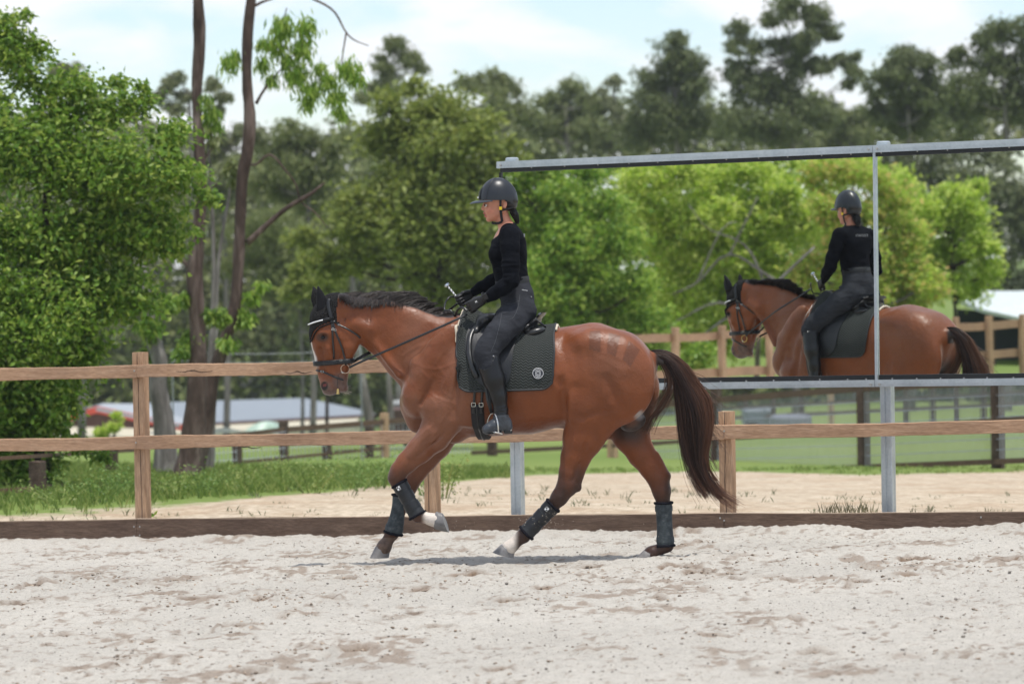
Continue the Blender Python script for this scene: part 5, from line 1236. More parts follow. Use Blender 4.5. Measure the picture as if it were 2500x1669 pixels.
for x0,x1 in((1221,2131),(2138,3040)):
    xb0,xb1=x0+8,x1+8
    mquad([(x0,ybl(x0)+3),(x1,ybl(x1)+3),(xb1,ysb(xb1)-3),(xb0,ysb(xb0)-3)],.004,.010,'mirror_pane',M_mir)
    mquad([(x0,ybl(x0)+.3),(x1,ybl(x1)+.3),(x1,ybl(x1)+10.5),(x0,ybl(x0)+10.5)],-.010,.003,'black_edge_trim',M_black)
    mquad([(xb0,ysb(xb0)-12),(xb1,ysb(xb1)-12),(xb1,ysb(xb1)-.3),(xb0,ysb(xb0)-.3)],-.012,.003,'black_edge_trim',M_black)
mquad([(1218,ybl(1218)+10.8),(1224,ybl(1224)+10.8),(1232,ysb(1232)-12.3),(1226,ysb(1226)-12.3)],-.010,.0035,'black_edge_trim',M_black)
mquad([(2130.5,ybl(2130)+.4),(2137,ybl(2137)+.4),(2142.5,ysb(2142)-.4),(2136,ysb(2136)-.4)],-.020,.0035,'divider_bar',M_galv)
for x0,x1 in((1212,2130),(2131,3050)):
    for ya,yb,nm in((ytl,ybl,'top_beam'),(ysb,ysb2,'bottom_beam')):
        o=4 if nm=='top_beam' else 9
        mquad([(x0+o-4,ya(x0)),(x1+o-4,ya(x1)),(x1+o-4,yb(x1)),(x0+o-4,yb(x0))],-.030,.030,nm,M_galv)
        mquad([(x0+o-4+.4,ya(x0)+.48*(yb(x0)-ya(x0))),(x1+o-4-.4,ya(x1)+.48*(yb(x1)-ya(x1))),(x1+o-4-.4,ya(x1)+.55*(yb(x1)-ya(x1))),(x0+o-4+.4,ya(x0)+.55*(yb(x0)-ya(x0)))],-.033,-.0302,nm+'_fold',M_galv)
for xs in((1222,403),(2120,364.5),(2141,363),(2126,938),(2147,937.5)):
    c=ml(*xs,-.030); m=MB(); m.tube([c,c+np.array([0,-.010,0])],[.011,.009],8); m.build('bolt',M_zinc,MF)
for x in list(np.arange(1650,2560,59.0)+RNG.uniform(-9,9,16)):
    c=ml(x,ysb(x)-2.2,-.0145); m=MB(); m.ball(c,(.006,.003,.005),8,6); m.build('rivet',M_zinc,MF)
for x in list(np.arange(1300,2560,78.0)+RNG.uniform(-7,7,17)):
    c=ml(x,ybl(x)+1.8,-.0125); m=MB(); m.ball(c,(.006,.003,.005),8,6); m.build('rivet',M_zinc,MF)
for xt,xb in((1250,1267.5),(2157,2170)):
    A=ml(xt,ytl(xt)-1,.075); B=ml(xb,1275,.075); w=.044; m=MB(); n=1
    prof=[(-w,-w+.006),(-w+.006,-w),(-.006,-w),(-.003,-w+.006),(.009,-w+.006),(.012,-w),(w-.006,-w),(w,-w+.006),(w,-.004),(w-.006,0),(w,.004),(w,w-.006),(w-.006,w),(-w+.006,w),(-w,w-.006)]
    V=[(A[0]+x,.075+y,z) for z in(A[2]+.0,B[2]-.3) for x,y in prof]; k_=len(prof); m.add(V,[(i,(i+1)%k_,(i+1)%k_+k_,i+k_) for i in range(k_)]+[tuple(range(k_))[::-1]]); p=m.build('steel_post',M_galv,MF)
    m=MB(); m.tube([np.array([A[0],.075,A[2]-.01]),np.array([A[0],.075,A[2]+.016]),np.array([A[0],.075,A[2]+.024])],[.052,.052,.040],20); autosmooth(m.build('post_cap',M_galv,p),40)
A=ml(2960,300,.075); m=MB(); m.box((A[0],.075,.6),(.088,.088,3.6)); m.build('steel_post',M_galv,MF)
# ================================================================== VEGETATION
def leafmat(name,c0,c1,c2,trans=.35,rough=.45):
    t=NT(name); gi=t.n('ShaderNodeNewGeometry'); c=t.ramp(gi.outputs['Random Per Island'],[(0,c0),(.55,c1),(1,c2)])
    df=t.n('ShaderNodeBsdfPrincipled'); df.inputs['Roughness'].default_value=rough; df.inputs['Specular IOR Level'].default_value=.35; t.l(c,df.inputs['Base Color'])
    tr=t.n('ShaderNodeBsdfTranslucent'); h=t.n('ShaderNodeHueSaturation'); h.inputs['Value'].default_value=1.25; h.inputs['Hue'].default_value=.485; t.l(c,h.inputs['Color']); t.l(h.outputs[0],tr.inputs[0])
    mx_=t.n('ShaderNodeMixShader'); mx_.inputs[0].default_value=trans; t.l(df.outputs[0],mx_.inputs[1]); t.l(tr.outputs[0],mx_.inputs[2]); t.l(mx_.outputs[0],t.out.inputs[0]); return t.m
def leaf_mesh(P_,size,asp=.45,droop=0.0,up=.35,fold=.25):
    n=len(P_); d=RNG.normal(size=(n,3)); d[:,2]=d[:,2]*.6-droop*2; d/=np.linalg.norm(d,axis=1,keepdims=True)
    nn=RNG.normal(size=(n,3))*(1-up); nn[:,2]+=up*1.6; s_=np.cross(d,nn); s_/=np.linalg.norm(s_,axis=1,keepdims=True)+1e-9; nn=np.cross(s_,d)
    L_=(size*RNG.uniform(.6,1.25,n))[:,None]; W=L_*asp*.5
    V=np.stack([P_,P_+d*L_*.5+s_*W+nn*W*fold,P_+d*L_-nn*L_*.08,P_+d*L_*.5-s_*W+nn*W*fold],1).reshape(-1,3)
    return V,np.arange(4*n).reshape(n,4)
def clusters3(cl,D,px2m,jit=1.0,fn=None):
    out=[]
    for c in cl:
        x,y,r=c[:3]; d=D+(c[3] if len(c)>3 else RNG.uniform(-.5,.5)*r*px2m*jit*1.6); p=(fn or atd)(x,y,d); out.append((p,r*px2m))
    return out
def crown_pts(cs,n,sub=9,sig=.26,flat_=.8):
    w=np.array([r**2 for _,r in cs]); w/=w.sum(); k=RNG.choice(len(cs),n,p=w); SC_=[]; 
    for p,r in cs:
        u=RNG.normal(size=(sub,3)); u/=np.linalg.norm(u,axis=1,keepdims=True); SC_.append(p+u*r*RNG.uniform(.35,.95,(sub,1))*[1,1,flat_])
    SC_=np.array(SC_); j=RNG.integers(0,sub,n); R_=np.array([r for _,r in cs])[k]
    sg=RNG.uniform(.5,1.3,(len(cs),sub))[k,j]
    return SC_[k,j]+RNG.normal(size=(n,3))*(R_*sig*sg)[:,None]*[1,1,.75],SC_
def bark(name,c0,c1,c2):
    t=NT(name); p_=t.pr(.85,.15); v=t.coord('Object',(1,1,.25)); n=t.noise(v,5,7,.65,.8); t.l(t.ramp(n,[(.3,c0),(.5,c1),(.7,c2)]),p_.inputs['Base Color']); t.bump(t.noise(v,14,5),.8,.03); return t.m
M_bark=bark('gum_bark_red',(.028,.019,.016),(.085,.060,.050),(.22,.17,.15)); M_barkg=bark('gum_bark_grey',(.07,.064,.058),(.17,.155,.145),(.34,.32,.30)); M_barkd=bark('dark_bark',(.02,.016,.013),(.045,.036,.03),(.09,.075,.065))
L_near=leafmat('leaf_fresh_green',(0.075, 0.165, 0.018),(0.16, 0.29, 0.034),(0.36, 0.46, 0.1),0.45)
L_gum=leafmat('leaf_gum_olive',(0.11, 0.145, 0.045),(0.17, 0.21, 0.068),(0.26, 0.29, 0.12),0.38)
L_dk=leafmat('leaf_dark_gum',(0.08, 0.11, 0.04),(0.125, 0.16, 0.058),(0.2, 0.235, 0.1),0.35)
L_yel=leafmat('leaf_yellow_green',(.13,.18,.035),(.21,.265,.052),(.34,.39,.11),.42)
L_mir=leafmat('leaf_lime',(0.25, 0.4, 0.045),(0.42, 0.56, 0.08),(0.66, 0.72, 0.24),0.5)
L_mird=leafmat('leaf_grass_green',(0.11, 0.23, 0.028),(0.22, 0.37, 0.045),(0.44, 0.55, 0.13),0.48)
L_gry=leafmat('leaf_grey_green',(0.13, 0.155, 0.075),(0.2, 0.225, 0.11),(0.3, 0.32, 0.18),0.38)
def tree(name,label,cl,D,n,size,mat,trunks=(),bmat=None,group='trees beyond the arena',sub=9,asp=.45,droop=.1,fn=None,ppm=None,sig=.26,extra=None,limbs=True,cat='tree',jit=1.0,base=None,tdo=0.0):
    f=fn or atd; ppm=ppm or D/FPX; cs=clusters3(cl,D,ppm,jit,f)
    if base is None:
        bx=f(trunks[0][-1][0],trunks[0][-1][1],D) if trunks else np.mean([c[0] for c in cs],0)
        g=float(terr(np.array([bx[0]]),np.array([bx[1]]))[0]); base=np.array([bx[0],bx[1],g])
    root=empty(name,base,0,label,cat,group)
    Pp,SC_=crown_pts(cs,n,sub,sig); V,F=leaf_mesh(Pp,size,asp,droop); 
    if extra is not None:
        V2,F2=extra; F=np.vstack([F,F2+len(V)]); V=np.vstack([V,V2])
    mesh_np('crown',V-base,F,mat,root,False)
    m=MB(); heads=[]
    for tr in trunks:
        pts=[f(x,y,D+(tdo if y<900 else 0))-base for x,y,r in tr]; pts=spline(pts,max(8,len(pts)*3)); rr=np.interp(np.linspace(0,1,len(pts)),np.linspace(0,1,len(tr)),[r*ppm for x,y,r in tr]); 
        if pts[-1][2]>-.2 and tr is trunks[0]: pts=np.vstack([pts,[pts[-1][0],pts[-1][1],-.4]]); rr=np.r_[rr,rr[-1]*1.25]
        m.tube(pts,list(rr*RNG.uniform(.93,1.07,len(rr))),10); heads.append(pts)
    if not trunks:
        top=np.mean([c[0] for c in cs],0)-base; r0=max(.05,.013*top[2]); pts=spline([np.array([0,0,-.3]),top*[.4,.4,.35]+[r0,0,0],top],10); m.tube(pts,list(np.linspace(r0,r0*.35,10)),9); heads.append(pts[::-1])
    if limbs:
        hp=np.vstack(heads)
        for (p,r),sc in zip(cs,SC_):
            q=p-base; i=np.argmin(np.linalg.norm(hp-q-np.array([0,0,-1.0])*r,axis=1)); a=hp[i]; b_=q+RNG.normal(size=3)*r*.1; mid=(a+b_)/2+np.array([0,0,-.12*np.linalg.norm(b_-a)]); l_=np.linalg.norm(b_-a)
            if l_<12*r+3: m.tube(spline([a,mid,b_],6),list(np.linspace(min(.05,r*.10)+.01,.010,6)),6)
            for s_ in sc[:3]: m.tube([b_,(b_+s_-base)/2+[0,0,-.05*r],s_-base],[.014,.009,.004],4)
    autosmooth(m.build('trunk',bmat or M_barkd,root),180); return root
# --- big leafy tree at the left, just past the fence
cl=[(60,150,70),(15,90,60),(130,250,100),(255,270,62),(335,250,50),(60,350,130),(200,400,120),(320,400,105),(415,330,55),(440,420,62),(505,480,34),(80,550,140),(230,560,135),(370,560,95),(430,600,40),(60,750,150),(200,740,130),(305,715,85),(80,930,130),(150,905,88),(225,845,52),(40,1080,105),(20,1000,90),(60,1150,80),(130,990,66),(-40,1050,100),(110,1040,66),(190,1090,26),(245,1110,24),(20,1180,55),(-120,300,150),(-160,600,180),(-140,900,170),(-60,1120,110),(60,30,18),(95,115,22),(205,215,30),(290,200,26),(345,205,18)]
tree('leafy_tree','big bright green broadleaf tree filling the left edge behind the fence',cl,37,74000,.086,L_near,[[(120,300,7),(110,600,12),(100,900,17),(100,1260,22)]],M_barkd,sub=20,sig=.31,asp=.5,droop=.25,limbs=False)
# --- two tall gum trunks
drop=[]
def hangers(cl,D,n,size):
    P_=[]
    for x,y,r in cl: k=int(n*r*r); P_.append(atd(x,y,D)+RNG.normal(size=(k,3))*r*D/FPX*.5)
    P_=np.vstack(P_); return leaf_mesh(P_,size,.17,1.4,.0,.1)
ex=hangers([(690,60,28),(748,62,26),(675,105,26),(735,112,28),(562,148,22),(572,128,14),(640,150,20),(662,190,16),(725,175,30),(760,215,26),(800,190,22),(748,245,18),(820,232,26),(850,165,28),(870,190,18),(832,272,16),(640,100,14),(700,140,18),(780,160,16)],45,.36,.14)
ex2=hangers([(515,275,20),(500,240,16),(530,300,14)],44,.5,.14)
gum=[[(617,-30,12),(605,80,13),(603,200,12),(610,290,13),(604,370,15),(592,430,16),(587,520,14),(583,620,14),(574,743,14),(550,830,14),(531,887,15),(516,935,17),(500,1040,20),(480,1120,24),(466,1172,28)],
 [(625,254,4),(648,215,3),(690,165,1.5)],[(612,20,4),(650,2,3),(720,-14,3),(768,0,3),(815,28,2.6),(845,80,2.4),(868,100,1.8),(900,112,1)],[(603,594,8),(647,553,7),(700,508,6),(759,473,5),(792,446,2)],[(600,400,3),(625,402,3),(660,378,2.5),(700,420,2.3),(722,450,2),(735,492,2),(770,520,1.6),(800,556,1)],[(690,165,1.5),(735,112,1)],[(845,80,2),(835,160,1.6),(850,200,1)],[(700,20,1.5),(690,60,1)]]
tree('gum_tree','right hand of two bare reddish gum trunks, with a dead branch and drooping sprays',[(590,770,26),(560,830,22),(610,720,20),(640,690,14)],45,900,.13,L_mird,gum,M_bark,asp=.25,droop=.8,extra=ex,group='tall gum trunks behind the fence',limbs=False)
gum2=[[(482,-30,12),(487,80,15),(486,130,14),(480,230,12),(485,330,13),(488,420,15),(490,500,14),(480,600,19),(475,680,20),(481,760,20),(484,868,22),(480,958,26),(470,1078,30),(455,1176,36)],
 [(486,420,4),(505,380,2.5),(520,360,1.5)],[(494,520,3),(520,455,2),(545,450,1)],[(478,680,7),(450,640,5),(425,625,3)]]
tree('gum_tree','left hand of two bare reddish gum trunks, thickest at its foot behind the lower rail',[(470,820,24),(500,760,20),(450,720,24),(478,560,12),(530,770,26),(440,850,20)],44,1500,.12,L_near,gum2,M_bark,asp=.3,droop=.7,extra=ex2,group='tall gum trunks behind the fence',limbs=False)
tree('gum_tree','grey leaning gum trunk beside the reddish ones, seen between the two rails',[(370,800,30),(400,740,30),(355,860,18)],45.5,1500,.12,L_near,[[(345,640,9),(360,740,12),(378,840,17),(390,890,20),(385,940,22),(397,1010,24),(404,1080,28),(405,1180,34)]],M_barkg,asp=.3,droop=.7,group='tall gum trunks behind the fence',limbs=False)
for (lab_,tr) in (('thin pale sapling trunk curving up between the two gum trunks',[[(567,424,3),(556,500,4),(540,590,5),(530,690,6),(524,900,7),(515,1150,8)]]),('thin pale straight trunk close to the left gum trunk',[[(505,330,2),(512,402,4),(516,480,5),(520,560,6),(522,700,7),(512,900,8),(500,1150,9)]])):
    tree('gum_sapling',lab_,[(tr[0][0][0],tr[0][0][1]-20,22),(tr[0][0][0]+15,tr[0][0][1]+10,16)],48,260,.16,L_gum,tr,M_barkg,group='pale saplings between the gums',limbs=False,asp=.25,droop=.8)
# --- middle distance and skyline
tree('broad_tree','large rounded yellow green tree behind the head of the rider',[(1000,300,80),(1090,270,75),(920,330,60),(1160,320,65),(960,420,100),(1080,420,120),(1190,430,85),(900,500,70),(1000,560,110),(1130,570,110),(1230,540,70),(880,620,60),(1010,210,30),(940,250,40),(1230,380,50),(1060,690,90),(1180,700,80),(860,540,70),(800,640,60),(740,580,40)],72,30000,.17,L_yel,[[(1060,400,8),(1065,600,12),(1068,960,16)]],M_barkd,sub=14,sig=.3)
sky=[('slim gum with a small airy crown rising above the yellow green tree',[(965,110,32),(935,150,30),(1000,140,34),(950,190,30),(975,225,30),(1030,165,20),(915,215,30),(885,235,22)],140,4200,L_gum,18),
('olive gum with a lumpy top just right of the yellow green tree',[(1190,190,40),(1150,200,34),(1240,215,34),(1210,255,55),(1270,270,40),(1160,280,40)],140,7000,L_gum,12),
('low olive gum between the lumpy one and the dense pointed one',[(1330,240,40),(1400,215,38),(1370,280,55),(1440,250,34),(1310,300,50),(1440,310,50)],150,7500,L_gum,12),
('thin yellowish gum with gaps of sky left of the dense pointed one',[(1500,200,24),(1490,250,34),(1520,290,34),(1470,220,16),(1500,340,44)],150,3200,L_gry,14),
('dense pointed gum in the middle of the skyline',[(1655,95,34),(1640,135,48),(1695,150,44),(1600,190,50),(1660,210,60),(1710,215,44),(1580,250,55),(1650,290,80),(1720,300,60),(1560,320,60)],130,15000,L_dk,12),
('tallest spreading gum on the skyline with its top cut by the frame',[(1925,15,48),(1985,40,48),(1880,45,30),(2025,75,34),(1800,70,34),(1785,110,26),(1840,120,40),(1810,190,50),(1790,160,34),(1860,230,60),(1950,170,44),(2000,150,38),(2055,150,36),(2085,175,28),(2070,200,22),(1960,250,60),(1900,300,70),(2000,290,40),(1820,300,60),(2095,130,14),(1940,105,42),(1900,110,34),(1870,185,40),(1965,80,38),(1920,215,44)],125,24000,L_dk,12),
('wide dark gum at the left of the dark group at the right edge',[(2225,125,44),(2180,165,44),(2265,160,44),(2150,215,44),(2220,215,60),(2160,275,50),(2280,240,60),(2230,300,60)],120,14000,L_dk,12),
('darkest gum filling the upper right corner',[(2400,90,40),(2350,140,44),(2450,75,50),(2500,80,50),(2420,150,60),(2500,170,70),(2370,220,70),(2460,260,80),(2340,300,60),(2570,120,80),(2580,250,90)],115,18000,L_dk,12),
('low rounded gum between the tallest one and the wide dark one',[(2060,290,34),(2110,280,36),(2090,320,50),(2040,330,44)],150,4000,L_gum,12),
('pale hazy gum top between the leafy tree and the gum trunks',[(405,205,26),(430,190,22),(385,235,22),(455,230,24),(420,260,28),(520,205,24),(545,235,22),(530,270,22)],95,2600,L_gry,12),
('grey green gum standing left of the trunks above the leafy tree',[(140,165,26),(175,170,24),(205,200,22),(150,200,26),(230,240,24)],95,2600,L_gry,12),
('dark rounded gum behind the dead branch, left of the yellow green tree',[(700,330,50),(760,345,50),(655,370,50),(810,360,40),(720,400,70),(800,420,50),(650,440,50),(740,480,70),(840,330,30),(820,500,50)],105,12500,L_gum,12),
('small olive gum with pale gaps behind the two reddish trunks',[(560,330,40),(520,370,40),(600,310,30),(640,330,30),(560,420,50),(450,330,34),(440,400,44),(530,480,44)],100,6500,L_gry,12),
('low dark gum at the edge of the wood behind the muzzle',[(640,560,70),(740,600,70),(820,650,70),(680,680,70),(600,640,50),(760,740,70),(860,760,60)],98,15000,L_gum,12)]
for lab_,cl,D,n,mt,sb in sky: tree('gum_tree',lab_,cl,D,int(n*.9),.0013*D+.04,mt,(),M_barkg,group='gum trees along the skyline',sub=int(sb*1.3),sig=.235,asp=.42,droop=.6)
for lab_,cl in (('light green bush standing low in front of the wood left of the mane',[(760,640,40),(800,690,50),(730,700,44),(860,650,34)]),('light green bush just left of the far arm of the rider',[(950,560,50),(1010,610,44),(900,600,40),(1060,650,40)])):
    tree('broad_shrub',lab_,cl,80,3800,.17,L_yel,(),M_barkd,group='shrubs before the wood',cat='shrub')
# pale trunks inside the wood
for i,(lab_,pts,D) in enumerate((('pale leaning trunk behind the bridle of the horse',[(858,560,4),(862,700,6),(868,800,8),(880,900,10),(903,1035,12)],78),('pale trunk rising behind the neck of the horse',[(1030,540,4),(1020,640,6),(1015,720,7),(1012,1030,9)],88),('pale thin trunk in the wood above the mane',[(985,480,3),(1000,600,5),(1005,700,6),(1008,1020,8)],92),('grey trunk behind the muzzle of the horse',[(935,700,4),(945,850,6),(955,1030,8)],84))):
    tree('gum_tree',lab_,[(pts[0][0],pts[0][1]-30,40),(pts[0][0]+20,pts[0][1]+10,30)],D,900,.18,L_gum,[pts],M_barkg,group='pale trunks in the wood',limbs=False)
# the wood behind everything, one mass
n=110000; px_=RNG.uniform(-250,2900,n); topy=np.interp(px_,[-250,0,400,620,900,1250,1500,1560,1750,2100,2500,2900],[330,300,330,400,310,270,280,250,260,275,225,210])+45*(vnoise(px_*.012,px_*0,3)-.5)*2+30*(vnoise(px_*.05,px_*0,8)-.5)
v_=RNG.random(n)**1.0; py_=topy+(1010-topy)*v_; D_=RNG.uniform(150,178,n)
gp=vnoise(px_*.016,py_*.016,51); gp2=vnoise(px_*.05,py_*.05,52); ok=(gp*.6+gp2*.4>.30-.1*(v_>.2)); px_,py_,D_=px_[ok],py_[ok],D_[ok]
VV=FPX*_f[None]+(px_-CX)[:,None]*_r[None]-(py_-CY)[:,None]*_u[None]; Pw=CAM[None]+VV*(D_/VV[:,1])[:,None]; Pw+=RNG.normal(size=Pw.shape)*.3
V,F=leaf_mesh(Pw,.50,.55,.3); t=NT('wood_mass_leaf'); p_=t.pr(.7,.2); gi=t.n('ShaderNodeNewGeometry'); c=t.ramp(gi.outputs['Random Per Island'],[(0,(.080,.110,.040)),(.6,(.130,.165,.058)),(1,(.20,.225,.095))]); c=t.mix(t.ramp(t.noise(gi.outputs['Position'],.14,3),[(.4,(0,0,0)),(.65,(.8,.8,.8))]),c,(.18,.19,.06)); t.l(c,p_.inputs['Base Color']); M_wm=t.m
mesh_np('woodland',V,F,M_wm,None,False)['kind']='stuff'
# ------------------------------------------------------------------ weeds and grass
def blades(P_,h,w,name,mat,lean=.5,kind='stuff',per=6,root=None):
    n=len(P_)*per; B=np.repeat(P_,per,0)+RNG.normal(0,.03,(n,3))*[1,1,0]; H=np.repeat(h,per)*RNG.uniform(.5,1.2,n); a=RNG.uniform(0,6.28,n); d=np.stack([np.cos(a),np.sin(a),0*a],1); s_=np.stack([-np.sin(a),np.cos(a),0*a],1)*w
    T=B+np.array([0,0,1])*H[:,None]+d*(H*lean)[:,None]; M_=B+np.array([0,0,.55])*H[:,None]+d*(H*lean*.3)[:,None]
    V=np.stack([B-s_*.5,B+s_*.5,M_+s_*.5,T,M_-s_*.5],1).reshape(-1,3); F=np.arange(5*n).reshape(n,5); o=mesh_np(name,V,F,mat,root,False)
    if kind: o['kind']=kind
    return o
L_gr=leafmat('grass_blade',(.13,.21,.05),(.21,.30,.07),(.38,.42,.15),.35); L_dry=leafmat('dry_seed_stem',(.28,.26,.15),(.38,.35,.22),(.50,.46,.32),.3)
def gpts(n,x0,x1,s0,s1,dens=None):
    out=[]
    while len(out)<n:
        x=RNG.uniform(x0,x1,n*3); s=s0+(s1-s0)*RNG.random(n*3)**1.3; y=FP[1]+(s-(x-FP[0])*MN[0])/MN[1]; k=(np.abs(x/y)<.165)
        if dens is not None: k&=RNG.random(n*3)<dens(x,y,s)
        out+=list(zip(x[k],y[k]))
    xy=np.array(out[:n]); return np.stack([xy[:,0],xy[:,1],terr(xy[:,0],xy[:,1])-.01],1)
bd=lambda x,y,s: np.clip((s-bnd_(x)+3*(vnoise(x*.45,y*.45,61)-.5))/2.0,0.0,1)*np.where(x>1.0,.5,1)
Pg=gpts(8000,-9,9,.4,22,bd); blades(Pg,(.03+.07*RNG.random(len(Pg)))*np.where(Pg[:,0]>0,.7,1.3),.010,'grass',L_gr,.5)
Pg=gpts(300,-9,9,.5,9,lambda x,y,s:.15+.85*(vnoise(x*1.3,y*1.3,64)>.62)); blades(Pg,.02+.07*RNG.random(len(Pg))**2,.006,'sparse_weeds',leafmat('weed_grey_green',(.13,.17,.09),(.20,.23,.13),(.32,.31,.20),.25),.6,per=5)
def weed(px_,py_,D,h,w,label,mat,n=260,size=.05,grp='leafy weeds beyond the fence'):
    h*=.92; p=atd(px_,py_,D); p[2]=float(terr(p[0:1],p[1:2])[0]); root=empty('weed',p,0,label,'weed',grp); m=MB(); k=7; hd=[]
    for i in range(k):
        q=np.array([RNG.normal(0,w*.45),RNG.normal(0,w*.4),h*RNG.uniform(.65,1.05)]); m.tube([q*0+[q[0]*.2,q[1]*.2,-.03],q*[.6,.6,.55],q],[.006,.005,.002],5); hd.append(q)
    m.build('stem',mat,root); j=RNG.integers(0,k,n); u=RNG.uniform(.2,1.05,n)[:,None]; Pp=np.array(hd)[j]*u+RNG.normal(0,w*.12,(n,3)); V,F=leaf_mesh(Pp,size,.5,.1); mesh_np('foliage',V,F,mat,root,False)
L_wd=leafmat('weed_green',(.09,.17,.035),(.15,.26,.06),(.28,.38,.12),.4)
for i,(x,y,D,h,w,lb) in enumerate([(1080,1150,34,.46,.40,'tall leafy weed just right of the lifted front knee'),(1040,1160,35,.32,.4,'bushy weed behind the middle fence post'),(760,1190,36,.38,.5,'green weed clump under the rails below the muzzle'),(860,1180,37,.40,.55,'wide weed clump between the muzzle and the front leg'),(690,1170,39,.42,.4,'weed clump at the foot of a dark far post'),(930,1170,38,.36,.5,'rounded weed left of the lifted front knee'),(600,1200,36,.26,.5,'low weed patch right of the gum trunks'),(500,1215,35,.28,.5,'low weed patch in front of the gum trunks'),(430,1205,34,.26,.45,'weed clump just right of the tall fence post'),(230,1200,33,.30,.5,'weed clump left of the tall fence post'),(150,1225,33,.22,.5,'short weeds below the leafy tree'),(290,1190,35,.34,.4,'weed against a dark far post left of the tall fence post')]):
    weed(x,y,D,h,w,lb,L_wd if i%2 else L_gr,300,.038)
tree('broad_shrub','lime yellow bush in front of the red edged cottage',[(288,1014,11),(284,1040,15),(250,1054,15)],70,700,.12,L_mir,(),M_barkd,group='shrubs before the wood',cat='shrub')
for (x,D,h,w,lb,n_) in ((2032,26.6,.10,.07,'dry seeding weed at the board left of the steel post',60),(2062,26.6,.11,.06,'second dry seeding weed left of the steel post',50),(2110,26.7,.10,.09,'dry seeding weed touching the left side of the steel post',80),(2245,26.3,.07,.05,'small dry weed right of the steel post',30),(2270,26.3,.08,.05,'dry weed a little right of the steel post',30),(2410,25.9,.07,.06,'dry weed near the right edge above the board',40),(2437,25.9,.05,.05,'dark tuft near the right edge above the board',50)):
    yv=1262; p=atd(x,yv,D); root=empty('dry_weed',p,0,lb,'weed','dry weeds behind the kick board'); n_=n_//6; B=RNG.normal(0,w*.55,(n_,3))*[1,.6,0]; blades(B,np.full(n_,h*1.1),.0035,'stems',L_dry,.35,None,3,root)
    V,F=leaf_mesh(np.repeat(B,4,0)+RNG.normal(0,.012,(n_*4,3))+np.stack([0*np.arange(n_*4),0*np.arange(n_*4),RNG.uniform(.4,1.15,n_*4)*h],1),.010,.6,0); V=V[:,:]; mesh_np('seed_heads',V,F,L_dry,root,False)
p=atd(362,1262,28.9); root=empty('weed',p,0,'small broad green weed at the foot of the tall fence post','weed','leafy weeds beyond the fence'); V,F=leaf_mesh(RNG.normal(0,.022,(16,3))*[1.3,.6,.4],.075,.35,-.05); mesh_np('foliage',V,F,L_near,root,False)
# ================================================================== FAR FENCES, HOUSES
M_old=wood('weathered_timber',(.055,.038,.030),(.10,.07,.055),(.16,.12,.095),(3,3,3)); M_oldr=wood('brown_rail',(.10,.062,.042),(.16,.10,.07),(.22,.15,.105),(2,8,8)); M_wire=flat('fence_wire',(.33,.35,.37),.5,.4)
def farfence(label,posts,rails,D,mesh=None,pw=.11,grp='timber fences in the paddock',lightpost=()):
    """posts [(px,ytop,ybase)], rails [(x0,y0,x1,y1,hpx)], D(px)->depth"""
    x0=posts[0][0]; o=atd(x0,posts[0][2],D(x0)); o[2]=float(terr(o[0:1],o[1:2])[0]); root=empty('paddock_fence',o,0,label,'fence',grp)
    for i,(x,yt,yb) in enumerate(posts):
        d=D(x); a=atd(x,yt,d); b=atd(x+(yb-yt)*.0175,yb,d); b[2]=min(b[2],float(terr(b[0:1],b[1:2])[0]))-.1; m=MB(); w=pw*(.5 if i in lightpost else 1); h=a[2]-b[2]; ax=[MD,MN,np.array([0,0,1.0])]; m.box((a+np.array([a[0],a[1],b[2]]))/2-0,(w,w,h),axes=ax,bev=.006); mm=m.build('post',M_post if i in (3,) and not lightpost else M_old,None); mm.parent=root; mm.matrix_parent_inverse=Matrix.Translation(-o)
    for (xa,ya,xb,yb,h) in rails:
        n=10; T=[];B=[]
        for i in range(n+1):
            u=i/n; x=xa+(xb-xa)*u; y=ya+(yb-ya)*u; d=D(x)-.09; T.append(atd(x,y,d)); B.append(atd(x,y+h,d))
        V=[]
        for t_,b_ in zip(T,B): V+= [t_,t_+MN*.04,b_+MN*.04,b_]
        F=[(i*4+k,i*4+(k+1)%4,(i+1)*4+(k+1)%4,(i+1)*4+k) for i in range(n) for k in range(4)]+[(0,1,2,3),(4*n+3,4*n+2,4*n+1,4*n)]
        m=MB(); m.add(np.array(V)-o,F); m.build('rail',M_oldr,root)
    if mesh:
        xa,xb,yt,yb,nv_,nh=mesh; m=MB()
        for i in range(nv_): x=xa+(xb-xa)*i/(nv_-1); d=D(x)-.05; m.tube([atd(x,yt(x),d)-o,atd(x+2.5,yb(x),d)-o],.008,3,cap=False)
        for j in range(nh):
            pts=[]
            for x in np.linspace(xa,xb,14): d=D(x)-.055; pts.append(atd(x,yt(x)+(yb(x)-yt(x))*j/(nh-1),d)-o)
            m.tube(pts,.007,3,cap=False)
        m.build('wire_mesh',M_wire,root)
    return root
Db=lambda x: np.interp(x,[1150,1500,2106,2434,2700],[66,60,50,47,44])
farfence('timber and wire mesh paddock fence on the right, seen under the mirror',[(2434,925,1122),(2106,930,1138),(1748,945,1136),(1494,1000,1139),(1200,1010,1143),(2720,915,1110)],[(1150,1003,1700,972,17),(1700,972,2110,940,15),(2110,940,2720,912,15),(1150,1100,1614,1076,10),(1614,1076,2110,1045,9),(2110,1045,2720,998,9),(1900,1142,2720,1108,13)],Db,(1590,2700,lambda x:np.interp(x,[1590,2110,2700],[990,955,925]),lambda x:np.interp(x,[1590,2110,2700],[1146,1139,1112]),180,8),.15)
Dc=lambda x: np.interp(x,[-100,91,272,692,938,1150],[34,35,46,60,64,68])
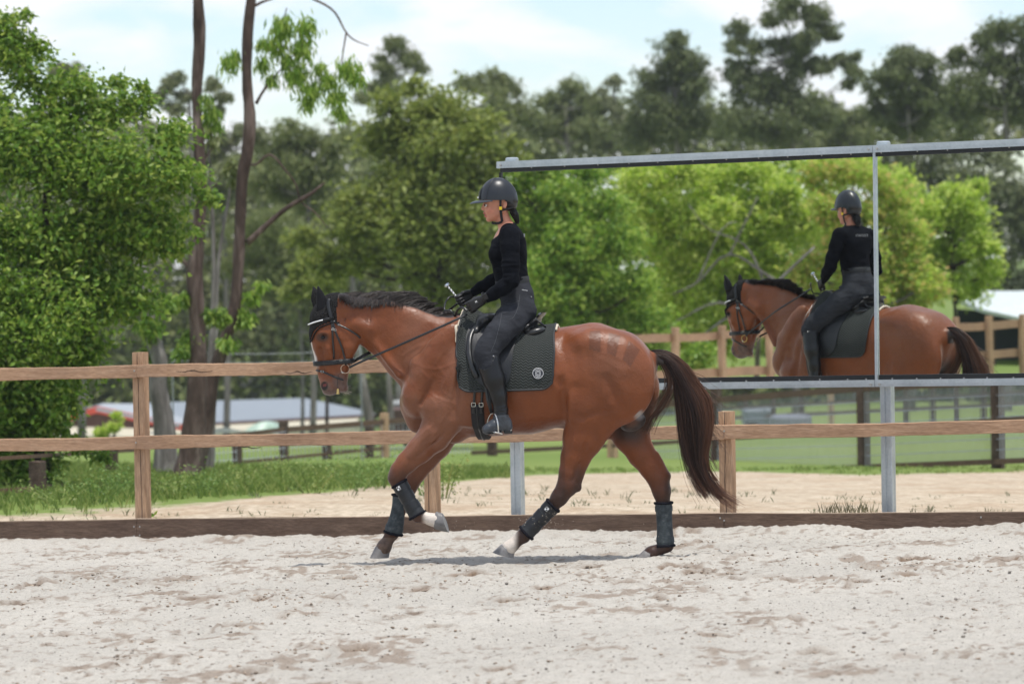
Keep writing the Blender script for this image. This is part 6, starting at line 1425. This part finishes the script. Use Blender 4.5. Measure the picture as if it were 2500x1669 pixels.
farfence('dark low paddock fence on the left running away behind the gum trunks',[(272,1095,1196),(91,1125,1248),(692,1026,1166),(938,1008,1132),(578,1060,1178),(798,1068,1128),(900,1040,1156),(-60,1130,1270)],[(-100,1120,324,1094,9),(324,1094,560,1060,9),(547,1060,692,1042,12),(692,1042,1150,1006,13),(-60,1197,51,1189,13),(51,1189,275,1166,12),(275,1166,450,1152,11),(450,1148,930,1112,9),(584,1124,935,1090,8),(506,1178,700,1160,8)],Dc,(430,1150,lambda x:np.interp(x,[430,1150],[1075,1020]),lambda x:np.interp(x,[430,1150],[1170,1120]),70,6),.13)
De=lambda x: np.interp(x,[1700,2500],[92,80])
farfence('row of thin far posts and pale rails beyond the right paddock',[(1820,962,1040),(1887,960,1038),(1958,958,1036),(2028,955,1032),(2212,945,1012),(2276,942,1008),(2335,940,1004),(2400,938,1000)],[(1650,1000,2100,975,6),(2100,975,2600,948,6),(1650,1022,2100,1000,8),(2100,1000,2600,975,8)],De,None,.11)
M_roof=flat('steel_roof',(.22,.25,.28),.45,.4,var=.06,vscale=.5); M_fascia=flat('brown_fascia',(.10,.045,.04),.6); M_red=flat('red_fascia',(.55,.085,.055),.6); M_cream=flat('cream_wall',(.48,.44,.33),.8); M_wallw=flat('pale_wall',(.34,.35,.35),.8); M_dkw=flat('dark_opening',(.03,.03,.035),.5); M_brown=flat('brown_board',(.10,.055,.042),.8)
def obj_at(name,label,cat,px_,py_,D,grp=None):
    o=atd(px_,py_,D); o[2]=float(terr(o[0:1],o[1:2])[0]); return empty(name,o,0,label,cat,grp),o
# long house with a hipped steel roof
D0=118; root,o=obj_at('house','long low house with a pale blue grey hipped steel roof seen under the top rail','house',700,1060,D0,'farm buildings')
def Q(x,y,d): return atd(x,y,d)-o
def slab(pts,th,name,mat,par,nrm=None):
    P_=np.array(pts); n_=np.cross(P_[1]-P_[0],P_[2]-P_[0]); n_/=np.linalg.norm(n_); k=len(P_); V=np.vstack([P_,P_-n_*th]); F=[tuple(range(k)),tuple(range(k,2*k))[::-1]]+[(i,i+k,(i+1)%k+k,(i+1)%k) for i in range(k)]; m=MB(); m.add(V,F); return m.build(name,mat,par)
slab([Q(330,1040,D0),Q(916,1010,D0),Q(742,971,D0+4),Q(330,984,D0+4)],.12,'roof',M_roof,root); slab([Q(916,1010,D0),Q(905,1004,D0+9),Q(742,971,D0+4)],.12,'roof',M_roof,root); slab([Q(330,984,D0+4),Q(742,971,D0+4),Q(905,1004,D0+9),Q(330,1030,D0+9)],.12,'roof',M_roof,root)
slab([Q(330,1041,D0-.05),Q(917,1011,D0-.05),Q(917,1016,D0-.05),Q(330,1047,D0-.05)],.1,'fascia',M_fascia,root)
bz=np.array([0,0,-.4]); A,B=Q(340,1045,D0+.6),Q(880,1018,D0+.6); slab([A,B,np.array([B[0],B[1],-.4]),np.array([A[0],A[1],-.4])],5.5,'wall',M_cream,root)
for x in(470,560,640,720,800):
    a,b=Q(x,1058,D0+.5),Q(x+34,1057,D0+.5); wn_=slab([a,b,b-[0,0,.55],a-[0,0,.55]],.06,'window',M_dkw,root)
# gabled cottage with red fascia
D1=104; root,o=obj_at('house','cottage with a white roof and bright red gable edge left of the tall fence post','house',270,1060,D1,'farm buildings')
slab([Q(168,1011,D1),Q(168,1027,D1),Q(236,1008,D1),Q(446,1052,D1),Q(446,1036,D1),Q(236,991,D1)],.1,'gable_edge',M_red,root); slab([Q(236,994,D1),Q(440,1035,D1),Q(462,1024,D1+8),Q(330,985,D1+8),Q(250,984,D1+8)],.1,'roof',flat('white_roof',(.33,.36,.39),.5),root); slab([Q(168,1013,D1),Q(236,994,D1),Q(250,984,D1+8),Q(180,1006,D1+8)],.1,'roof',M_roof,root)
slab([Q(180,1020,D1+.2),Q(236,1004,D1+.2),Q(425,1042,D1+.2),Q(425,1046,D1+.2),Q(180,1040,D1+.2)],.1,'gable',M_brown,root)
a,b=Q(182,1040,D1+.3),Q(424,1046,D1+.3); slab([a,b,np.array([b[0],b[1],-.3]),np.array([a[0],a[1],-.3])],5,'wall',M_cream,root); a,b=Q(205,1042,D1+.2),Q(262,1043,D1+.2); slab([a,b,b-[0,0,.8],a-[0,0,.8]],.05,'roller_door',M_wallw,root)
# small shed right, tarpaulin, car, water tank, rocks
D2=95; root,o=obj_at('shed','small shed with a white curved roof behind the chest of the horse','shed',985,1030,D2,'farm buildings')
m=MB(); m.tube([Q(958,992,D2),Q(962,986,D2),Q(1000,984,D2),Q(1060,986,D2)],[.05,.10,.11,.10],8); m.build('roof',M_wallw,root); a,b=Q(962,993,D2+.1),Q(1056,993,D2+.1); slab([a,b,np.array([b[0],b[1],-.2]),np.array([a[0],a[1],-.2])],2,'wall',M_brown,root)
D3=88; root,o=obj_at('greenhouse','pale green tunnel cover with white sheet beside the long house','greenhouse',635,1055,D3)
pr_=[(596,1052),(612,1040),(630,1031),(650,1032),(668,1040),(672,1052)]; P0=[Q(x,y,D3) for x,y in pr_]; P1=[Q(x+20,y-4,D3+3) for x,y in pr_]; m=MB(); V=P0+P1; m.add(V,[(i,i+1,i+7,i+6) for i in range(5)]+[tuple(range(6))[::-1],tuple(range(6,12))]); m.build('cover',flat('pale_green_sheet',(.36,.48,.40),.4),root,True); m=MB(); 
a,b=Q(508,1046,D3),Q(548,1043,D3); slab([a,b,Q(600,1052,D3),Q(505,1060,D3)],.05,'white_sheet',M_wallw,root)
D4=82; root,o=obj_at('tractor','small red orange tractor parked beyond the dark far fence','tractor',535,1130,D4)
o_=o; M_orr=flat('orange_red_paint',(.55,.085,.035),.4); M_tyre=flat('tyre',(.015,.015,.015),.8); s4=D4/FPX
def tb(x,y,w,h,name,mat,d=.5,dd=0,par=None):
    c=Q(x,y,D4+dd); m=MB(); m.box(c,(w*s4,d,h*s4),bev=.04); return m.build(name,mat,par or root)
tb(528,1112,36,18,'body',M_orr,.7); tb(518,1100,16,14,'engine_cover',M_orr,.5); tb(552,1119,24,10,'loader',M_orr,.5); tb(541,1098,12,16,'seat',M_tyre,.3)
for (x,y,r) in((523,1122,10),(548,1126,7)):
    for dd in(-.45,.45):
        c=Q(x,y,D4+dd); m=MB(); m.tube([c-[0,.09,0],c+[0,.09,0]],r*s4,18); w_=autosmooth(m.build('wheel',M_tyre,root),40)
for (lab_,cn,x,y,D5,w,h,c) in (('large pale grey water tank beyond the right paddock','tank',1930,1022,88,.55,.30,(.17,.18,.22)),('grey blue covered trailer beyond the right paddock','trailer',1850,1018,90,.38,.36,(.14,.17,.20))):
    root,o=obj_at('water_tank' if cn=='tank' else 'covered_trailer',lab_,cn,x,y,D5); m=MB(); z=Q(x,y,D5)[2]; 
    if cn=='tank': m.tube([[0,0,z-h],[0,0,z+h*.1],[0,0,z+h*.35],[0,0,z+h*.42]],[w,w,w*.8,w*.15],20); autosmooth(m.build('tank_shell',flat('tank_grey',c,.6),root),50); m=MB(); m.tube([[0,0,z+h*.42],[0,0,z+h*.52]],[.12,.12],12); m.build('lid',M_old,root)
    else: m.box((0,0,z),(w*2,1.2,h*1.3),bev=.06); m.build('canopy',flat('trailer_cover',c,.6),root); m=MB(); m.tube([[-.2,-.66,z-h*.8],[-.2,-.56,z-h*.8]],.22,14); m.build('wheel',M_tyre,root); m=MB(); m.box((.9,0,z-h*.6),(.9,.08,.08)); m.build('drawbar',M_old,root)
root,o=obj_at('house','pale building glimpsed between trunks above the long roof','house',630,1060,165,'farm buildings'); a,b=Q(545,938,165),Q(715,930,165); slab([a,b,b+[0,1.5,1.0],a+[0,1.5,1.0]],.1,'roof',M_wallw,root); slab([a+[0,.3,0],b+[0,.3,0],np.array([b[0],b[1]+.3,-.2]),np.array([a[0],a[1]+.3,-.2])],4,'wall',M_wallw,root)
for x in(575,610,650,690): a,b=Q(x,948,165.1),Q(x+14,948,165.1); slab([a,b,b-[0,0,.5],a-[0,0,.5]],.05,'window',M_dkw,root)
# two faint overhead wires left
for y0,y1 in((858,852),(880,874)):
    a,b=atd(420,y0,60),atd(880,y1,60); m=MB(); pts=[a+(b-a)*i/10+np.array([0,0,-.06*4*(i/10)*(1-i/10)]) for i in range(11)]; m.tube(pts,.0045,4); 
    for e_,q in((0,a),(10,b)): g=float(terr(q[0:1],q[1:2])[0]); m.tube([q+[0,0,.05],[q[0],q[1],g-.1]],.012,6)
    tag(m.build('wire_fence',M_wire),'upper of two faint taut wires behind the muzzle' if y0<870 else 'lower of two faint taut wires behind the muzzle','fence','faint wires')
# ================================================================== SEEN ONLY IN THE MIRROR
def T0(p): return -.40
def mtree(name,label,cl,D,n,size,mat,bm=M_barkd,sub=12,asp=.5,droop=.15,trunks=(),grp='trees across the arena',sig=.27,cat='tree',tdo=0.0,limbs=True):
    cs=[mir(x,y,D) for x,y,r in cl]; b=np.mean(cs,0); b[2]=-.45
    return tree(name,label,cl,D,n,size,mat,trunks,bm,grp,sub,asp,droop,lambda x,y,d:mir(x,y,d),D/FPX,sig,base=b,cat=cat,tdo=tdo,limbs=limbs)
mtree('leafy_tree','dark fresh green tree filling the left half of the mirror',[(1230,470,60),(1300,460,60),(1380,480,70),(1270,560,90),(1380,580,100),(1480,500,60),(1300,680,100),(1420,690,100),(1500,600,70),(1260,780,80),(1380,790,90),(1500,760,80),(1540,840,70),(1440,860,60),(1320,860,60),(1560,690,60),(1600,800,60),(1200,640,60),(1210,820,60),(1200,400,60),(1330,400,50),(1440,420,50),(1620,880,50),(1700,870,50)],64,36000,.12,L_mird,sub=16,trunks=[[(1390,520,8),(1380,700,14),(1385,1040,20)]])
mtree('leafy_tree','lime green tree with bare grey limbs in the middle of the mirror',[(1560,440,60),(1650,430,60),(1740,430,60),(1830,430,60),(1600,520,80),(1720,520,80),(1840,520,80),(1640,620,80),(1760,620,80),(1880,620,80),(1700,720,80),(1820,720,80),(1780,810,70),(1900,460,60),(1680,810,50),(1950,540,60)],68,32000,.13,L_mir,M_barkg,sub=16,trunks=[[(1990,600,3.0),(1900,690,5.4),(1860,780,7.2),(1840,1020,10.8)],[(1860,780,4.8),(1800,760,3.6),(1700,830,1.8)],[(1900,690,4.2),(1780,620,3.0),(1700,690,2.4),(1640,720,1.2)],[(1780,620,3.0),(1850,480,1.2)],[(1700,690,2.4),(1760,560,1.8),(1800,540,1.2)],[(1850,790,3.6),(1760,740,3.0),(1660,780,1.8),(1590,830,1.2)],[(1880,720,3.6),(1820,600,3.0),(1730,560,1.8),(1680,500,1.2)]],tdo=-2.3,limbs=False)
mtree('leafy_tree','pale lime tree right of the mirror divider with reddish new leaves',[(2000,420,50),(2080,420,46),(2150,440,50),(2190,480,50),(2040,500,70),(2130,530,70),(2220,570,60),(2070,620,80),(2180,650,80),(2100,730,80),(2220,730,60),(2270,690,50),(2150,800,70),(2240,770,40),(2040,740,60),(2000,820,50),(1960,660,60)],67,26000,.12,leafmat('leaf_lime_rusty',(.26,.42,.05),(.42,.56,.10),(.68,.52,.20),.5),M_barkg,sub=16)
mtree('leafy_tree','rounded green tree at the right of the mirror above the white shed',[(2250,520,60),(2250,620,60),(2210,450,60),(2330,480,50),(2300,540,50),(2370,540,60),(2400,600,50),(2330,620,60),(2420,660,40),(2350,690,60),(2280,640,40),(2380,460,30)],73,15000,.13,L_mir,M_barkd)
mtree('gum_tree','grey green gum wood edge behind the shed in the mirror',[(2160,350,80),(2300,340,80),(2420,360,70),(2120,400,70),(2220,390,70),(2310,420,80),(2400,440,80),(2480,500,80),(2500,620,90),(2440,560,80),(2540,720,100),(2250,480,80),(2460,700,80),(2560,480,80),(2600,600,100)],120,16000,.26,L_gry,M_barkg)
mtree('broad_tree','tall yellow green tree behind the lime trees in the mirror',[(1300,380,90),(1450,390,90),(1600,390,90),(1750,390,90),(1900,390,90),(2050,390,90),(1350,520,120),(1550,540,120),(1750,560,120),(1950,560,120),(1250,650,120),(1450,700,120),(1650,720,120),(1850,740,120),(2050,740,120),(2200,620,100)],88,30000,.26,L_mir,M_barkg)
# fence on the far side of the arena
Dm=lambda x: np.interp(x,[1200,1640,2500,3000],[52,57,66,71])
o=mir(2100,960,61.0); o[2]=-.45; root=empty('arena_fence',o,0,'pale post and rail fence across the arena, seen in the mirror','fence')
for x,yt in((1517,862),(1648,797),(1761,800),(1880,830),(2000,830),(2110,830),(2233,765),(2331,762),(2413,762),(2495,760),(2580,756)):
    yt=np.interp(x,[1500,2500],[806,764]) ; a=mir(x,yt,Dm(x)); m=MB(); m.box((a[0]-o[0],a[1]-o[1],(a[2]-o[2])/2-.1),(.10,.10,a[2]-o[2]+.2),bev=.006); m.build('post',M_post,root)
for (ya,yb,h) in(([835,817,778,770],0,21),([925,908,852,838],0,22)):
    n=44; T=[];B=[]; V=[]
    for i in range(n+1):
        x=1180+(3000-1180)*i/n; y=np.interp(x,[1180,1600,2500,3000],ya)+1.8*math.sin(i*1.15); T.append(mir(x,y,Dm(x)+.1)-o); B.append(mir(x,y+h*.95,Dm(x)+.1)-o)
    MR=refl(MP+np.array([0,0,0])); dn=refl(MP+MN)-MP
    for t_,b_ in zip(T,B): V+=[t_,t_-MN*.04,b_-MN*.04,b_]
    F=[(i*4+k,i*4+(k+1)%4,(i+1)*4+(k+1)%4,(i+1)*4+k) for i in range(n) for k in range(4)]+[(0,1,2,3),(4*n+3,4*n+2,4*n+1,4*n)]; m=MB(); m.add(V,F); m.build('rail',M_rail,root)
# white roofed shelter
Ds=76; o=mir(2450,960,Ds); o[2]=-.45; root=empty('shelter',o,0,'open dark shelter with a white roof at the right of the mirror','shed')
R=lambda x,y,d: mir(x,y,d)-o
slab([R(2290,712,Ds+5),R(2720,706,Ds+5),R(2720,800,Ds),R(2500,775,Ds),R(2400,752,Ds)],.08,'roof',flat('shelter_white_roof',(.55,.58,.60),.6),root)
a,b=R(2335,752,Ds+4),R(2760,770,Ds+4); slab([a,b,np.array([b[0],b[1],-.1]),np.array([a[0],a[1],-.1])],.1,'back_wall',flat('shelter_shade_wall',(.016,.024,.030),.7),root)  # near-black wall colour stands in for the shade inside the open shelter
for x in(2420,2600): a=R(x,770,Ds+.3); m=MB(); m.box((a[0],a[1],a[2]/2),(.09,.09,a[2]),bev=.005); m.build('post',M_old,root)
# ================================================================== CAMERA AND LIGHT
cd=bpy.data.cameras.new('camera'); co=bpy.data.objects.new('camera',cd); COL.objects.link(co)
R_=Matrix((( _r[0],_u[0],-_f[0]),(_r[1],_u[1],-_f[1]),(_r[2],_u[2],-_f[2]))); co.matrix_world=Matrix.Translation(CAM)@R_.to_4x4()
cd.sensor_width=36; cd.lens=FPX/2500*36; cd.clip_end=3000; cd.dof.use_dof=True; cd.dof.focus_distance=23.45; cd.dof.aperture_fstop=3.0
SC.camera=co
w=bpy.data.worlds.new('World'); SC.world=w; w.use_nodes=True; wt=w.node_tree; wt.nodes.clear()
def wn(t,**k):
    n=wt.nodes.new(t)
    for a,v in k.items(): setattr(n,a,v)
    return n
SUN_EL=math.radians(77); SUN_AZ=math.radians(150)   # azimuth clockwise from +Y
sky=wn('ShaderNodeTexSky',sky_type='NISHITA'); sky.sun_disc=False; sky.sun_elevation=SUN_EL; sky.sun_rotation=SUN_AZ; sky.air_density=1.0; sky.dust_density=.4; sky.ozone_density=1.2
bg=wn('ShaderNodeBackground'); bg.inputs[1].default_value=.105; ow=wn('ShaderNodeOutputWorld')
tc_=wn('ShaderNodeTexCoord'); mp=wn('ShaderNodeMapping'); mp.inputs['Scale'].default_value=(1,1,3.0); wt.links.new(tc_.outputs['Generated'],mp.inputs[0])
nz=wn('ShaderNodeTexNoise'); nz.inputs['Scale'].default_value=17.0; nz.inputs['Detail'].default_value=7; nz.inputs['Roughness'].default_value=.5; nz.inputs['Distortion'].default_value=.3; wt.links.new(mp.outputs[0],nz.inputs[0])
rp=wn('ShaderNodeValToRGB'); rp.color_ramp.elements[0].position=.40; rp.color_ramp.elements[1].position=.57; wt.links.new(nz.outputs['Fac'],rp.inputs[0])
mx=wn('ShaderNodeMix',data_type='RGBA'); wt.links.new(rp.outputs[0],mx.inputs[0]); 
CLOUD=(9.8,10.0,10.3,1); mx.inputs[7].default_value=CLOUD
tint=wn('ShaderNodeMix',data_type='RGBA',blend_type='MULTIPLY'); tint.inputs[0].default_value=1; tint.inputs[7].default_value=(1.52,1.55,1.66,1); wt.links.new(sky.outputs[0],tint.inputs[6]); wt.links.new(tint.outputs[2],mx.inputs[6]); wt.links.new(mx.outputs[2],bg.inputs[0]); wt.links.new(bg.outputs[0],ow.inputs[0])
sl=bpy.data.lights.new('sun','SUN'); sl.energy=3.9; sl.angle=math.radians(1.5); sl.color=(1,.955,.89); so=bpy.data.objects.new('sun',sl); COL.objects.link(so)
sd=Vector((math.sin(SUN_AZ)*math.cos(SUN_EL),math.cos(SUN_AZ)*math.cos(SUN_EL),math.sin(SUN_EL))); so.rotation_euler=sd.to_track_quat('Z','Y').to_euler(); so.location=(0,20,30)
SC.view_settings.view_transform='Standard'; SC.view_settings.look='None'; SC.view_settings.exposure=.04; SC.view_settings.gamma=1
SC.render.engine='CYCLES'; SC.cycles.use_denoising=True; SC.cycles.max_bounces=10; SC.cycles.transparent_max_bounces=16; SC.cycles.sample_clamp_indirect=8

HAZE=.0003
if HAZE:
    t=NT('haze_air'); pv=t.n('ShaderNodeVolumePrincipled'); pv.inputs['Color'].default_value=(.88,.93,1,1); pv.inputs['Density'].default_value=HAZE; pv.inputs['Anisotropy'].default_value=.2; t.l(pv.outputs[0],t.out.inputs['Volume'])
    m=MB(); m.box((0,100,12),(700,800,42)); hz_=m.build('haze',t.m); hz_['kind']='stuff'
